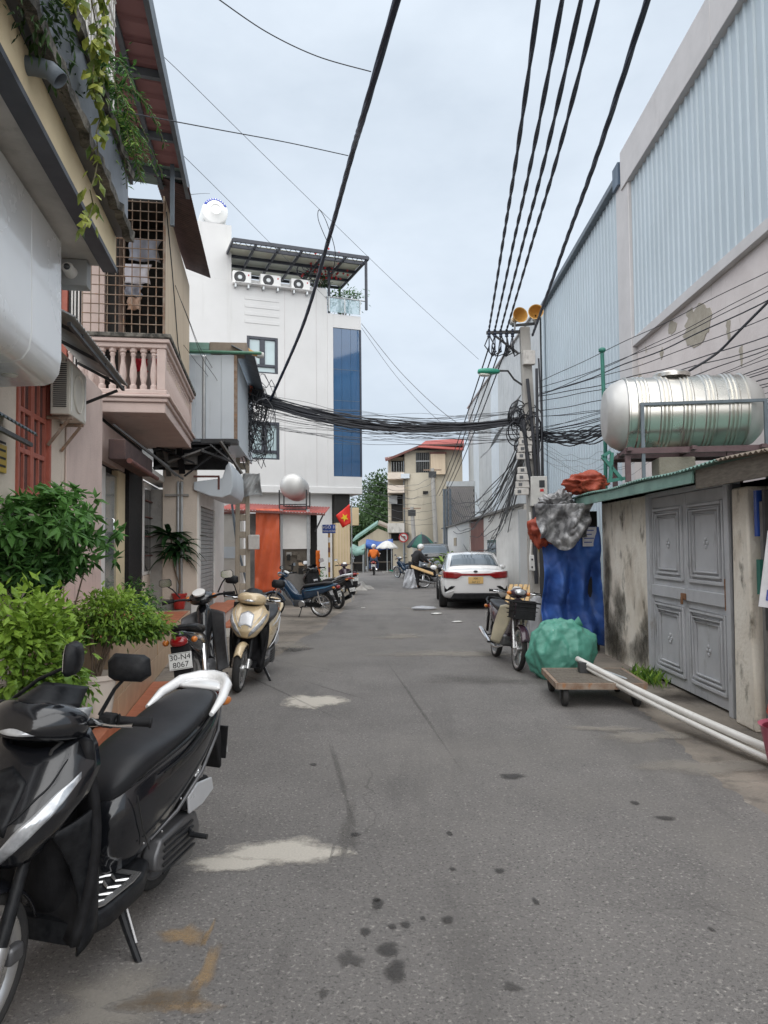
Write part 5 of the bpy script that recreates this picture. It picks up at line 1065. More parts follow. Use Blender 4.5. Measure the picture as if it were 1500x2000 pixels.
# goods on the ground round the stalls
rn = random.Random(11)
for k, (u, v, s_, mtl, lb) in enumerate([(705, 1108, .35, 'blue_tarp', 'blue plastic crate stacked before the dark green stall'), (712, 1112, .28, 'panel_blue', 'pale blue basin beside the blue crate'), (700, 1113, .3, 'sign_blue', 'dark blue crate at the foot of the dark green stall'), (768, 1112, .3, 'tank_plastic', 'white foam box in front of the yellow flowers'), (764, 1118, .22, 'lamp_green', 'small green crate in front of the white foam box'), (752, 1110, .3, 'plastic_film', 'clear plastic sack standing beside the yellow flowers'), (724, 1098, .5, 'tank_plastic', 'white foam box on the blue stall table side'), (792, 1095, .4, 'wood_pale', 'cardboard box stacked behind the parked motorbike')]):
    p = G(u, v); t = thing('market_crate', lb, 'crate', p, rn.uniform(-.4, .4)); s2 = s_ / 2
    q = MB(); q.box(-s2, s2, -s2, s2, 0, .02).box(-s2, -s2 + .02, -s2, s2, .02, s_ * .7).box(s2 - .02, s2, -s2, s2, .02, s_ * .7).box(-s2 + .02, s2 - .02, -s2, -s2 + .02, .02, s_ * .7).box(-s2 + .02, s2 - .02, s2 - .02, s2, .02, s_ * .7); q.build('tub', mtl, t); q = MB(); q.box(-s2 - .02, s2 + .02, -s2 - .02, -s2 - .001, s_ * .55, s_ * .7); q.build('rim', mtl, t)
p = G(758, 1106); t = thing('flower_bucket', 'buckets of yellow flowers at the market', 'flowers', p); q = MB(); q.lathe([(0, 0), (.2, 0), (.26, .35), (.24, .35), (0, .3)], 16); q.build('bucket', 'umbrella_dark', t)
leaves(crown_pts((0, 0, .6), (.5, .3, .25), 300, 66, 14), .12, 'leafage', 'leaf_lime', t, seed=66, kind='stuff'); q = MB(); rn = random.Random(9)
for k in range(90): q.ball((rn.gauss(0, .35), rn.gauss(-.05, .2), .72 + rn.gauss(0, .13)), .06, 6)
q.build('blossoms', 'flower_yellow', t, smooth=0, kind='stuff')
# trees on the rise beyond
def tree(label, c, rad, n, size, m, seed, trunk=.25):
    t = thing('tree', label, 'tree', (c[0], c[1], 0)); q = MB(); q.tube([(0, 0, 0), (.2, 0, c[2] * .4), (-.1, .1, c[2] * .8)], [trunk, trunk * .8, trunk * .5], 8); q.build('trunk', 'trunk', t); rn = random.Random(seed)
    for k in range(6): a_ = rn.uniform(0, 6.28); q = MB(); q.tube([(0, 0, c[2] * .55), (math.cos(a_) * rad[0] * .4, math.sin(a_) * rad[1] * .4, c[2] * .8), (math.cos(a_) * rad[0] * .7, math.sin(a_) * rad[1] * .7, c[2] * .95 + rn.uniform(-1, 1))], [trunk * .5, trunk * .3, trunk * .12], 6); q.build('limb', 'trunk', t)
    leaves(crown_pts((0, 0, c[2]), rad, n, seed, 46, .17), size, 'crown', m, t, seed=seed, kind='stuff', bias=lambda p: .42 + (p.z - c[2]) / rad[2] * .35)  # crown tone rises with height, light from above painted into the leaves
p = at(722, 1015, 78); tree('broad dark green tree rising behind the tile-roofed house', (p.x, 78, p.z - 1), (3.2, 3, 3.4), 7000, .42, 'leaf_far', 1); p = at(758, 995, 84); tree('taller dark green tree next to the ochre house wall', (p.x, 84, p.z), (3.4, 3, 3.6), 7000, .42, 'leaf_far', 2); p = at(690, 1030, 72); tree('low spreading tree behind the white building corner', (p.x, 72, p.z - .8), (2.6, 2.5, 2.4), 5000, .36, 'leaf_far', 3)
p = at(600, 1000, 95); tree('tree hidden mostly behind the white building', (p.x, 95, 6), (5, 4, 4), 4000, .5, 'leaf_far', 4)
# concrete steps and rubble at the kerb by the white building
rb = thing('concrete_ramp', 'low broken concrete ramp at the roadside by the beige pillar', 'ramp', G(702, 1150)); q = MB(); q.loft([[(-.5, -1.2, 0), (.35, -1.3, 0), (.3, 1.0, 0), (-.5, 1.0, 0)], [(-.45, -1.1, .22), (.12, -1.1, .2), (.1, .95, .24), (-.45, .95, .24)]]); q.build('slab', 'concrete', rb, bevel=.03)
q = MB(); q.loft([[(.1, -.5, 0), (.62, -.6, 0), (.55, .4, 0), (.12, .4, 0)], [(.14, -.4, .12), (.45, -.45, .1), (.42, .3, .11), (.15, .3, .13)]]); q.build('broken_slab', 'concrete', rb, bevel=.03)

# ================================================================== RIGHT: WAREHOUSES
W = Fr(5.9, 0, -math.atan(.0234))
def vcorr(y0, y1, z0, z1, x, pitch=.3, h=.035):
    n = max(1, int(round((y1 - y0) / pitch))); p = (y1 - y0) / n; pr = []
    for k in range(n): b = y0 + k * p; pr += [(b, 0), (b + p * .72, 0), (b + p * .78, -h), (b + p * .94, -h)]
    pr.append((y1, 0)); q = MB(); q.loft([[(x + d, y, z0) for y, d in pr], [(x + d, y, z1) for y, d in pr]], cap=False, closed=False); return q
yc0, yc1 = W.X(1243, 660, 0).y, W.X(1212, 390, 0).y; zc0 = W.X(1245, 658, 0).z; zc1 = W.X(1222, 374, 0).z; ztop = W.X(1218, 352, 0).z + .05
WH = thing('warehouse', 'tall warehouse with light blue ribbed cladding over a peeling plaster wall', 'warehouse', W.o, W.rz)
n_ = 8
for k in range(n_):
    y0 = 2 + (yc0 - 2) * k / n_; y1 = 2 + (yc0 - 2) * (k + 1) / n_; vcorr(y0, y1 + .02, zc0 - .01 * (k % 2), zc1 + .1, -.006 * (k % 3)).build('cladding_panel', 'steel_blue', WH, smooth=0)
for k in range(3):
    y0 = 2 + (yc0 + .5 - 2) * k / 3; y1 = 2 + (yc0 + .5 - 2) * (k + 1) / 3; q = MB(); q.box(-.16, .2, y0, y1 - .008, zc1 - .02, ztop + .55); q.build('roof_flashing', 'flashing', WH, bevel=.01)
q = MB(); q.box(-.1, .1, 2, yc0, zc0 - .22, zc0 - .01); q.build('base_flashing', 'flashing', WH, bevel=.008)
q = MB(); q.box(.03, .4, 2, yc0 + .2, 0, zc0 - .221); q.build('plaster_wall', 'peeling_plaster', WH)
q = MB(); q.box(.25, 6, 2, yc0, zc0 - .2, ztop); q.build('core', 'flashing', WH)
a, b = W.X(1390, 575, .02), W.X(1337, 690, .02); cy_, cz_ = (a.y + b.y) / 2, (a.z + b.z) / 2; ry, rz_ = abs(a.y - b.y) / 2, abs(a.z - b.z) / 2
rn = random.Random(2); poly = [((ry * math.cos(t_) ** 1) * rn.uniform(.8, 1.15), rz_ * math.sin(t_) * rn.uniform(.8, 1.12)) for t_ in [6.283 * k / 26 for k in range(26)]]
q = MB(); q.prism(poly, .012, Matrix.Translation((.03, cy_, cz_)) @ Matrix(((0, 0, -1, 0), (1, 0, 0, 0), (0, 1, 0, 0), (0, 0, 0, 1)))); q.build('bare_plaster_patch', 'bare_render', WH)
for k, (u, v, w_, h_) in enumerate([(1310, 640, 30, 22), (1290, 690, 14, 20), (1420, 640, 12, 30), (1445, 690, 10, 26), (1345, 610, 24, 16)]):
    a = W.X(u, v, .0); poly = [(.25 * w_ / 14 * math.cos(t_) * rn.uniform(.5, 1.2) * .5, .3 * h_ / 16 * math.sin(t_) * rn.uniform(.5, 1.2) * .4) for t_ in [6.283 * j / 14 for j in range(14)]]
    q = MB(); q.prism(poly, .008, Matrix.Translation((.03, a.y, a.z)) @ Matrix(((0, 0, -1, 0), (1, 0, 0, 0), (0, 1, 0, 0), (0, 0, 0, 1)))); q.build('bare_plaster_patch', 'bare_render', WH)
q = MB(); q.box(-.12, .3, yc0 + .01, yc1 + .02, 0, zc1 + .4); q.build('corner_column', 'flashing', WH, bevel=.015)
# second warehouse, further along
y2a, y2b = yc1 + .05, W.X(1040, 620, .02).y; z2 = W.X(1195, 385, 0).z
W2_ = thing('warehouse', 'further warehouse clad to the ground in light blue ribbed sheets with a dark gutter', 'warehouse', W.o, W.rz); n_ = 10
for k in range(n_): y0 = y2a + (y2b - y2a) * k / n_; y1 = y2a + (y2b - y2a) * (k + 1) / n_; vcorr(y0, y1, 0, z2, .02, .3, .03).build('cladding_panel', 'steel_blue', W2_, smooth=0)
q = MB(); q.box(-.16, .1, y2a, y2b, z2 + .002, z2 + .2); q.build('gutter', 'steel_frame', W2_, bevel=.03); q = MB(); q.box(-.2, .15, y2a - .5, y2a - .02, z2 - .25, z2 + .35); q.build('gutter_hopper', 'gutter_blue', W2_, bevel=.01)
q = MB(); q.box(.3, 6, y2a + .02, y2b - .02, 0, z2 - .05); q.build('core', 'flashing', W2_); q = MB(); q.tube([(-.1, y2b - 3, z2), (-.1, y2b - 3, .5)], .08, 10); q.build('downpipe', 'steel_blue', W2_)
# white wall along the lane with the maroon gate
fn_, ff = at(1020, 989, 19.6), at(865, 1043, 47)
FW = Fr(fn_.x, fn_.y, math.atan2(-(ff.x - fn_.x), ff.y - fn_.y)); LF = math.hypot(ff.x - fn_.x, ff.y - fn_.y); zf0 = fn_.z
LW = thing('lane_wall', 'long low white wall with a maroon gate panel behind the white car', 'wall', FW.o, FW.rz)
g0, g1 = FW.X(945, 1050, 0).y, FW.X(917, 1050, 0).y
q = MB(); q.box(0, .25, 0, g0, 0, zf0).box(0, .25, g1, LF, 0, zf0); q.build('wall', 'white_paint', LW); q = MB(); q.box(.06, .12, g0, g1, 0, zf0 - .05); q.build('gate_panel', 'maroon_panel', LW)
q = MB(); q.box(-.12, .35, -.1, LF, zf0, zf0 + .07); q.build('coping', 'concrete_dark', LW)
for u0, u1, v0, v1 in ((969, 953, 1054, 1090), (892, 887, 1050, 1066)): a, b = FW.X(u0, v0, 0), FW.X(u1, v1, 0); q = MB(); q.box(-.02, -.002, a.y, b.y, b.z, a.z); q.build('window', 'pane_dark', LW)
q = MB(); a, b = at(1006, 1000, 19.4), at(1037, 1000, 19.4); q.box(0.02, 1.6, -.16, -.012, 0, zf0 + .05); q.build('end_wall', 'grimy_white', LW); q = MB(); q.box(-.14, .05, -.32, -.17, 0, zf0 - .1); q.build('end_pier', 'sheet_grey', LW)
# grey sheet building above and behind that wall
i0, i1 = Vector((6.35, 29.6, 0)), Vector((6.0, 52, 0)); IW = Fr(i0.x, i0.y, math.atan2(-(i1.x - i0.x), i1.y - i0.y)); LI = (i1 - i0).length
zi = IW.X(990, 690, 0).z
IB = thing('sheet_building', 'pale grey sheet clad building behind the low white wall', 'building', IW.o, IW.rz)
for k in range(9):
    y0 = LI * k / 9; y1 = LI * (k + 1) / 9; vcorr(y0, y1, 0, zi - .02 * (k % 3), 0, .5, .02).build('cladding_panel', ['sheet_grey', 'panel_blue', 'sheet_grey'][k % 3] if k > 2 else 'sheet_grey', IB, smooth=0)
q = MB(); q.box(.1, 7, .05, LI, 0, zi - .05); q.build('core', 'sheet_grey', IB); q = MB(); q.box(-.1, .2, 0, LI, zi, zi + .08); q.build('roof_edge', 'flashing', IB)
# openwork brick screen and pipes at its far end
BS = thing('brick_screen', 'openwork brick ventilation screen at the far end of the lane wall', 'screen wall', (0, 0, 0)); YBs = 44
a, b = at(874, 950, YBs), at(926, 1036, YBs)
for k in range(13):
    for j in range(16):
        x = a.x + (b.x - a.x) * (k + .5 * (j % 2)) / 13; z = b.z + (a.z - b.z) * j / 16
        if x + .07 > b.x + .05: continue
        if k == 0 and j == 0:
            q = MB(); q.box(0, (b.x - a.x) / 13 * .62, 0, .12, 0, (a.z - b.z) / 16 * .96); br0 = q.build('brick', 'brick_grey', BS, loc=(x, YBs, z))
        else: piece(br0, BS, (x, YBs, z))
q = MB(); q.box(a.x, b.x + .1, YBs + .3, YBs + .4, 0, a.z); q.build('backing', 'concrete_dark', BS); q = MB(); q.box(a.x - .05, b.x + .1, YBs - .02, YBs + .25, 0, b.z - .005); q.build('plinth', 'grimy_white', BS)
q = MB(); q.box(a.x - .05, b.x + .1, YBs - .02, YBs + .25, a.z, a.z + .3); q.build('lintel', 'sheet_grey', BS)
for u in (868, 873, 880): p = at(u, 1040, YBs - .5); q = MB(); q.tube([(p.x, YBs - .5, 0), (p.x, YBs - .5, at(u, 955, YBs - .5).z)], .07, 8); q.build('pipe', 'steel_frame', BS)

# ================================================================== RIGHT: LOW HOUSE WITH DOUBLE DOOR
HX = 3.28; E_ = Fr(0, 0, 0)
LH = thing('low_house', 'low mouldy plaster house with a grey double door and a rusty green tin eave', 'house', (HX, 8, 0))
def hp(u, v, x=HX): p = E_.X(u, v, x); return p - Vector((HX, 8, 0))
yd0, yd1 = hp(1424, 1200).y, hp(1275, 1200).y; yl = hp(1180, 1200).y; ZD = 2.2
q = MB(); q.box(0, .2, yd1 + .02, yl, 0, 2.3).box(0, .2, yd0 - .02, yd1 + .02, ZD + .06, 2.3); q.build('wall', 'mouldy_wall', LH)
q = MB(); q.box(0.05, .25, yd0 - 1.6, yd0 - .78, 0, 2.3); q.build('wall', 'mouldy_wall', LH); q = MB(); q.box(.35, 3.0, -3.4, yl - .05, 0, 2.25); q.build('core', 'dark_interior', LH)
q = MB(); q.box(-.03, .1, yd1, yd1 + .09, 0, ZD + .05).box(-.03, .1, yd0 - .09, yd0, 0, ZD + .05).box(-.03, .1, yd0, yd1, ZD, ZD + .055); fr = q.build('door_frame', 'door_grey', LH, bevel=.006)
dm = (yd0 + yd1) / 2
for y0, y1 in ((yd0 + .006, dm - .005), (dm + .005, yd1 - .006)):
    q = MB(); q.box(.02, .055, y0, y1, .03, ZD - .006); dl = q.build('door_leaf', 'door_grey', LH, bevel=.004); wdt = y1 - y0
    q = MB(); q.box(-.012, .019, y0 + .003, y1 - .003, 1.02, 1.15); q.build('mid_rail', 'door_grey', dl, bevel=.006)
    for z0, z1 in ((.1, 1.0), (1.17, ZD - .08)):
        for ins, dx, t in ((.07, -.008, .035), (.15, -.012, .022), (.21, -.006, .014)):
            a_, b_, c_, d_ = y0 + ins, y1 - ins, z0 + ins * .8, z1 - ins * .8
            q = MB(); q.box(dx, .0195, a_, a_ + t, c_, d_).box(dx, .0195, b_ - t, b_, c_, d_).box(dx, .0195, a_ + t, b_ - t, c_, c_ + t).box(dx, .0195, a_ + t, b_ - t, d_ - t, d_); q.build('panel_moulding', 'door_grey', dl, bevel=.005)
        yc_, zc_ = (y0 + y1) / 2, (z0 + z1) / 2; q = MB()
        for j in range(4): a_ = math.pi / 2 * j; q.ball((.014, yc_ + .035 * math.cos(a_), zc_ + .04 * math.sin(a_)), (.012, .022, .024), 8)
        q.build('rosette', 'door_grey', dl)
q = MB(); q.box(-.035, -.013, dm - .05, dm + .06, 1.03, 1.10).box(-.05, -.034, dm - .02, dm + .03, .98, 1.06); q.build('padlock', 'lock_rust', LH, bevel=.006); q = MB(); q.box(-.03, .0, yd0 - .01, yd0 + .02, 1.0, 1.3); q.build('hinge', 'lock_rust', LH)
# plaster pier and clutter right of the door
q = MB(); q.loft([[(-.08, yd0 - .62, 0), (-.08, yd0 - .24, 0), (.2, yd0 - .24, 0), (.2, yd0 - .62, 0)], [(-.05, yd0 - .5, 2.15), (-.05, yd0 - .22, 2.15), (.2, yd0 - .22, 2.15), (.2, yd0 - .5, 2.15)]]); q.build('pier', 'mouldy_wall', LH, bevel=.02)
for k, (y, z0, z1, w_, mt) in enumerate([(yd0 - .16, 0, 2.2, .05, 'dark_steel'), (yd0 - .72, 0, 2.0, .06, 'concrete_dark'), (yd0 - .78, .9, 2.1, .04, 'dark_steel'), (yd0 - .66, 1.7, 2.1, .05, 'sign_blue'), (yd0 - .7, 1.2, 1.5, .06, 'green_post')]): q = MB(); q.box(-.02 - .01 * k, .06, y - w_ / 2, y + w_ / 2, z0, z1); q.build('side_post', mt, LH)
# tin roof and eave board
ze0, ze1 = hp(1125, 978, 2.98), hp(1480, 888, 2.98)
n_ = 9; ya, yb = -4.0, ze0.y
def hz(x, y): return 2.36 + .16 * (x + .3) + .01 * math.sin(3 * y)
for k in range(n_): y0 = ya + (yb - ya) * k / n_; y1 = ya + (yb - ya) * (k + 1) / n_ + .04; q = MB(); corr(q, -.36, 3.2, y0, y1, hz, .085, .024, rib=False); q.build('roof_sheet', 'tin_green' if k > 2 else 'tile_roof', LH, smooth=60, solid=.005)
q = MB(); q.box(-.33, -.30, -.9, yb, 2.22, 2.34); q.build('eave_board', 'tin_green', LH, bevel=.004); q = MB(); q.box(-.31, -.28, -4, -.95, 2.16, 2.34); q.build('eave_board', 'wood_old', LH)
for k in range(6): y = -2.2 + k * 1.0; q = MB(); q.beam((-.28, y, 2.31), (1.5, y, 2.56), .05); q.build('rafter', 'wood_old', LH)
q = MB(); q.box(.0, .1, -.6, yl, 2.24, 2.30); q.build('wall_plate', 'wood_old', LH); stain('mould', 'mould_dark', LH, (0, 0, 0), .55, .4, 0, 0, 5)
for k, (y, z, a_, b_) in enumerate([(yl - .4, .35, .55, .38), (yl - .75, .75, .3, .4), (yl - .25, 1.3, .22, .5), (yd1 + .25, .5, .25, .35), (yl - .5, .2, .7, .3), (yl - .15, .8, .2, .5), (yd1 + .5, .25, .4, .3)]):
    o = stain('mould', 'mould_dark', LH, (-.004 - .001 * k, y, z), a_, b_, 0, z, 140 + k); o.rotation_euler = (R(90), 0, R(-90))
nb_ = thing('notice', 'small white paper notice pinned at the corner of the blue tarpaulin', 'notice', (hp(1178, 1048).x + HX - .06, 8 + yl + .12, hp(1178, 1048).z)); q = MB(); q.box(-.012, 0, -.02, .02, -.15, .15).box(-.21, -.012, -.016, -.008, -.145, .145); q.build('sheet', 'paper', nb_)
for k in range(4): q = MB(); q.box(-.19, -.04 - .03 * (k % 2), -.018, -.0165, .09 - .06 * k, .105 - .06 * k); q.build('printed_line', 'ink_blue', nb_)
# handwritten white board at the right edge
wbp = at(1517, 1118, 5.55)
hb = thing('handwritten_board', 'white board with handwritten black and blue letters leaning by the plaster pier', 'sign', (wbp.x + .12, 5.55, wbp.z), 0, None, Euler((0, R(8), R(-20))))
q = MB(); q.box(-.2, .3, 0, .015, -.29, .29); q.build('board', 'paper', hb, bevel=.003); text_mesh('V', .2, 'lettering', 'ink_black', hb, (-.1, -.003, .02), (R(90), 0, 0)); text_mesh('D', .12, 'lettering', 'ink_blue', hb, (-.12, -.003, -.2), (R(90), 0, 0))
q = MB(); q.beam((.1, .03, -.29), (.1, .03, -1.2), .03); q.build('stake', 'wood_old', hb)
# ---------------------------------------------------------------- water tank on the roof
TY = 10.7; t0, t1 = at(1181, 810, TY), at(1474, 800, TY); zt0, zt1 = at(1330, 880, TY).z, at(1330, 737, TY).z; rT = (zt1 - zt0) / 2; LT = (t1.x - t0.x)
WT = thing('water_tank', 'large ribbed stainless steel water tank lying on a frame above the low house', 'water tank', ((t0.x + t1.x) / 2, TY, zt0), R(-8))
MT = Matrix.Translation((0, 0, rT)) @ Matrix.Rotation(R(90), 4, 'Y'); h2 = LT / 2; pr = [(0, -h2), (rT * .62, -h2 + .02), (rT * .68, -h2 + .03), (rT * .86, -h2 + .12), (rT * .97, -h2 + .24), (rT, -h2 + .32)]
q = MB(); q.lathe(pr, 48, MT); q.build('end_cap', 'stainless_matt', WT, smooth=60); q = MB(); q.lathe([(r_, -h_) for r_, h_ in pr], 48, MT); q.build('end_cap', 'stainless_matt', WT, smooth=60)
pr = [(rT, -h2 + .32)]; x = -h2 + .34; span = LT - .68
for k in range(5):
    c_ = -h2 + .34 + span * (k + .5) / 5
    for j in (-1, 0, 1): b_ = c_ + j * .055; pr += [(rT, b_ - .027), (rT + .016, b_ - .012), (rT + .016, b_ + .012), (rT, b_ + .027)]
pr.append((rT, h2 - .32)); q = MB(); q.lathe(pr, 56, MT); q.build('drum', 'stainless', WT, smooth=35)
for s_ in (-1, 1): q = MB(); q.lathe([(rT + .001, s_ * (h2 - .3) - .02), (rT + .02, s_ * (h2 - .3) - .01), (rT + .02, s_ * (h2 - .3) + .01), (rT + .001, s_ * (h2 - .3) + .02)], 48, MT); q.build('seam', 'stainless', WT)
q = MB(); q.lathe([(.26, 0), (.26, .05), (.24, .07), (0, .08)], 28, Matrix.Translation((-.1, 0, rT * 2 - .01))); q.build('lid', 'stainless', WT)
zr_ = 2.62
for x in (-h2 + .45, h2 - .12):
    for y in (-rT - .05, rT * .9): q = MB(); q.beam((x, y, zr_ - zt0 - .12), (x, y, rT * 1.1), .045); q.build('stand_leg', 'steel_frame' if y < 0 else 'tank_stand', WT)
for y, z in ((-rT - .052, rT * 1.1), (rT * .9, rT * 1.1)): q = MB(); q.beam((-h2 + .42, y, z), (h2 - .1, y, z), .04); q.build('stand_rail', 'steel_frame', WT)
for y in (-rT - .05, 0, rT * .9): q = MB(); q.beam((-h2 + .2, y, -.06), (h2 - .05, y, -.06), .07, .08); q.build('base_beam', 'tank_stand', WT)
for x in (-h2 + .25, 0, h2 - .2): q = MB(); q.beam((x, -rT - .2, -.045), (x, rT, -.045), .06, .05); q.build('cross_beam', 'tank_stand', WT)
for x, y in ((-h2 + .25, -rT), (.5, -rT), (-h2 + .25, rT)): q = MB(); q.beam((x, y, zr_ - zt0 - .12), (x, y, -.09), .07); q.build('foot', 'tank_stand', WT)
q = MB(); q.box(-.35, .15, -.2, .3, zr_ - zt0 - .1, -.11); q.build('support_block', 'bare_render', WT, bevel=.02)
# green pipework
gp_ = thing('green_pipe_stand', 'green painted pipe bracket under the left end of the steel tank', 'pipe', (0, 0, 0)); 
for a_, b_ in (((1192, 882), (1176, 892)), ((1176, 892), (1216, 938)), ((1195, 884), (1192, 938)), ((1186, 940), (1220, 934))): q = MB(); q.beam(at(*a_, 10.3), at(*b_, 10.3), .045); q.build('pipe', 'green_post', gp_)
q = MB(); q.tube([at(1176, 690, 11.6), at(1182, 860, 11.6), at(1183, 955, 11.6)], .03, 10); vp = q.build('vent_post', 'green_post'); tag(vp, 'thin green vent pipe standing behind the steel tank', 'pipe'); q = MB(); c_ = at(1176, 684, 11.6); q.ball(c_, (.06, .06, .045), 10); q.build('cowl', 'green_post', vp)
# ---------------------------------------------------------------- tarpaulins and rubbish
def blob(name, label, cat, c, rad, seed, amp, mtl, seg=40, flat=0, par=None, freq=4, zs=1.0):
    rn = random.Random(seed); ks = [(Vector((rn.uniform(-1, 1), rn.uniform(-1, 1), rn.uniform(-1, 1))) * freq * (1 + k * .8), rn.uniform(0, 6)) for k in range(7)]
    def fn(s, t):
        a_, b_ = s * 2 * math.pi, t * math.pi; d = Vector((math.sin(b_) * math.cos(a_), math.sin(b_) * math.sin(a_), -math.cos(b_)))
        k = 1 + amp * (ridged(Vector((d.x, d.y, d.z * zs)) * freq * .35 + Vector((seed * 3.3, seed, 0)), 4) - .62) + amp * .5 * noise.noise(d * 1.1 + Vector((seed, 2.2, 0)))
        z = d.z * rad[2] * k
        if flat: z = max(z, -rad[2] * flat)
        return (c[0] + d.x * rad[0] * k, c[1] + d.y * rad[1] * k, c[2] + z)
    q = MB(); q.grid(fn, seg, seg // 2); o = q.build(name, mtl, par, smooth=180)
    if label: tag(o, label, cat)
    return o
hang('blue_tarpaulin', 'deep blue tarpaulin hanging from the end of the tin roof to the ground', 'tarpaulin', 1064, 1172, 1030, 1268, 11.35, 'blue_tarp', 4, 2.6, .22, .13, .05, 80, 80, crumple=.04)
q = MB(); q.box(2.75, 3.3, 11.5, 13.2, 0, 2.15); tag(q.build('dark_stack', 'dark_interior'), 'dark covered stack of goods behind the blue tarpaulin', 'stack')
hang('silver_sheet', 'crumpled silver grey plastic sheet draped over the top of the blue tarpaulin', 'sheet', 1042, 1156, 985, 1062, 11.05, 'silver_plastic', 21, 1.6, -.15, .12, .10, 90, 60, crumple=.10)
p = at(1090, 985, 11.4); blob('silver_sheet', 'small crumpled foil sheet at the roof corner above the grey plastic', 'sheet', (p.x + .02, 11.5, p.z), (.3, .25, .2), 13, .9, 'silver_plastic', 90, freq=5)
p = at(1060, 1035, 11.3); blob('red_tarpaulin', 'rust red tarpaulin bundle tucked under the silver sheet', 'tarpaulin', (p.x, 11.4, p.z), (.2, .25, .27), 5, .7, 'rusty_red_tarp', 60)
p = at(1150, 940, 11.0); blob('red_tarpaulin', 'rust red tarpaulin bundle lying on the tin roof left of the tank', 'tarpaulin', (p.x, 11.1, p.z - .02), (.3, .3, .17), 6, .7, 'rusty_red_tarp', 60)
gb = G(1102, 1334); t = thing('green_sack', 'big bulging green plastic sack tied at the top below the blue tarpaulin', 'sack', (gb.x + .05, gb.y + .35, 0)); blob('bag', None, None, (0, 0, .33), (.42, .36, .39), 7, .24, 'green_bag', 120, .85, t, 4.2, .45)
q = MB(); q.tube([(.14, -.06, .56), (.16, -.07, .64), (.17, -.08, .67), (.23, -.09, .70)], [.13, .05, .035, .07], 10); q.build('tied_neck', 'green_bag', t)
q = MB(); q.ball((-.08, -.2, .60), (.07, .05, .025), 12); q.build('white_scrap', 'pvc_white', t)
p = at(1048, 1178, 12.4); blob('white_sack', 'white plastic sack standing against the pole foot behind the small motorbike', 'sack', (p.x, 12.4, p.z - .25), (.16, .16, .38), 9, .25, 'plastic_film', 30)
# hand cart
ct = thing('hand_cart', 'low flat wooden hand cart on rubber wheels carrying white pipes', 'cart', (2.2, 8.0, 0), R(-3)); 
for k in range(6): q = MB(); y0 = -.44 + .145 * k; q.box(-.42, .42, y0, y0 + .138, .225, .248); q.build('plank', 'wood_old', ct, bevel=.004)
q = MB(); q.beam((-.44, -.46, .215), (-.44, .46, .215), .035, .06).beam((.44, -.46, .215), (.44, .46, .215), .035, .06).beam((-.44, -.46, .215), (.44, -.46, .215), .035, .06).beam((-.44, .46, .215), (.44, .46, .215), .035, .06); q.build('frame', 'rusty_steel', ct)
for x, y in ((-.36, -.38), (.36, -.38), (-.36, .38), (.36, .38)):
    q = MB(); q.lathe([(0, -.02), (.05, -.025), (.085, -.03), (.1, -.02), (.1, .02), (.085, .03), (.05, .025), (0, .02)], 20, Matrix.Translation((x, y, .1)) @ Matrix.Rotation(R(90), 4, 'Y')); wh = q.build('wheel', 'rubber', ct); q = MB(); q.box(x - .045, x - .034, y - .02, y + .02, .08, .19).box(x + .034, x + .045, y - .02, y + .02, .08, .19); q.build('caster_fork', 'dark_steel', wh)
q = MB(); q.box(-.1, .02, .1, .22, .25, .36); q.build('bracket', 'dark_steel', ct); q = MB(); q.tube([(.15, .1, .27), (.3, -.2, .24), (.42, -.55, .12)], .02, 8); q.build('pull_bar', 'galv', ct)
def pvc(label, a, b, r=.031):
    q = MB(); n = 24; a, b = Vector(a), Vector(b); d = (b - a).normalized(); q.tube([a.lerp(b, k / n) + Vector((0, 0, -.03 * math.sin(math.pi * k / n))) for k in range(n + 1)], r, 14, cap=False); o = q.build('plastic_pipe', 'pvc_white', solid=.004); return tag(o, label, 'pipe', 'white pipes lying on the cart')
pvc('upper of the long white pipes resting on the hand cart', at(1128, 1287, 8.35), at(1520, 1470, 5.45)); pvc('long white pipe lying along the upper one on the hand cart', at(1133, 1296, 8.3), at(1520, 1492, 5.4), .025); pvc('short white pipe lowest in the bundle, ending before the door', at(1140, 1300, 8.2), at(1340, 1404, 6.5), .022)
p = at(1535, 1480, 5.2); bk = thing('bucket', 'pink plastic bucket holding a red bag beside the pipes', 'bucket', (p.x + .06, 5.2, p.z - .12)); q = MB(); q.lathe([(0, 0), (.1, 0), (.14, .24), (.15, .25), (.13, .24), (.095, .01), (0, .01)], 22); q.build('pail', 'pink_plastic', bk); blob('red_bag', None, None, (0, 0, .3), (.11, .11, .12), 4, .3, 'red_plastic', 24, 0, bk)
bk.location.z = 0.005; bk.scale = (1.5, 1.5, 1.5)
p = at(1010, 1150, 17.6); wp = thing('wooden_rack', 'pale slatted wooden rack leaning behind the white car', 'rack', (p.x, 16.8, 0), R(-20), None); 
for k in range(7): q = MB(); x = -.33 + .11 * k; q.beam((x, -.5, .25), (x, .35, .72), .085, .02, (0, -1, .6)); q.build('slat', 'wood_pale', wp, bevel=.004)
for t_ in (.1, .5, .9): q = MB(); q.beam((-.4, -.5 + .85 * t_ + .03, .25 + .47 * t_ - .03), (.4, -.5 + .85 * t_ + .03, .25 + .47 * t_ - .03), .03, .05); q.build('batten', 'wood_pale', wp)
for x in (-.35, .35): q = MB(); q.beam((x, .3, 0), (x, .3, .68), .04).beam((x, -.45, 0), (x, -.45, .26), .04); q.build('leg', 'wood_pale', wp)
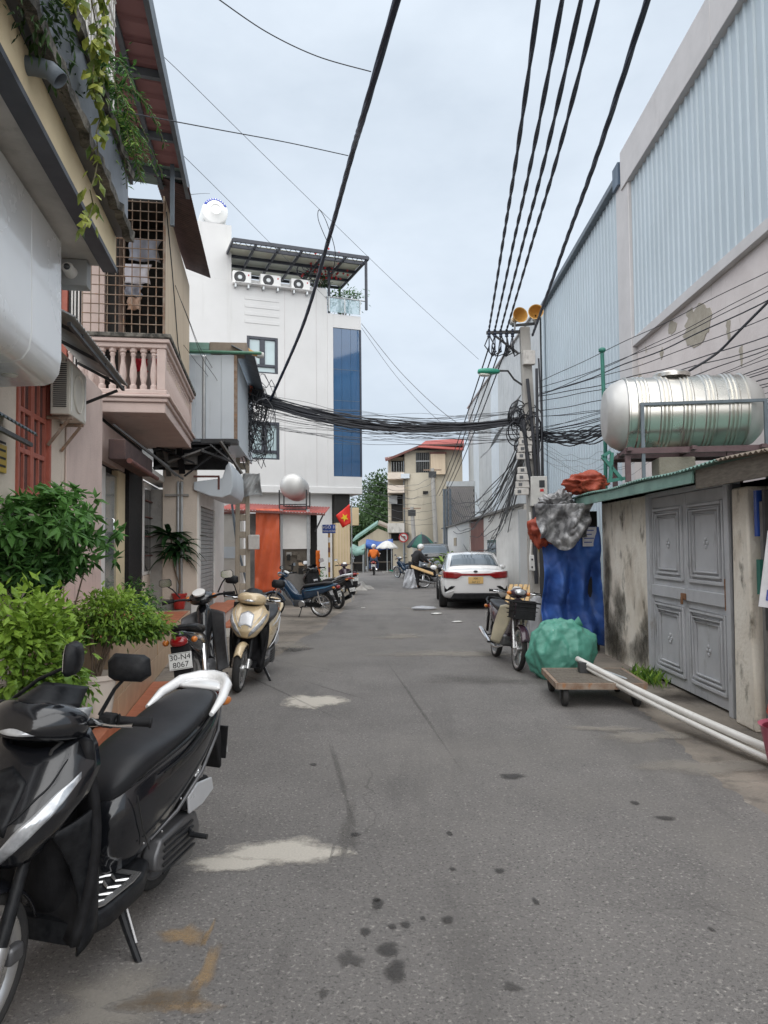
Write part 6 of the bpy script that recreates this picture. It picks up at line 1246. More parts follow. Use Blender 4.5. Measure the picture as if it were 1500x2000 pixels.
# weeds at the wall foot
pm = G(1225, 1325); wd = thing('weeds', 'tuft of green weeds at the foot of the mouldy wall', 'weeds', (3.12, 8.9, 0)); leaves([((random.gauss(0, .08), random.gauss(0, .2), 0), (random.uniform(-.3, .3), random.uniform(-.3, .3), 1.6)) for _ in range(160)], .16, 'blades', 'leaf_lime', wd, aspect=.12, seed=77, droop=0, kind='stuff')
# broadleaf plants behind the car
for k, (u, v, Y, lb) in enumerate([(865, 1085, 30, 'young banana-like plant behind the white car roof beside the black stall'), (880, 1075, 33, 'leafy plant against the low white wall beyond the car')]):
    p = at(u, v, Y); t = thing('leafy_plant', lb, 'plant', (p.x, Y, 0)); random.seed(40 + k); q = MB(); q.tube([(0, 0, 0), (.02, 0, p.z - .3)], .03, 6); q.build('stem', 'stem', t)
    for j in range(14): strap(t, (0, 0, p.z - .45 + .2 * random.random()), j * 2.4, random.uniform(.5, .8), random.uniform(.5, 1.1), .13, 'leaf', 'leaf_lime')
# litter on the road
for k, (u, v, s_) in enumerate([(828, 1191, .32), (853, 1200, .13), (893, 1216, .11), (709, 1188, .06)]): p = G(u, v); blob('litter_bag', ['large torn clear plastic bag lying in the road near the white car', 'small white plastic scrap close to the white car tyre', 'small white paper scrap on the road behind the white car', 'tiny white scrap on the road before the parked motorbikes'][k], 'litter', (p.x, p.y, s_ * .12 + .006), (s_, s_ * .8, s_ * .16), 30 + k, .5, 'plastic_film' if k == 0 else 'pvc_white', 24, .6)

# ================================================================== VEHICLES
def ring(x, w_, z0, z1, n=20, e=2.6, cy=0):
    out = []; cz, hz_ = (z0 + z1) / 2, (z1 - z0) / 2
    for k in range(n):
        a = 2 * math.pi * k / n; c, s = math.cos(a), math.sin(a)
        out.append((x, cy + w_ * math.copysign(abs(c) ** (2 / e), c), cz + hz_ * math.copysign(abs(s) ** (2 / e), s)))
    return out
RX = Matrix.Rotation(R(90), 4, 'X')
def wheel(t, x, r, wd, spokes=5, rim='alloy', name='wheel', wire=False, disc=True, y=0):
    wt = MB(); T = Matrix.Translation((x, y, r)) @ RX; h = wd / 2
    wt.lathe([(r - h * 1.15, -h * .72), (r - h * .8, -h), (r - h * .3, -h * .86), (r - .004, -h * .4), (r, 0), (r - .004, h * .4), (r - h * .3, h * .86), (r - h * .8, h), (r - h * 1.15, h * .72)], 40, T)
    tyre = wt.build(name, 'rubber', t, smooth=60); ri = r - h * 1.1
    q = MB(); q.lathe([(ri - .03, -h * .35), (ri - .012, -h * .75), (ri + .008, -h * .78), (ri + .008, -h * .6), (ri - .01, -h * .3), (ri - .01, h * .3), (ri + .008, h * .6), (ri + .008, h * .78), (ri - .012, h * .75), (ri - .03, h * .35), (ri - .03, -h * .35)], 40, T); q.build('rim', rim, tyre)
    q = MB(); q.lathe([(0, -.06), (.025, -.06), (.045, -.045), (.05, -.02), (.05, .02), (.045, .045), (.025, .06), (0, .06)], 20, T)
    n = spokes if not wire else 28
    for k in range(n):
        a = 2 * math.pi * k / n; d = Vector((math.cos(a), 0, math.sin(a))); c = Vector((x, y, r))
        if wire: a2 = a + (.5 if k % 2 else -.5); q.tube([c + Vector((math.cos(a2) * .045, .035 if k % 4 < 2 else -.035, math.sin(a2) * .045)), c + d * (ri - .02)], .0022, 4)
        else:
            for o_ in (-.16, .16): d2 = Vector((math.cos(a + o_), 0, math.sin(a + o_))); q.beam(c + d * .04, c + d2 * (ri - .015), .022, .03, (0, 1, 0))
    q.build('spokes', rim, tyre)
    if disc:
        q = MB(); q.lathe([(.06, .052), (.1, .052), (.1, .056), (.06, .056), (.06, .052)], 28, T); q.build('brake_disc', 'chrome', tyre)
    return tyre
def mirror(t, base, tip, yaw, w_=.15, h_=.095, mt='black_satin', pitch=0):
    q = MB(); b, e = Vector(base), Vector(tip); q.tube([b, b.lerp(e, .5) + Vector((0, 0, .01)), e + Vector((0, 0, -.02))], [.008, .007, .006], 8); m_ = q.build('mirror', mt, t)
    M = Matrix.Translation(e) @ Matrix.Rotation(yaw, 4, 'Z') @ Matrix.Rotation(pitch, 4, 'Y')
    def sh(k, f): return [M @ Vector((k, y * f, z * f)) for y, z in ((-w_ * .46, -h_ * .36), (-w_ * .3, -h_ * .5), (w_ * .3, -h_ * .46), (w_ * .5, -h_ * .2), (w_ * .44, h_ * .4), (w_ * .3, h_ * .52), (-w_ * .36, h_ * .5), (-w_ * .5, h_ * .2))]
    q = MB(); q.loft([sh(.035, .45), sh(.022, .85), sh(0, 1), sh(-.012, 1), sh(-.014, .93)]); q.build('mirror_housing', mt, m_, smooth=50, bevel=.004)
    q = MB(); q.loft([sh(-.0145, .9), sh(-.0165, .9)]); q.build('mirror_glass', 'chrome', m_)
def grip(t, p0, p1, mt='black_plastic'):
    q = MB(); a, b = Vector(p0), Vector(p1); q.tube([a, a.lerp(b, .04), a.lerp(b, .08), a.lerp(b, .5), a.lerp(b, .93), a.lerp(b, .94), b], [.02, .026, .017, .0175, .017, .021, .019], 12); q.build('grip', mt, t)
def lever(t, s, x, z, y0=.16, y1=.33):
    q = MB(); q.tube([(x + .03, s * y0, z), (x + .06, s * (y0 + .05), z - .005), (x + .055, s * (y1 - .05), z - .005), (x + .045, s * y1, z)], [.009, .007, .006, .008], 8); q.build('brake_lever', 'chrome', t)
def plate(t, c, txt, tilt=0, mt='plate_white', yaw=math.pi, w_=.19, h_=.14):
    """number plate facing -x"""
    pl = bpy.data.objects.new('number_plate_frame', None); M = Matrix.Translation(Vector(c)) @ Matrix.Rotation(tilt, 4, 'Y')
    q = MB(); q.M = M; q.box(0, .004, -w_ / 2, w_ / 2, -h_ / 2, h_ / 2); o = q.build('number_plate', mt, t, bevel=.002)
    bpy.data.objects.remove(pl)
    q = MB(); q.M = M; b = .006
    q.box(-.0015, -.0002, -w_ / 2 + b, w_ / 2 - b, h_ / 2 - b - .003, h_ / 2 - b); q.build('plate_border', 'ink_black', o)
    q = MB(); q.M = M; q.box(-.0015, -.0002, -w_ / 2 + b, w_ / 2 - b, -h_ / 2 + b, -h_ / 2 + b + .003); q.build('plate_border', 'ink_black', o)
    rot = (M.to_3x3() @ Matrix(((0, 0, -1), (-1, 0, 0), (0, 1, 0)))).to_euler()
    for k, line in enumerate(txt): text_mesh(line, h_ * .46, 'plate_number', 'ink_black', o, M @ Vector((-.002, 0, h_ * (.22 - .45 * k))), rot, .0008, 1.05)
    return o

def scooter(label, loc, heading, lean=-7, body='black_gloss', trim='black_satin', rail='white_gloss', group=None, num=('29-E1', '405.27'), steer=0, stand=True, rail_big=True, cat='scooter', front_style='v', hi=True):
    t = thing('scooter', label, cat, loc, 0, group, Euler((R(lean), 0, heading)))
    FX, rf, rr_ = 1.28, .27, .27
    # front apron
    zc = [(0, .60, 1.215, .135, .10), (.2, .68, 1.275, .19, .17), (.42, .76, 1.262, .225, .23), (.65, .84, 1.20, .225, .24), (.85, .91, 1.13, .19, .2), (1, .96, 1.075, .15, .15)]
    def ap(s, tt):
        for i in range(len(zc) - 1):
            if tt <= zc[i + 1][0] + 1e-6: break
        a, b = zc[i], zc[i + 1]; k = (tt - a[0]) / (b[0] - a[0]); k = k * k * (3 - 2 * k) * .5 + k * .5; z, x, w_, sb_ = [a[j] * (1 - k) + b[j] * k for j in (1, 2, 3, 4)]
        u = abs(s); return Vector((x - sb_ * u ** 2.2, math.copysign(w_ * math.sin(u * math.pi / 2 * .96) ** .92 if u > 0 else 0, s), z + .05 * u * u))
    def apo(s, tt, off): p = ap(s, tt); e_ = .01; n = (ap(min(s + e_, 1), tt) - ap(s - e_, tt)).cross(ap(s, min(tt + e_, 1)) - ap(s, max(tt - e_, 0))).normalized(); return p + n * off
    q = MB(); q.grid(lambda s, k: ap(2 * s - 1, k), 26, 18); apron = q.build('front_cover', body, t, smooth=180, solid=.012)
    for sg in (-1, 1):                                   # signal lenses and crease panels
        def ln(s, k, sg=sg): c_ = .16 + .62 * s; hw = .13 * math.sin(math.pi * (.06 + .9 * s)) ** .7; return apo(sg * c_, .10 + .58 * s + hw * (2 * k - 1), .007)
        q = MB(); q.grid(ln, 18, 5); q.build('signal_lamp', 'lens_clear', apron, smooth=180, solid=.006)
        def l2(s, k, sg=sg): return apo(sg * (.10 + .52 * s), .30 + .55 * s + .012 * (2 * k - 1), .006)
        q = MB(); q.grid(l2, 14, 2); q.build('crease_trim', 'silver_paint' if body == 'beige_gloss' else trim, apron, smooth=180, solid=.004)
    q = MB(); q.grid(lambda s, k: apo(-.22 + .44 * s, .42 + .42 * k - .1 * abs(2 * s - 1), .006), 8, 8); q.build('centre_panel', trim, apron, smooth=180, solid=.005)
    # leg shield
    def sh(s, k):
        z = .24 + .74 * k; w_ = .17 + .05 * math.sin(min(1, k * 1.15) * math.pi * .85); return Vector((.90 + .05 * k + .07 * (2 * s - 1) ** 2 - .06 * math.sin(k * math.pi) * 0.6, w_ * (2 * s - 1), z))
    q = MB(); q.grid(sh, 12, 16); lsd = q.build('leg_shield', 'black_plastic', t, smooth=180, solid=.03)
    q = MB(); q.box(.845, .885, -.07, .07, .66, .76); q.build('glove_box', trim, lsd, bevel=.012)
    for sg in (-1, 1):                                   # lower side panels running down to the floor
        def sp_(s, k, sg=sg): a = Vector((1.07 - .10 * s, sg * (.175 + .03 * math.sin(s * 3)), .70 - .02 * s)); b = Vector((.98 - .34 * s, sg * (.13 + .075 * s), .42 - .22 * s)); p = a.lerp(b, k); p.x -= .10 * math.sin(math.pi * k) * (1 - s); p.y += sg * .02 * math.sin(math.pi * k); return p
        def sp2(s, k, sg=sg): a = Vector((1.10, sg * .155, .69)).lerp(Vector((.93, sg * .185, .20)), k); a.x += (.02 - .07 * math.sin(math.pi * k)); b = Vector((.95, sg * .215, .74)).lerp(Vector((.86, sg * .205, .27)), k); b.x -= .015 * math.sin(math.pi * k); p = a.lerp(b, s); p.y += sg * .012 * math.sin(math.pi * s); return p
        q = MB(); q.grid(sp2, 8, 14); q.build('side_panel', 'black_satin', t, smooth=180, solid=.014)
    q = MB(); q.loft([ring(.80, .12, .22, .60), ring(.9, .13, .26, .92), ring(1.0, .12, .56, .94), ring(1.08, .08, .64, .92)], True); q.build('inner_cover', 'black_plastic', t, sub=1, smooth=180)
    # floor
    q = MB(); q.loft([ring(.36, .15, .20, .30, 24, 6), ring(.5, .20, .20, .30, 24, 6), ring(.75, .205, .205, .30, 24, 6), ring(.93, .17, .22, .30, 24, 6)]); fb_ = q.build('floorboard', 'black_satin', t, smooth=60)
    for sg in (-1, 1):
        q = MB(); out = [(.50, .03), (.86, .03), (.875, .14), (.78, .185), (.58, .195), (.50, .185)]; inn = [(.53, .05), (.835, .05), (.845, .125), (.77, .16), (.59, .168), (.53, .16)]
        vs = [(x, sg * y, .303) for x, y in out + inn] + [(x, sg * y, .309) for x, y in out + inn]; n = 6; fs = []
        for i in range(n): j = (i + 1) % n; fs += [(12 + i, 12 + j, 18 + j, 18 + i), (i, j, 12 + j, 12 + i), (6 + i, 6 + j, 18 + j, 18 + i)]
        q.add(vs, fs)
        for k in range(5): x = .565 + .062 * k; q.tube([(x + .03, sg * .045, .305), (x + .005, sg * .065, .305), (x - .008, sg * .085, .305), (x + .012, sg * .105, .305), (x + .03, sg * .125, .305), (x + .012, sg * .15, .305), (x, sg * .165, .305)], [.005, .007, .008, .007, .006, .008, .007], 6)
        q.build('foot_plate', 'alloy', fb_)
    # body under the seat
    q = MB(); q.loft([ring(.60, .085, .26, .60), ring(.50, .135, .25, .68), ring(.34, .165, .28, .73), ring(.14, .185, .38, .76), (ring(-.10, .185, .50, .80)), ring(-.30, .16, .61, .84), ring(-.46, .11, .71, .86), ring(-.55, .05, .775, .865)]); bd = q.build('body_cover', body, t, sub=2, smooth=180)
    for sg in (-1, 1):
        q = MB(); q.tube([(.40, sg * .168, .40), (.2, sg * .192, .46), (-.05, sg * .194, .565), (-.3, sg * .165, .70), (-.5, sg * .09, .80)], [.004, .008, .009, .008, .004], 8); q.build('side_moulding', 'alloy_dark' if body == 'black_gloss' else 'silver_paint', bd)
        q = MB(); q.tube([(.30, sg * .162, .66), (.1, sg * .186, .70), (-.15, sg * .182, .775), (-.38, sg * .13, .845)], [.004, .008, .008, .004], 6); q.build('seat_line', trim, bd)
    q = MB(); q.loft([ring(.575, .05, .585, .66, 20, 3), ring(.52, .105, .60, .735, 20, 3), ring(.40, .14, .66, .785, 20, 3), ring(.22, .155, .70, .80, 20, 3), ring(.04, .16, .73, .815, 20, 3), ring(-.06, .16, .75, .845, 20, 3), ring(-.2, .15, .78, .865, 20, 3), ring(-.36, .12, .82, .885, 20, 3), ring(-.45, .06, .845, .885, 20, 3)]); q.build('seat', 'seat_vinyl', t, sub=2, smooth=180)
    # grab rail and tail
    gr = [(-.16, .175, .815), (-.3, .17, .865), (-.45, .135, .905), (-.56, .07, .915), (-.585, 0, .917), (-.56, -.07, .915), (-.45, -.135, .905), (-.3, -.17, .865), (-.16, -.175, .815)]
    q = MB(); q.tube(gr, [.012, .024, .03, .034, .036, .034, .03, .024, .012], 10); q.build('grab_rail', rail, t)
    if rail_big: q = MB(); q.grid(lambda s, k: Vector((-.40 - .19 * k + .0 * s, (2 * s - 1) * (.12 - .045 * k), .897 + .018 * math.sin(k * 3) * (1 - (2 * s - 1) ** 2 * .4))), 10, 8); q.build('rail_cover', rail, t, smooth=180, solid=.02)
    q = MB(); q.loft([ring(-.50, .10, .775, .855), ring(-.575, .085, .79, .85), ring(-.60, .05, .80, .84)]); q.build('tail_light', 'lens_red', t, sub=1, smooth=180)
    for sg in (-1, 1): q = MB(); q.ball((-.54, sg * .10, .80), (.06, .03, .025), 12); q.build('rear_signal', 'lens_orange', t)
    q = MB(); q.loft([[(-.36, -.09, .70), (-.36, .09, .70), (-.46, .09, .76), (-.46, -.09, .76)], [(-.50, -.085, .56), (-.50, .085, .56), (-.56, .085, .60), (-.56, -.085, .60)], [(-.60, -.075, .40), (-.60, .075, .40), (-.625, .075, .41), (-.625, -.075, .41)]]); q.build('rear_mudguard', 'black_plastic', t, bevel=.008)
    plate(t, (-.625, 0, .55), num, R(18)); q = MB(); q.box(-.615, -.60, -.1, .1, .46, .64); q.build('plate_bracket', 'black_plastic', t)
    # running gear
    wheel(t, FX, rf, .085, 5, 'alloy')
    return t, body, trim, FX, rf, rr_
def scooter_full(*a, **k):
    st_on = k.get('stand', True); a_lean = a[3] if len(a) > 3 else -7; t, body, trim, FX, rf, rr_ = scooter(*a, **k)
    wheel(t, 0, rr_, .095, 5, 'alloy_dark', disc=False)
    for sg in (-1, 1):
        q = MB(); q.tube([(FX - .005, sg * .078, .27), (FX - .075, sg * .078, .44), (FX - .17, sg * .07, .66)], [.024, .022, .018], 12); q.build('fork_leg', 'black_satin', t)
        q = MB(); q.tube([(FX - .045, sg * .078, .37), (FX - .005, sg * .078, .27)], .03, 12); q.build('fork_slider', 'alloy', t)
    q = MB(); q.cbox((FX - .1, .09, .32), (.07, .035, .06)); q.build('brake_caliper', 'alloy_dark', t, bevel=.012)
    def fd(s, k): a = R(38 + 120 * k); r_ = rf + .03; w_ = .058 - .012 * abs(2 * k - 1); return Vector((FX + r_ * math.cos(a) * 1.02, w_ * (2 * s - 1), rf + r_ * math.sin(a) - .035 * (2 * s - 1) ** 2))
    q = MB(); q.grid(fd, 8, 22); q.build('front_fender', body, t, smooth=180, solid=.008)
    # handlebar cowl and controls
    HM = Matrix.Translation((.99, 0, 1.035)) @ Matrix.Rotation(R(-14), 4, 'Y')
    q = MB(); q.M = HM; q.loft([ring(-.13, .06, -.05, .045), ring(-.10, .13, -.065, .06), ring(-.02, .185, -.075, .075), ring(.07, .165, -.08, .075), ring(.13, .11, -.07, .05), ring(.16, .05, -.05, .02)]); cw = q.build('handlebar_cowl', body, t, sub=2, smooth=180)
    q = MB(); q.M = HM; q.grid(lambda s, k: Vector((.165 - .17 * abs(2 * s - 1) ** 2.2 - .03 * k, .165 * (2 * s - 1), -.055 + .085 * k + .035 * abs(2 * s - 1) ** 2)), 20, 8); q.build('headlight', 'lens_clear', cw, smooth=180, solid=.012)
    q = MB(); q.M = HM; q.grid(lambda s, k: Vector((.115 - .12 * abs(2 * s - 1) ** 2 - .11 * k, .13 * (2 * s - 1) * (1 - .35 * k), .058 + .075 * k)), 12, 6); q.build('visor', 'black_satin', cw, smooth=180, solid=.006)
    q = MB(); q.M = HM; q.loft([ring(-.135, .09, -.005, .055), ring(-.145, .07, .005, .045)]); q.build('speedometer', 'pane_dark', cw)
    for sg in (-1, 1):
        q = MB(); q.tube([(.97, sg * .12, 1.03), (.93, sg * .2, 1.035), (.90, sg * .26, 1.04)], .013, 10); q.build('handlebar', 'black_satin', t)
        q = MB(); q.cbox((.915, sg * .215, 1.04), (.05, .06, .05)); q.build('switch_box', 'black_plastic', t, bevel=.01)
        grip(t, (.905, sg * .245, 1.04), (.865, sg * .36, 1.035)); lever(t, sg, .905, 1.04)
        mirror(t, (.935, sg * .19, 1.06), (.915, .28, 1.235) if sg > 0 or body != 'black_gloss' or a_lean != -4.5 else (.93, .06, 1.25), R(6) if sg > 0 else R(104), .165 if sg > 0 else .12, .10 if sg > 0 else .12) if sg > 0 or a_lean == -4.5 else mirror(t, (.935, sg * .19, 1.06), (.915, -.28, 1.235), R(-6), .165, .10)
    # engine, belt case, shock, exhaust, stand
    out = [(.34, .30), (.30, .36), (.1, .37), (.02, .385), (-.07, .36), (-.125, .28), (-.11, .19), (-.04, .145), (.08, .16), (.26, .2), (.34, .235)]
    q = MB(); q.prism(out, .075, Matrix.Translation((0, .175, 0)) @ RX); q.build('belt_case', 'alloy_dark', t, bevel=.014, seg=3)
    for k in range(5): q = MB(); z = .2 + .032 * k; q.box(-.06 + .01 * k, .28, .176, .184, z, z + .014); q.build('case_rib', 'black_satin', t, bevel=.004)
    q = MB(); q.prism([(.06, .40), (.1, .5), (-.02, .53), (-.2, .50), (-.24, .42), (-.12, .385)], .09, Matrix.Translation((0, .175, 0)) @ RX); q.build('air_filter', 'black_plastic', t, bevel=.02, seg=3)
    q = MB(); q.prism([(.05, .39), (.08, .48), (-.02, .515), (-.2, .49), (-.235, .42), (-.1, .385)], .014, Matrix.Translation((0, .19, 0)) @ RX); q.build('filter_cover', 'silver_paint', t, bevel=.006)
    q = MB(); q.cbox((.2, 0, .33), (.3, .2, .22)); q.build('engine', 'alloy_dark', t, bevel=.04)
    for sg in (1,):
        q = MB(); q.tube([(-.06, sg * .14, .34), (-.13, sg * .14, .58)], .016, 8); sk = q.build('shock_absorber', 'chrome', t); sp_ = []
        for k in range(72): a = k * .7; f = k / 71; sp_.append((-.07 - .055 * f + .028 * math.cos(a), sg * .14 + .028 * math.sin(a), .36 + .2 * f))
        q = MB(); q.tube(sp_, .0055, 5); q.build('spring', 'alloy', sk)
    q = MB(); q.tube([(.25, -.12, .2), (.05, -.16, .19), (-.05, -.165, .23), (-.33, -.17, .33)], [.018, .02, .05, .05], 14); ex = q.build('exhaust', 'black_satin', t)
    q = MB(); q.tube([(-.02, -.215, .26), (-.28, -.222, .36)], [.03, .034], 10); q.build('heat_shield', 'chrome', ex)
    if st_on:
        th = math.tan(R(-a_lean)); zf_ = -.30 * th; sd_ = MB(); sd_.tube([(.58, .13, .22), (.61, .2, .12), (.635, .285, zf_ + .02)], [.018, .015, .014], 8); so_ = sd_.build('side_stand', 'black_satin', t)
        q = MB(); q.loft([[(.59, .26, zf_ + .003), (.69, .27, zf_ + .003), (.69, .33, zf_ - .002), (.59, .32, zf_ - .002)], [(.60, .265, zf_ + .03), (.68, .275, zf_ + .03), (.68, .322, zf_ + .025), (.60, .312, zf_ + .025)]]); q.build('stand_foot', 'black_satin', so_)
        q = MB(); q.tube([(.555, .15, .2), (.61, .24, .08)], .008, 6); q.build('stand_spring', 'alloy', so_)
    return t

def underbone(label, loc, heading, lean=-6, body='black_gloss', shield='black_gloss', stripe=None, group=None, num=('30-N4', '8067'), basket=False, cat='motorbike', name='motorbike', wire=False, seat_two=True, stand=True, mirrors=True, hi=True):
    t = thing(name, label, cat, loc, 0, group, Euler((R(lean), 0, heading))); FX, r = 1.24, .285
    wheel(t, 0, r, .075, 5, 'alloy', wire=wire, disc=False); wheel(t, FX, r, .068, 5, 'alloy', wire=wire)
    for sg in (-1, 1):
        q = MB(); q.tube([(FX, sg * .07, r), (FX - .1, sg * .07, .52), (FX - .19, sg * .06, .74)], [.022, .024, .02], 10); q.build('fork_leg', 'alloy' if sg else 'alloy', t)
        q = MB(); q.tube([(0, sg * .075, r), (.2, sg * .075, .3), (.42, sg * .06, .32)], .018, 8); q.build('swing_arm', 'black_satin', t)
        q = MB(); q.tube([(-.02, sg * .11, .33), (.02, sg * .12, .62)], .022, 8); q.build('shock_absorber', 'chrome', t)
        def shf(s, k, sg=sg): a = Vector((1.06, sg * .045, .86)).lerp(Vector((.62, sg * .12, .26)), k); b = Vector((.93, sg * .20, .80)).lerp(Vector((.60, sg * .215, .30)), k); p = a.lerp(b, s); p.x += .05 * math.sin(math.pi * k) * (1 - s) - .10 * math.sin(math.pi * k) * s * .6; p.y += sg * .03 * math.sin(math.pi * s * .7) ; return p
        q = MB(); q.grid(shf, 10, 14); q.build('leg_shield', shield, t, smooth=180, solid=.012)
        q = MB(); q.tube([(.42, sg * .1, .26), (.42, sg * .24, .255)], .014, 8); q.build('footpeg', 'black_plastic', t)
        q = MB(); q.tube([(.88, sg * .1, .985), (.85, sg * .2, 1.0), (.82, sg * .28, 1.0)], .012, 8); q.build('handlebar', 'black_satin', t); grip(t, (.83, sg * .25, 1.0), (.79, sg * .36, .995)); lever(t, sg, .85, 1.0)
        if mirrors: mirror(t, (.86, sg * .19, 1.02), (.83, sg * .31, 1.19), 0, .13, .08, 'black_satin')
    def fd(s, k): a = R(25 + 140 * k); r_ = r + .035; return Vector((FX + r_ * math.cos(a), .055 * (2 * s - 1), r + r_ * math.sin(a) - .03 * (2 * s - 1) ** 2))
    q = MB(); q.grid(fd, 6, 20); q.build('front_fender', body, t, smooth=180, solid=.007)
    def rfd(s, k): a = R(50 + 130 * k); r_ = r + .05; return Vector((r_ * math.cos(a), .06 * (2 * s - 1), r + r_ * math.sin(a) - .02 * (2 * s - 1) ** 2))
    q = MB(); q.grid(rfd, 6, 18); q.build('rear_fender', 'black_plastic', t, smooth=180, solid=.008)
    q = MB(); q.loft([ring(1.12, .04, .70, .80), ring(1.06, .075, .64, .92), ring(.98, .085, .60, .95), ring(.86, .06, .50, .86), ring(.72, .05, .38, .60), ring(.56, .05, .34, .50), ring(.42, .06, .34, .56)]); q.build('spine_cover', body, t, sub=1, smooth=180)
    q = MB(); q.loft([ring(.50, .06, .40, .66), ring(.34, .12, .40, .72), ring(.1, .135, .48, .75), ring(-.16, .12, .58, .78), ring(-.36, .08, .68, .80), ring(-.44, .04, .74, .80)]); bd = q.build('body_cover', body, t, sub=2, smooth=180)
    if stripe:
        for sg in (-1, 1): q = MB(); q.tube([(.36, sg * .118, .62), (.1, sg * .137, .66), (-.16, sg * .122, .71), (-.38, sg * .075, .765)], [.006, .016, .018, .006], 8); q.build('side_stripe', stripe, bd)
    q = MB(); q.loft([ring(.46, .06, .66, .73, 20, 3), ring(.36, .115, .69, .775, 20, 3), ring(.1, .13, .73, .79, 20, 3), ring(-.02, .13, .745, .825, 20, 3), ring(-.2, .12, .765, .835, 20, 3), ring(-.33, .08, .785, .83, 20, 3)]); q.build('seat', 'seat_vinyl', t, sub=2, smooth=180)
    q = MB(); q.tube([(-.15, .14, .76), (-.33, .13, .81), (-.46, .08, .835), (-.49, 0, .84), (-.46, -.08, .835), (-.33, -.13, .81), (-.15, -.14, .76)], .015, 8); q.build('grab_rail', 'black_satin', t)
    q = MB(); q.loft([ring(-.40, .085, .66, .765), ring(-.46, .075, .67, .755), ring(-.49, .045, .685, .735)]); q.build('tail_light', 'lens_red', t, sub=1, smooth=180)
    for sg in (-1, 1): q = MB(); q.ball((-.38, sg * .12, .71), (.045, .03, .028), 10); q.build('rear_signal', 'lens_orange', t); q = MB(); q.ball((.98, sg * .13, .99), (.05, .035, .03), 10); q.build('front_signal', 'lens_orange', t)
    q = MB(); q.loft([[(-.33, -.08, .62), (-.33, .08, .62), (-.42, .08, .68), (-.42, -.08, .68)], [(-.45, -.07, .32), (-.45, .07, .32), (-.47, .07, .33), (-.47, -.07, .33)]]); q.build('rear_mudguard', 'black_plastic', t, bevel=.006); plate(t, (-.475, 0, .555), num, R(12))
    q = MB(); q.M = Matrix.Translation((.95, 0, .99)) @ Matrix.Rotation(R(-16), 4, 'Y'); q.loft([ring(-.12, .06, -.04, .03), ring(-.06, .12, -.06, .05), ring(.03, .13, -.07, .06), ring(.10, .09, -.06, .045), ring(.125, .06, -.045, .03)]); cw = q.build('handlebar_cowl', body, t, sub=2, smooth=180)
    q = MB(); q.M = Matrix.Translation((.95, 0, .99)) @ Matrix.Rotation(R(-16), 4, 'Y'); q.loft([ring(.095, .085, -.055, .04), ring(.125, .075, -.05, .035), ring(.14, .045, -.03, .02)]); q.build('headlight', 'lens_clear', cw, sub=1, smooth=180)
    q = MB(); q.lathe([(0, 0), (.06, 0), (.065, .02), (0, .024)], 18, Matrix.Translation((.87, 0, 1.035)) @ Matrix.Rotation(R(-30), 4, 'Y')); q.build('speedometer', 'plate_white', cw)
    q = MB(); q.cbox((.52, 0, .32), (.34, .2, .16)); q.build('engine', 'alloy_dark', t, bevel=.035); q = MB(); q.lathe([(0, .02), (.07, .02), (.085, 0)], 20, Matrix.Translation((.46, .1, .31)) @ Matrix.Rotation(R(-90), 4, 'X')); q.build('engine_cover', 'alloy', t)
    q = MB(); q.prism([(.4, .26), (.4, .36), (0, .345), (-.07, .29), (0, .235)], .02, Matrix.Translation((0, .095, 0)) @ RX); q.build('chain_case', 'black_satin', t, bevel=.008)
    q = MB(); q.tube([(.62, -.05, .25), (.5, -.13, .2), (.2, -.15, .22), (.05, -.155, .26), (-.42, -.165, .36)], [.016, .018, .022, .042, .036], 14); q.build('exhaust', 'chrome', t)
    if stand: q = MB(); q.tube([(.46, .1, .22), (.47, .18, .1), (.49, .26, -.025)], .011, 8); q.build('side_stand', 'black_satin', t)
    if basket:
        bk_ = MB(); x0, x1, z0, z1 = 1.07, 1.37, .68, .90
        for k in range(5): z = z0 + (z1 - z0) * k / 4; e_ = .012 * k; bk_.tube([(x0, -.15 - e_, z), (x1 + e_, -.13 - e_, z), (x1 + e_, .13 + e_, z), (x0, .15 + e_, z), (x0, -.15 - e_, z)], .006 if k < 4 else .012, 6)
        b0 = bk_.build('basket', 'black_plastic', t); q = MB(); q.box(x0, x1 + .02, -.135, .135, z0 - .004, z0 + .004).box(x1 + .02, x1 + .026, -.13, .13, z0, z1 - .01).box(x0 + .02, x1, .135, .142, z0, z1 - .015).box(x0 + .02, x1, -.142, -.135, z0, z1 - .015); q.build('basket_mesh', 'black_plastic', b0)
    return t
def head(dx, dy): return math.atan2(dy, dx)
def place(rear, front): d = Vector((front[0] - rear[0], front[1] - rear[1])); return (rear[0], rear[1], 0), head(d.x, d.y)

# foreground black scooter
BLACK = scooter_full('large black step-through scooter with white tail rail on its side stand in the foreground', (-1.15, 3.70, 0), head(-.215, -1.24), -4.5)
# fittings that show on the nearest scooter
t = BLACK
q = MB(); q.tube([(.98, .12, 1.0), (1.07, .10, .96), (1.10, .08, .86), (1.12, .075, .70), (1.2, .08, .42)], .006, 6); q.build('brake_hose', 'rubber', t)
q = MB(); q.tube([(.95, -.14, 1.02), (1.02, -.1, .93), (1.03, -.05, .85)], .006, 6); q.build('throttle_cable', 'rubber', t)
q = MB(); q.tube([(.555, .05, .615), (.46, .128, .665), (.30, .152, .705), (.10, .163, .735), (-.1, .162, .765), (-.3, .137, .812), (-.44, .07, .845)], .0035, 6); q.build('seat_piping', 'black_plastic', t)
q = MB(); q.tube([(.50, .142, .62), (.46, .155, .48), (.40, .166, .36)], .003, 5); q.build('panel_gap', 'dark_interior', t)
for p_ in ((.44, .158, .40), (.30, .172, .40), (.16, .188, .50)): q = MB(); q.ball(p_, (.006, .004, .006), 8); q.build('screw', 'chrome', t)
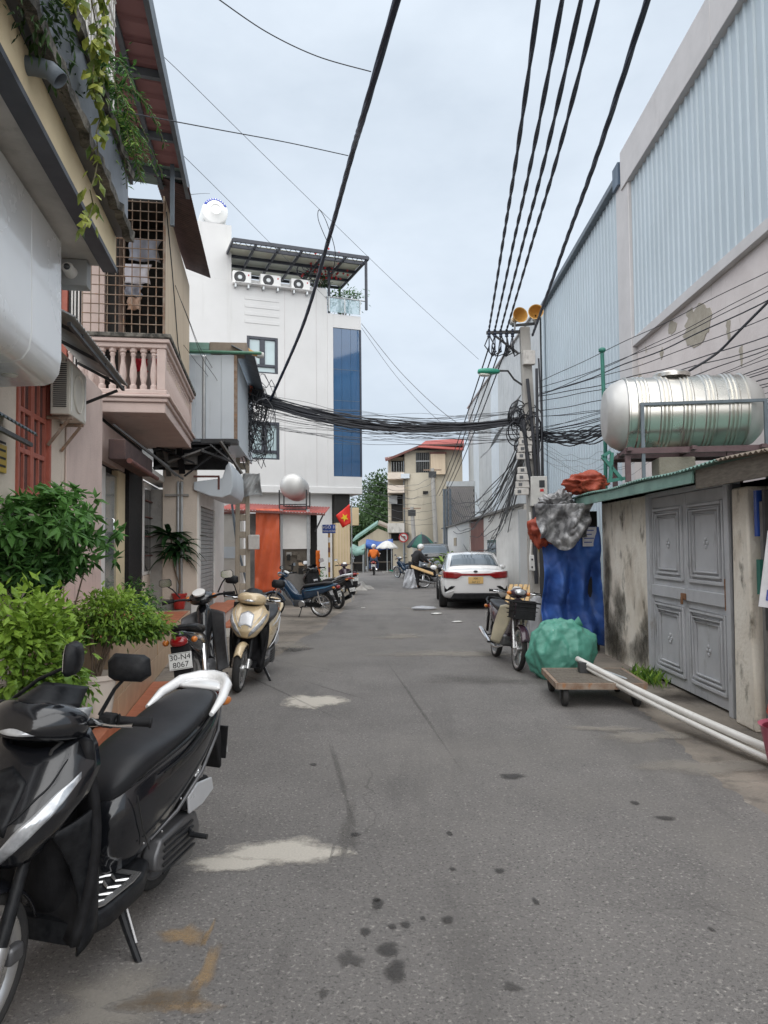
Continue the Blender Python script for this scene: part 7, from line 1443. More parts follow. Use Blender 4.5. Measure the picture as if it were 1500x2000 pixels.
q = MB(); q.tube([(.0, .17, .30), (.06, .21, .30), (.06, .29, .30)], .013, 8); q.build('passenger_peg', 'black_satin', t)
q = MB(); q.lathe([(0, .006), (.014, .005), (.016, 0)], 14, Matrix.Translation((.87, .06, .90)) @ Matrix.Rotation(R(-90), 4, 'Y')); q.build('ignition_lock', 'chrome', t)
q = MB(); q.tube([(.865, 0, .80), (.835, 0, .795), (.83, 0, .77), (.845, 0, .76)], .006, 6); q.build('bag_hook', 'chrome', t)
q = MB(); q.lathe([(0, .004), (.028, .003), (.032, 0)], 18, Matrix.Translation((1.268, 0, .80)) @ Matrix.Rotation(R(78), 4, 'Y') @ Matrix.Diagonal((1, .8, 1, 1))); q.build('emblem', 'chrome', t)
# row along the left
underbone('black motorbike seen from behind with white plate beside the tiled platform', (-1.84, 7.4, 0), head(-.10, 1.2), -8, 'black_gloss', 'alloy_dark').scale = (1.1, 1.1, 1.1)
scooter_full('beige scooter facing the lane beside the black motorbike with the white plate', (-1.66, 9.8, 0), head(-.02, -1.3), -6, 'beige_gloss', 'silver_paint', 'beige_gloss', rail_big=False)
underbone('dark blue motorbike with pale blue stripe parked side-on before the orange tarpaulin', (-1.46, 17.3, 0), head(-.95, .35), -5, 'blue_gloss', 'blue_gloss', 'blue_stripe', wire=True)
scooter_full('black scooter with silver tail parked behind the dark blue striped motorbike', (-1.22, 19.5, 0), head(-.72, .75), -5, 'black_gloss', 'silver_paint', 'silver_paint', rail_big=False)
underbone('small dark motorbike parked at the foot of the white building pillar', (-1.05, 25.0, 0), head(-.3, 1), -5, 'plum_gloss', 'plum_gloss')
# small cream-shielded motorbike on the right
underbone('small motorbike with cream leg shields and a black front basket by the green sack', (1.62, 11.0, 0), head(.10, -1.24), -6, 'plum_gloss', 'cream_gloss', basket=True, mirrors=False)
# market motorbikes
underbone('motorbike parked side-on beside the standing person in black', (1.5, 28.6, 0), head(1, .12), -4, 'black_gloss', 'black_gloss', wire=True)
underbone('dark motorbike parked at an angle before the flower buckets', (1.35, 36.5, 0), head(-.6, .9), -5, 'blue_gloss', 'blue_gloss')
underbone('motorbike facing the lane with round headlight behind the white car', (2.2, 33.0, 0), head(-.2, -1), -4, 'black_gloss', 'cream_gloss')
RB = underbone('red-tailed motorbike ridden by the person in orange', (G(731, 1121).x, 41, 0), head(.02, 1), 0, 'red_gloss', 'red_gloss', stand=False, name='motorbike')

# ---------------------------------------------------------------- car
def car(label, loc, heading, paint='car_white', dz=1.0, number=None, group=None):
    t = thing('car', label, 'car', loc, heading, group); t.scale = (1, 1, dz)
    st = [(0, .60, .42, .93), (.03, .73, .36, .985), (.10, .81, .30, 1.015), (.28, .865, .25, 1.03), (.6, .885, .22, 1.02), (.95, .895, .21, .99), (1.5, .90, .20, .965), (2.3, .90, .20, .945), (3.2, .89, .20, .93), (3.75, .87, .20, .88), (4.2, .82, .22, .78), (4.45, .72, .26, .70), (4.58, .5, .32, .60)]
    rings = []
    for x, w_, zb, zt in st:
        h = zt - zb; half = [(0, zb), (.72 * w_, zb), (.92 * w_, zb + .05 * h), (.985 * w_, zb + .22 * h), (w_, zb + .5 * h), (.985 * w_, zb + .72 * h), (.93 * w_, zb + .9 * h), (.82 * w_, zt - .006), (.4 * w_, zt + .008), (0, zt + .012)]
        rings.append([(x, y, z) for y, z in half] + [(x, -y, z) for y, z in half[-2:0:-1]])
    q = MB(); q.loft(rings); bd = q.build('body', paint, t, sub=2, smooth=180)
    rf = [(.36, 1.03), (.55, 1.13), (.85, 1.27), (1.2, 1.39), (1.6, 1.445), (2.1, 1.455), (2.55, 1.42), (2.9, 1.31), (3.2, 1.16), (3.55, .98)]
    def rz(x):
        for i in range(len(rf) - 1):
            if x <= rf[i + 1][0]: break
        a, b = rf[i], rf[i + 1]; return a[1] + (b[1] - a[1]) * (x - a[0]) / (b[0] - a[0])
    def wr(x): return .60 + .035 * math.sin(min(1, max(0, (x - .3) / 3)) * math.pi)
    rings = []
    for x, zr in rf:
        w1, wb = wr(x), .80 - .06 * abs(x - 1.9) / 1.6; zb = .93; half = [(0, zb - .1), (wb, zb - .1), (wb, zb + .02), (wb * .55 + w1 * .45 + .015, zb + (zr - zb) * .5), (w1 + .02, zb + (zr - zb) * .88), (w1 - .03, zr - .012), (w1 * .6, zr + .004), (0, zr + .01)]
        rings.append([(x, y, z) for y, z in half] + [(x, -y, z) for y, z in half[-2:0:-1]])
    q = MB(); q.loft(rings); cb = q.build('cabin', paint, t, sub=2, smooth=180)
    def glass(x0, x1, f0, f1): 
        q = MB(); q.grid(lambda s, k: (x0 + (x1 - x0) * k, (2 * s - 1) * (wr(x0 + (x1 - x0) * k)) * (f0 + (f1 - f0) * k), rz(x0 + (x1 - x0) * k) + .014 - .03 * (2 * s - 1) ** 4), 14, 12); return q
    glass(.50, 1.17, 1.04, .86).build('rear_window', 'car_glass', cb, smooth=180, solid=.006); glass(3.42, 2.72, 1.05, .88).build('windscreen', 'car_glass', cb, smooth=180, solid=.006)
    for sg in (-1, 1):
        def sw(s, k, sg=sg): x = .85 + 2.35 * s; zr = rz(x); wb = .80 - .06 * abs(x - 1.9) / 1.6; y = wb + .012 + (wr(x) - wb) * k * .86; return (x + .12 * k * (1 - 2 * s), sg * (y + .006), .975 + (zr - .08 - .975) * k * max(0, min(1, s * 6)) * max(0, min(1, (1 - s) * 6)))
        q = MB(); q.grid(sw, 20, 6); q.build('side_window', 'car_glass', cb, smooth=180)
        for x in (.92, 3.62):
            q = MB(); T = Matrix.Translation((x, sg * .80, .32)) @ RX; q.lathe([(.2, -.1), (.29, -.105), (.315, -.08), (.32, 0), (.315, .08), (.29, .105), (.2, .1)], 36, T); wl_ = q.build('wheel', 'rubber', t); q = MB(); q.lathe([(0, .07), (.06, .08), (.08, .05), (.19, .06), (.205, .095), (.21, -.095), (.19, -.06), (.08, -.05), (0, -.07)], 30, T); q.build('rim', 'alloy_dark', wl_)
            q = MB(); q.lathe([(.33, -.098), (.40, -.098), (.40, .096), (.33, .096)], 30, Matrix.Translation((x, sg * .80, .32)) @ RX, 0, math.pi); q.build('wheel_arch', 'black_plastic', t)
        q = MB(); q.ball((2.95, sg * 1.0, .99), (.07, .1, .07), 14); mr = q.build('wing_mirror', paint, t); q = MB(); q.beam((2.95, sg * .84, .95), (2.95, sg * .95, .97), .05, .03); q.build('mirror_arm', 'black_plastic', mr)
    def rx(y): y = abs(y); return -.012 if y < .55 else (-.012 + .045 * ((y - .55) / .2) if y < .75 else .033 + (.10 * (y - .75) / .07 if y < .82 else .10 + .2 * (y - .82) / .05))
    def tl(s, k):
        y = (2 * s - 1) * .845; a = abs(y); th = .030 if a < .36 else .030 + .055 * min(1, (a - .36) / .12); zc_ = .885 - (th - .03) * .45 + .03 * (a / .845) ** 2; return (rx(y) - .012, y, zc_ + th * (2 * k - 1))
    q = MB(); q.grid(tl, 44, 4); q.build('tail_light', 'lens_red', t, smooth=180, solid=.01)
    q = MB(); q.box(-.028, -.010, -.19, .19, .66, .83); npl = q.build('number_plate', 'plate_yellow' if number else 'plate_white', t, bevel=.004)
    if number:
        for k, line in enumerate(number): text_mesh(line, .075, 'plate_number', 'ink_black', npl, (-.0295, 0, .785 - .085 * k), (R(90), 0, R(-90)), .0008)
    q = MB(); q.grid(lambda s, k: (rx((2 * s - 1) * .66) - .006 + .0 * k, (2 * s - 1) * (.66 - .1 * k), .26 + .16 * k), 20, 4); q.build('diffuser', 'black_plastic', t, smooth=180, solid=.02)
    for sg in (-1, 1):
        q = MB(); q.add([(rx(.80) - .0, sg * .80, .60), (rx(.56) - .02, sg * .53, .60), (rx(.56) - .02, sg * .60, .54), (rx(.78) - .0, sg * .79, .44)], [(0, 1, 2, 3)]); q.build('bumper_vent', 'black_plastic', t, solid=.02)
        q = MB(); q.grid(lambda s, k, sg=sg: (rx(.8 - .25 * s) - .02, sg * (.8 - .25 * s), .40 + .07 * s + .03 * k), 6, 2); q.build('bumper_fin', paint, t, smooth=180, solid=.02)
    q = MB(); q.box(-.026, -.008, -.69, .69, .845, .852); q.build('boot_seam', 'black_plastic', t) if False else None
    q = MB(); q.lathe([(0, .01), (.05, .008), (.055, 0)], 20, Matrix.Translation((-.01, 0, .965)) @ Matrix.Rotation(R(-90), 4, 'Y') @ Matrix.Diagonal((.55, 1, 1, 1))); q.build('emblem', 'chrome' if paint != 'car_white' else 'dark_steel', t)
    q = MB(); q.loft([ring(1.28, .02, 1.40, 1.43), ring(1.2, .012, 1.40, 1.475), ring(1.17, .004, 1.43, 1.48)]); q.build('aerial_fin', paint, t)
    for sg in (-1, 1): q = MB(); q.loft([ring(4.30, .1, .58, .70, cy=sg * .62), ring(4.46, .07, .58, .68, cy=sg * .58)]); q.build('headlight', 'lens_clear', t, smooth=180)
    q = MB(); q.grid(lambda s, k: (4.56 - .2 * abs(2 * s - 1) ** 3 + .02, (2 * s - 1) * .5, .42 + .14 * k), 12, 3); q.build('grille', 'black_plastic', t, smooth=180, solid=.02)
    q = MB(); q.box(.5, 4.1, -.72, .72, .16, .5); q.build('underbody', 'black_plastic', t)
    return t
cr0 = at(930, 1190, 18.9)
car('white sedan with full-width red tail light and yellow plate parked by the lane wall', (cr0.x, 18.9, 0), head(.045, 1), 'car_white', 1.0, ('30K', '567.21'))
car('dark van-like car facing the lane under the green parasol', (at(838, 1090, 37.5).x, 37.0, 0), head(.02, -1), 'car_dark', 1.18)

# ---------------------------------------------------------------- people
def skin(name, verts, edges, mtl, parent, sub=2):
    me = bpy.data.meshes.new(name); me.from_pydata([v[:3] for v in verts], edges, []); me.materials.append(MATS[mtl]); o = bpy.data.objects.new(name, me); C.objects.link(o); o.parent = parent
    md = o.modifiers.new('skin', 'SKIN'); md.use_smooth_shade = True
    for i, v in enumerate(verts): me.skin_vertices[0].data[i].radius = (v[3], v[4] if len(v) > 4 else v[3]); me.skin_vertices[0].data[i].use_root = (i == 0)
    s_ = o.modifiers.new('sub', 'SUBSURF'); s_.levels = sub; s_.render_levels = sub; return o
def person(label, loc, rz, J, top, bottom, helmet=True, sleeves=True):
    """J: joints in metres: pelvis chest neck head, l/r shoulder elbow wrist, l/r hip knee ankle toe"""
    t = thing('person', label, 'person', loc, rz); P = J; n = ['pelvis', 'chest', 'neck', 'head', 'ls', 'le', 'lw', 'lh', 'rs', 're', 'rw', 'rh', 'lp', 'lk', 'la', 'lt', 'rp', 'rk', 'ra', 'rt']
    rad = dict(pelvis=.12, chest=.13, neck=.05, head=.09, ls=.055, le=.04, lw=.028, lh=.03, rs=.055, re=.04, rw=.028, rh=.03, lp=.085, lk=.055, la=.038, lt=.035, rp=.085, rk=.055, ra=.038, rt=.035)
    ix = {k: i for i, k in enumerate(n)}; E = [('pelvis', 'chest'), ('chest', 'neck'), ('neck', 'head'), ('chest', 'ls'), ('ls', 'le'), ('le', 'lw'), ('lw', 'lh'), ('chest', 'rs'), ('rs', 're'), ('re', 'rw'), ('rw', 'rh'), ('pelvis', 'lp'), ('lp', 'lk'), ('lk', 'la'), ('la', 'lt'), ('pelvis', 'rp'), ('rp', 'rk'), ('rk', 'ra'), ('ra', 'rt')]
    skin('body', [(*P[k], rad[k]) for k in n], [(ix[a], ix[b]) for a, b in E], 'skin', t)
    def cl(nm, keys, ed, mt, gr): k2 = {k: i for i, k in enumerate(keys)}; skin(nm, [(*P[k], rad[k] + gr) for k in keys], [(k2[a], k2[b]) for a, b in ed], mt, t)
    ks = ['pelvis', 'chest', 'neck', 'ls', 'le', 'rs', 're'] + (['lw', 'rw'] if sleeves else []); cl('jacket', ks, [e for e in E if e[0] in ks and e[1] in ks], top, .028)
    ks = ['pelvis', 'lp', 'lk', 'la', 'rp', 'rk', 'ra']; cl('trousers', ks, [e for e in E if e[0] in ks and e[1] in ks], bottom, .024)
    for a, b in (('la', 'lt'), ('ra', 'rt')): skin('shoe', [(*P[a], .05), (*P[b], .045)], [(0, 1)], 'black_plastic', t)
    h = Vector(P['head']); q = MB(); q.ball(h + Vector((0, 0, .05)), (.13, .14, .12), 16); q.build('helmet' if helmet else 'hair', 'helmet_white' if helmet else 'ink_black', t)
    # face: eyes, nose and mouth on the front (+y of the figure)
    for sx in (-1, 1):
        q = MB(); q.ball(h + Vector((sx * .035, .085, .0)), .012, 6); q.build('eye', 'ink_black', t); q = MB(); q.ball(h + Vector((sx * .095, 0, -.01)), (.015, .025, .03), 8); q.build('ear', 'skin', t)
    q = MB(); q.ball(h + Vector((0, .1, -.025)), (.014, .022, .02), 6); q.build('nose', 'skin', t); q = MB(); q.ball(h + Vector((0, .085, -.065)), (.025, .01, .008), 6); q.build('mouth', 'rust_roof', t)
    for s_, k, e_ in ((-1, 'lh', 'lw'), (1, 'rh', 'rw')):
        d = (Vector(P[k]) - Vector(P[e_])).normalized(); b = Vector(P[k]); sd_ = d.cross(Vector((0, 0, 1))).normalized()
        for j in range(4): o_ = sd_ * (.018 * (j - 1.5)); L_f = (.06, .07, .068, .052)[j]; skin('finger', [(*(b + o_ * .8), .011), (*(b + o_ + d * L_f * .6), .010), (*(b + o_ + d * L_f * .9 + Vector((0, 0, -.025))), .008)], [(0, 1), (1, 2)], 'skin', t, 1)
        skin('thumb', [(*(b - d * .03 + sd_ * s_ * .03), .012), (*(b + d * .02 + sd_ * s_ * .05), .010)], [(0, 1)], 'skin', t, 1)
    return t
# rider in orange, seen from behind on the red motorbike
rb_ = RB.location
person('person in an orange top and white helmet riding a red motorbike away', (rb_.x, rb_.y, 0), 0,
       dict(pelvis=(0, .15, .90), chest=(0, .24, 1.22), neck=(0, .28, 1.42), head=(0, .32, 1.56), ls=(-.19, .25, 1.34), le=(-.27, .42, 1.12), lw=(-.28, .68, 1.04), lh=(-.28, .76, 1.03), rs=(.19, .25, 1.34), re=(.27, .42, 1.12), rw=(.28, .68, 1.04), rh=(.28, .76, 1.03), lp=(-.10, .2, .88), lk=(-.2, .55, .66), la=(-.2, .42, .32), lt=(-.2, .56, .29), rp=(.10, .2, .88), rk=(.2, .55, .66), ra=(.2, .42, .32), rt=(.2, .56, .29)), 'cloth_orange', 'cloth_blue')
# person in black loading the parked motorbike
pb2 = G(805, 1148)
person('person in black clothes and white helmet bending over a parked motorbike', (1.12, 28.35, 0), R(-62),
       dict(pelvis=(0, 0, .93), chest=(0, .14, 1.24), neck=(0, .24, 1.42), head=(0, .32, 1.53), ls=(-.19, .17, 1.34), le=(-.25, .36, 1.12), lw=(-.16, .55, 1.0), lh=(-.14, .62, .98), rs=(.19, .17, 1.34), re=(.26, .34, 1.10), rw=(.18, .54, .98), rh=(.16, .61, .96), lp=(-.10, .0, .90), lk=(-.13, .06, .5), la=(-.13, -.02, .09), lt=(-.13, .14, .05), rp=(.10, 0, .90), rk=(.13, .10, .5), ra=(.14, .05, .09), rt=(.14, .21, .05)), 'cloth_black', 'cloth_black')
p = at(790, 1125, 28.0); fo = hang('plastic_sheet', 'translucent white plastic sheet hanging beside the person in black', 'sheet', 793, 808, 1112, 1149, 27.9, 'plastic_film', 8, 1.4, 1.0, .08, nu=16, nv=14)
q = MB(); a, b = at(803, 1106, 28.0), at(846, 1121, 28.2); q.beam(a, b, .2, .035, (0, -.5, 1)); tag(q.build('board', 'wood_pale', bevel=.006), 'pale wooden board laid across the parked motorbike seat', 'board')

# ================================================================== RIGHT UTILITY POLE
PY = 15.5; pt_, pbm = at(1024, 640, PY), at(1049, 1150, PY); PB = Vector((pbm.x + .03, PY, 0)); HP = pt_.z
RP = thing('utility_pole', 'grey concrete utility pole hung with loudspeakers, meter boxes and cables', 'utility pole', PB)
lx = pt_.x - PB.x
q = MB(); q.loft([[(-.14, -.13, 0), (.14, -.13, 0), (.14, .13, 0), (-.14, .13, 0)], [(lx - .1, -.09, HP), (lx + .1, -.09, HP), (lx + .1, .09, HP), (lx - .1, .09, HP)]]); q.build('shaft', 'pole_grey', RP, bevel=.015)
def rp(u, v, y=PY): return at(u, v, y) - PB
def rbox(name, u0, u1, v0, v1, mtl, y=PY - .2, d=.16, bev=.012, par=None):
    a, b = rp(u0, v0, y), rp(u1, v1, y); q = MB(); q.box(a.x, b.x, a.y, a.y + d, b.z, a.z); return q.build(name, mtl, par or RP, bevel=bev)
rbox('control_box', 1022, 1046, 684, 711, 'meter_white', PY - .24, .13)
mb_ = rbox('meter_box', 1037, 1070, 930, 988, 'meter_grey', PY - .32, .18); rbox('meter_window', 1053, 1064, 938, 952, 'pane_dark', PY - .326, .005, 0, mb_); rbox('red_label', 1055, 1062, 955, 960, 'logo_red', PY - .326, .005, 0, mb_)
rn = random.Random(14)
for k in range(8): v = 842 + 14 * (k % 4) + (0 if k < 4 else 70); u = 1016 - 2 * (k % 4) - (4 if k > 3 else 0); mo = rbox('meter_box', u, u + rn.uniform(22, 30), v, v + 12.5, 'meter_white', PY - .22 - .012 * (k % 3), .1, .01); rbox('meter_window', u + 5, u + 12, v + 3, v + 9, 'cable_grey', PY - .227 - .012 * (k % 3), .005, 0, mo)
sw = rbox('switch_plate', 1034, 1046, 1084, 1115, 'plate_white', PY - .24, .05)
for v in (1091, 1106): rbox('knob', 1038, 1041, v, v + 3.5, 'ink_black', PY - .25, .01, 0, sw)
for k, (u0, v0, u1, v1, mt, r_) in enumerate([(1050, 1060, 1058, 1120, 'yellow_tube', .02), (1055, 1100, 1062, 1150, 'pvc_white', .03), (1035, 1000, 1036, 1085, 'pvc_white', .022), (1044, 960, 1048, 1140, 'cable', .04), (1052, 700, 1058, 940, 'cable', .018), (1048, 720, 1056, 1000, 'cable', .03), (1030, 740, 1050, 1010, 'cable', .035), (1022, 820, 1046, 1000, 'cable', .045)]): q = MB(); a, b = rp(u0, v0, PY - .2), rp(u1, v1, PY - .2); q.tube([a, a.lerp(b, .5) + Vector((.03 * (-1) ** k, -.03, 0)), b], r_, 8); q.build('conduit', mt, RP)
# insulator rack
ra, rb2 = rp(950, 650), rp(1018, 648); q = MB(); q.beam(ra, rb2, .06); rk = q.build('cross_arm', 'dark_steel', RP); q = MB(); q.beam(rp(962, 652), rp(1012, 690), .04); q.build('arm_brace', 'dark_steel', rk)
INS = []
for k in range(5):
    u = 955 + 11.5 * k; p_ = rp(u, 650); q = MB(); q.lathe([(.012, -.42), (.012, -.1), (.04, -.08), (.03, -.05), (.045, -.02), (.03, .01), (.04, .03), (.02, .08), (0, .09)], 12, Matrix.Translation(p_)); q.build('insulator', 'cable_blue', rk); INS.append(PB + p_ + Vector((0, 0, .06)))
    for j in range(2): rr2 = random.Random(k * 3 + j); q = MB(); q.tube([p_ + Vector((0, 0, -.05)), p_ + Vector((rr2.uniform(-.15, .15), -.1, -.3)), p_ + Vector((rr2.uniform(-.1, .1), 0, -.5)), p_ + Vector((rr2.uniform(.05, .3), .05, -.38))], .014, 6); q.build('jumper_loop', 'cable', rk)
horn('yellow horn loudspeaker nearer the insulators on the grey pole top', PB + rp(1006, 624, PY - .25), R(14), -4, .15, .27); horn('yellow horn loudspeaker nearer the blue warehouse on the grey pole top', PB + rp(1046, 618, PY - .25), R(-10), -4, .145, .27)
q = MB(); q.beam(rp(1000, 636), rp(1046, 632), .05); q.build('speaker_bracket', 'dark_steel', RP)
# street lamp
lc = PB + rp(955, 727, PY - .1); SL = thing('street_lamp', 'green cased street lamp reaching out from the grey pole', 'street lamp', lc)
q = MB(); q.M = Matrix.Rotation(R(4), 4, 'Y'); q.loft([ring(-.24, .05, -.03, .03), ring(-.22, .11, -.05, .06), ring(0, .12, -.05, .085), ring(.18, .09, -.03, .075), ring(.23, .05, .0, .05)]); q.build('housing', 'lamp_green', SL, sub=1, smooth=180)
q = MB(); q.M = Matrix.Rotation(R(4), 4, 'Y'); q.loft([ring(-.22, .08, -.085, -.04), ring(-.1, .1, -.10, -.04), ring(.04, .08, -.085, -.04)]); q.build('lens', 'lamp_lens', SL, sub=1, smooth=180)
q = MB(); e_ = PB + rp(1020, 752) - lc; q.tube([(.2, 0, .03), (.4, .02, .03), (e_.x * .75, .08, e_.z + .12), e_], .022, 8); q.build('arm', 'dark_steel', SL)
q = MB(); nc = [at(1016, 772, 17.6), at(1002, 800, 18.2), at(984, 832, 19), at(964, 862, 20), at(940, 896, 21)]; nw = [.12, .22, .30, .24, .05]; rn = random.Random(5)
def nfn(s, k):
    i = min(int(k * 4), 3); f = k * 4 - i; c_ = nc[i].lerp(nc[i + 1], f); w_ = nw[i] * (1 - f) + nw[i + 1] * f; return c_ + Vector((.5, -.1, .6)) * (w_ * (2 * s - 1)) + Vector((0, .06 * math.sin(9 * s + 7 * k) + .04 * math.sin(23 * k + 4 * s), .05 * math.sin(14 * k)))
q.grid(nfn, 16, 40)
nt_ = q.build('sagging_net', 'tarp_cloud', smooth=180, solid=.015); tag(nt_, 'sagging dusty grey netting hung beside the pole above the cable bundle', 'netting')
# ================================================================== CABLES
def smooth(pts, n=10):
    pts = [Vector(p) for p in pts]; out = []; m = len(pts)
    for i in range(m - 1):
        p0, p1, p2, p3 = pts[max(i - 1, 0)], pts[i], pts[i + 1], pts[min(i + 2, m - 1)]
        for k in range(n): t = k / n; out.append(.5 * (2 * p1 + (p2 - p0) * t + (2 * p0 - 5 * p1 + 4 * p2 - p3) * t * t + (3 * p1 - p0 - 3 * p2 + p3) * t ** 3))
    out.append(pts[-1]); return out
def cable(label, pts, r, mt='cable', group=None, seg=6, name='cable', par=None):
    q = MB(); q.tube(pts, r, seg); o = q.build(name, mt, par, smooth=180)
    if not par: tag(o, label, 'cable', group)
    return o
def twisted(label, a, b, sag, r, mt, group=None, n=90, strands=2, turns=14, extra=None, name='power_line'):
    """a line of strands wound round each other"""
    t = thing(name, label, 'cable', a, 0, group); base = catenary((0, 0, 0), Vector(b) - Vector(a), sag, n) if extra is None else extra
    for k in range(strands):
        pts = []
        for i, p in enumerate(base): an = 6.283 * (turns * i / (len(base) - 1) + k / strands); pts.append(p + Vector((math.cos(an) * r * .6, 0, math.sin(an) * r * .6)))
        cable(None, pts, r, mt, None, 6, 'strand', t)
    return t
for k, u in enumerate((1052, 1098, 1135, 1168)):
    A_ = INS[k]; B_ = at(u, 0, 5.2); C_ = B_ + (B_ - A_) * 1.05 + Vector((0, 0, 1.0)); base = [p - A_ for p in smooth([A_, A_.lerp(B_, .5) + Vector((0, 0, -.06)), B_, C_], 34)]
    twisted('black twisted power line running from the insulator rack up over the lane', A_, None, 0, .0145, 'cable_blue', 'twisted power lines over the lane', strands=2, turns=13, extra=base)
A_ = PB + rp(1040, 655); B_ = at(1264, 0, 5.4); C_ = B_ + (B_ - A_) * 1.0 + Vector((0, 0, 1.0)); twisted('thicker black power line sloping up past the blue warehouse from the pole top', A_, None, 0, .018, 'cable_blue', strands=3, turns=10, extra=[p - A_ for p in smooth([A_, A_.lerp(B_, .5) + Vector((0, 0, -.05)), B_, C_], 34)])
A_ = at(528, 782, 17.1); B_ = at(775, 0, 5.4); C_ = B_ + (B_ - A_) * .8 + Vector((0, 0, .8)); base = [p - A_ for p in smooth([A_, at(590, 640, 14.2), at(640, 474, 11.0), at(688, 300, 8.2), B_, C_], 22)]
twisted('thick dark bundle of cables rising from the openwork pole over the white building', A_, None, 0, .021, 'cable_blue', strands=4, turns=8, extra=base)
cable('loose cable loop hanging off the thick bundle against the sky', smooth([at(640, 474, 10.9), at(622, 430, 10.9), at(624, 410, 10.9), at(640, 440, 10.9), at(655, 500, 11.2), at(640, 560, 11.6)], 10), .006)
# bundle across the lane
LPt = PL + Vector((.1, 0, HPL - .45)); RPt = PB + rp(1036, 818); bn = thing('cable_bundle', 'heavy sagging bundle of black cables strung across the lane between the two poles', 'cable', LPt); rn = random.Random(31)
for k in range(26):
    a = Vector((rn.uniform(-.05, .05), rn.uniform(-.06, .06), rn.uniform(-.16, .14))); b = RPt - LPt + Vector((0, rn.uniform(-.06, .06), rn.uniform(-.07, .07))); cable(None, catenary(a, b, .44 + rn.uniform(-.09, .10), 30, .025, k), rn.uniform(.014, .026), 'cable', None, 6, 'strand', bn)
for k in range(30):
    a = LPt + Vector((rn.uniform(-.1, .1), rn.uniform(-.1, .1), rn.uniform(-.75, .15))); b = RPt + Vector((rn.uniform(-.1, .05), rn.uniform(-.1, .1), rn.uniform(-.5, .25)))
    cable('thin telephone wire strung loosely across the lane below the heavy bundle', catenary(a, b, rn.uniform(.1, .5), 26, .03, 50 + k), rn.uniform(.003, .006), 'cable_grey' if k % 2 else 'cable', 'telephone wires across the lane')
# wires along the right-hand wall
for k in range(20):
    v0 = 745 + 8 * k + rn.uniform(-12, 12) if k < 10 else 836 + 3 * (k - 10); v1 = 512 + 25 * k + rn.uniform(-26, 26) if k < 10 else 690 + 14 * (k - 10)
    a = PB + rp(1052, v0, PY - .1); b = at(1560, v1 - 25, 10.3); cable('black wire strung from the pole along the warehouse wall above the tank', catenary(a, b, rn.uniform(.02, .16), 26, .015, 90 + k), rn.uniform(.005, .011), 'cable', 'wires along the warehouse wall')
cable('thick black cable curving down behind the steel tank', smooth([at(1340, 728, 11.6), at(1400, 690, 11.6), at(1450, 640, 11.2), at(1540, 550, 10.6)], 10), .022)
tb = thing('cable_bundle', 'tangled cable bundle running from the pole behind the steel tank', 'cable', PB + rp(1054, 850))
for k in range(16): a = Vector((0, rn.uniform(-.08, .08), rn.uniform(-.1, .1))); b = at(1250, 810, 13.0) - (PB + rp(1054, 850)) + Vector((0, 0, rn.uniform(-.1, .1))); cable(None, catenary(a, b, .18 + rn.uniform(-.06, .12), 22, .03, 130 + k), rn.uniform(.008, .016), 'cable', None, 6, 'strand', tb)
for k in range(7): cable('fine loose wire drooping under the tangled bundle by the warehouse', catenary(PB + rp(1056, 860 + 6 * k), at(1250 + 20 * k, 825, 13), rn.uniform(.3, .8), 24, .05, 150 + k), .003, 'cable_grey', 'fine drooping wires by the warehouse')
# lines continuing down the lane and the fan of drop wires
for k in range(4):
    a = INS[k] - Vector((0, 0, .35)); cable('power line continuing from the insulator rack towards the street bend', catenary(a, at(852 + 6 * k, 968, 46), .25, 26), .016, 'cable', 'power lines towards the bend')
for k in range(28):
    a = PB + rp(1030 + rn.uniform(-6, 8), 835 + rn.uniform(-12, 40), PY - .1); b = at(rn.uniform(870, 960), rn.uniform(960, 1040), rn.uniform(34, 44)); cable('drop wire fanning down from the grey pole along the lane wall', catenary(a, b, rn.uniform(.5, 2.0), 26, .06, 170 + k), rn.uniform(.008, .014), 'cable' if k % 3 else 'cable_grey', 'drop wires along the lane wall')
for k in range(8): a = at(712 - 5 * k, 930 + 8 * k, 27.5); b = at(850, 925 + 14 * k, 48); cable('wire running from the white building to the pole at the bend', catenary(a, b, rn.uniform(.2, .7), 20, .04, 210 + k), .009, 'cable_grey', 'wires to the bend pole')
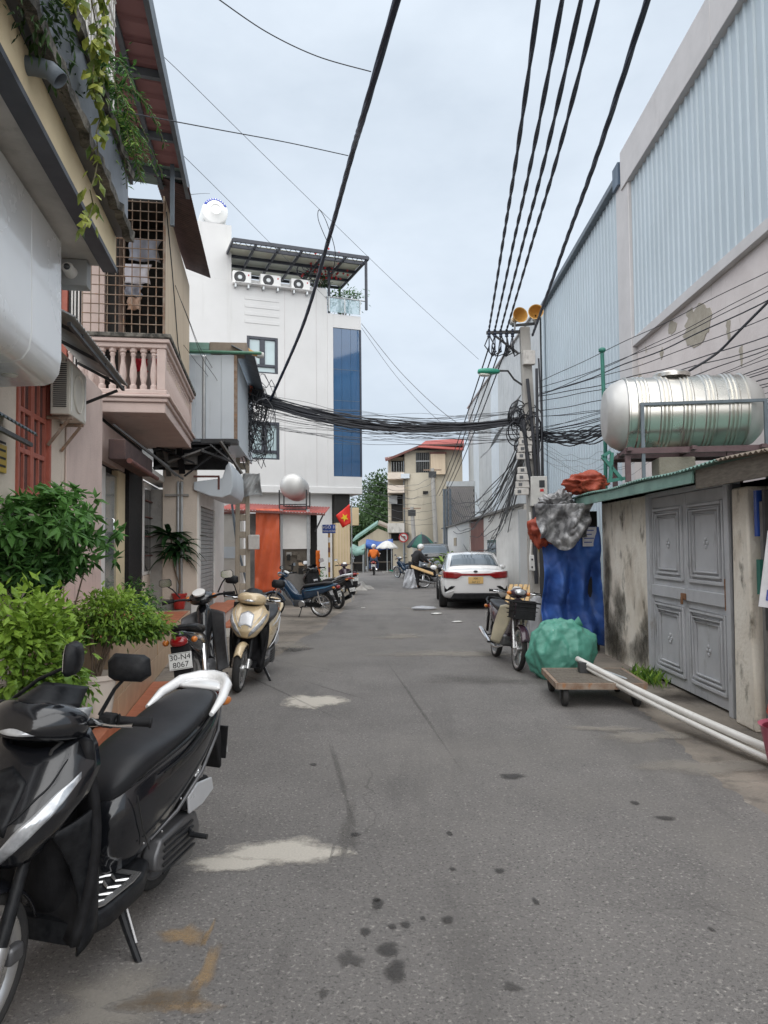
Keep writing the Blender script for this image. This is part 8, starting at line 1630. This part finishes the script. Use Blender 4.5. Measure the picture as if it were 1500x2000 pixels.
# thin lines against the sky
for k, (pts, r_, mt) in enumerate([([(415, -10, 6), (520, 62, 7), (620, 110, 7.3), (725, 140, 7.4)], .0055, 'cable'), ([(-20, 172, 4), (110, 190, 5), (240, 218, 6), (420, 252, 7.2), (560, 278, 8), (680, 304, 8.6)], .0055, 'cable'), ([(250, 50, 8), (340, 130, 9), (480, 268, 11), (620, 405, 13), (780, 560, 15.5), (935, 702, 18)], .004, 'cable_grey'), ([(352, 298, 9.5), (440, 385, 12), (525, 472, 15), (640, 585, 19)], .004, 'cable_grey'), ([(706, 632, 27), (790, 735, 25), (900, 830, 22), (1020, 850, 16)], .010, 'cable_grey'), ([(706, 640, 27), (780, 742, 26), (880, 838, 23), (1020, 862, 16)], .008, 'cable_grey'), ([(372, 380, 13), (395, 378, 18), (410, 378, 26)], .006, 'cable_grey')]):
    cable(['thin wire crossing the sky above the thick bundle near the roof edge', 'thin wire from the white signboard across to the thick bundle', 'very thin wire slanting across the open sky towards the street lamp', 'very thin wire sloping down from the terrace roof towards the white building', 'upper of two wires from the white building balcony to the grey pole', 'lower of two wires from the white building balcony to the grey pole', 'short wire from the terrace roof to the roof tank'][k], smooth([at(*p) for p in pts], 10), r_, mt)
# tangle at the openwork pole
tg = thing('cable_tangle', 'dense tangle of old wires hanging on the openwork pole', 'cable', PL + Vector((.25, -.2, HPL - 1.3)))
for k in range(46):
    pts = []; c_ = Vector((rn.uniform(-.2, .25), rn.uniform(-.15, .15), rn.uniform(-.5, .9))); rr2 = rn.uniform(.12, .35); ph = rn.uniform(0, 6)
    for i in range(18): a_ = ph + i * .42; pts.append(c_ + Vector((math.cos(a_) * rr2, math.sin(a_ * 1.3) * rr2 * .5, math.sin(a_) * rr2 * 1.2 + .02 * i * rn.uniform(-1, 1))))
    cable(None, pts, rn.uniform(.005, .012), 'cable' if k % 3 else 'cable_grey', None, 5, 'wire', tg)
tg2 = thing('cable_tangle', 'coils of slack cable tied to the grey pole above the meter boxes', 'cable', PB + rp(1025, 830))
for k in range(30):
    pts = []; c_ = Vector((rn.uniform(-.25, .2), rn.uniform(-.2, 0), rn.uniform(-.5, .25))); rr2 = rn.uniform(.1, .3); ph = rn.uniform(0, 6)
    for i in range(18): a_ = ph + i * .42; pts.append(c_ + Vector((math.cos(a_) * rr2 * .8, math.sin(a_ * 1.3) * rr2 * .4, math.sin(a_) * rr2)))
    cable(None, pts, rn.uniform(.006, .014), 'cable', None, 5, 'wire', tg2)
for k in range(3): cable('slack wire dropping from the openwork pole over the panelled house front', catenary(LPt + Vector((0, -.1, rn.uniform(-.6, .1))), L.wor((XB - .03, rn.uniform(10.5, 13), rn.uniform(4.6, 6))), rn.uniform(.1, .5), 20, .03, 300 + k), rn.uniform(.003, .006), 'cable', 'slack wires to the left houses')
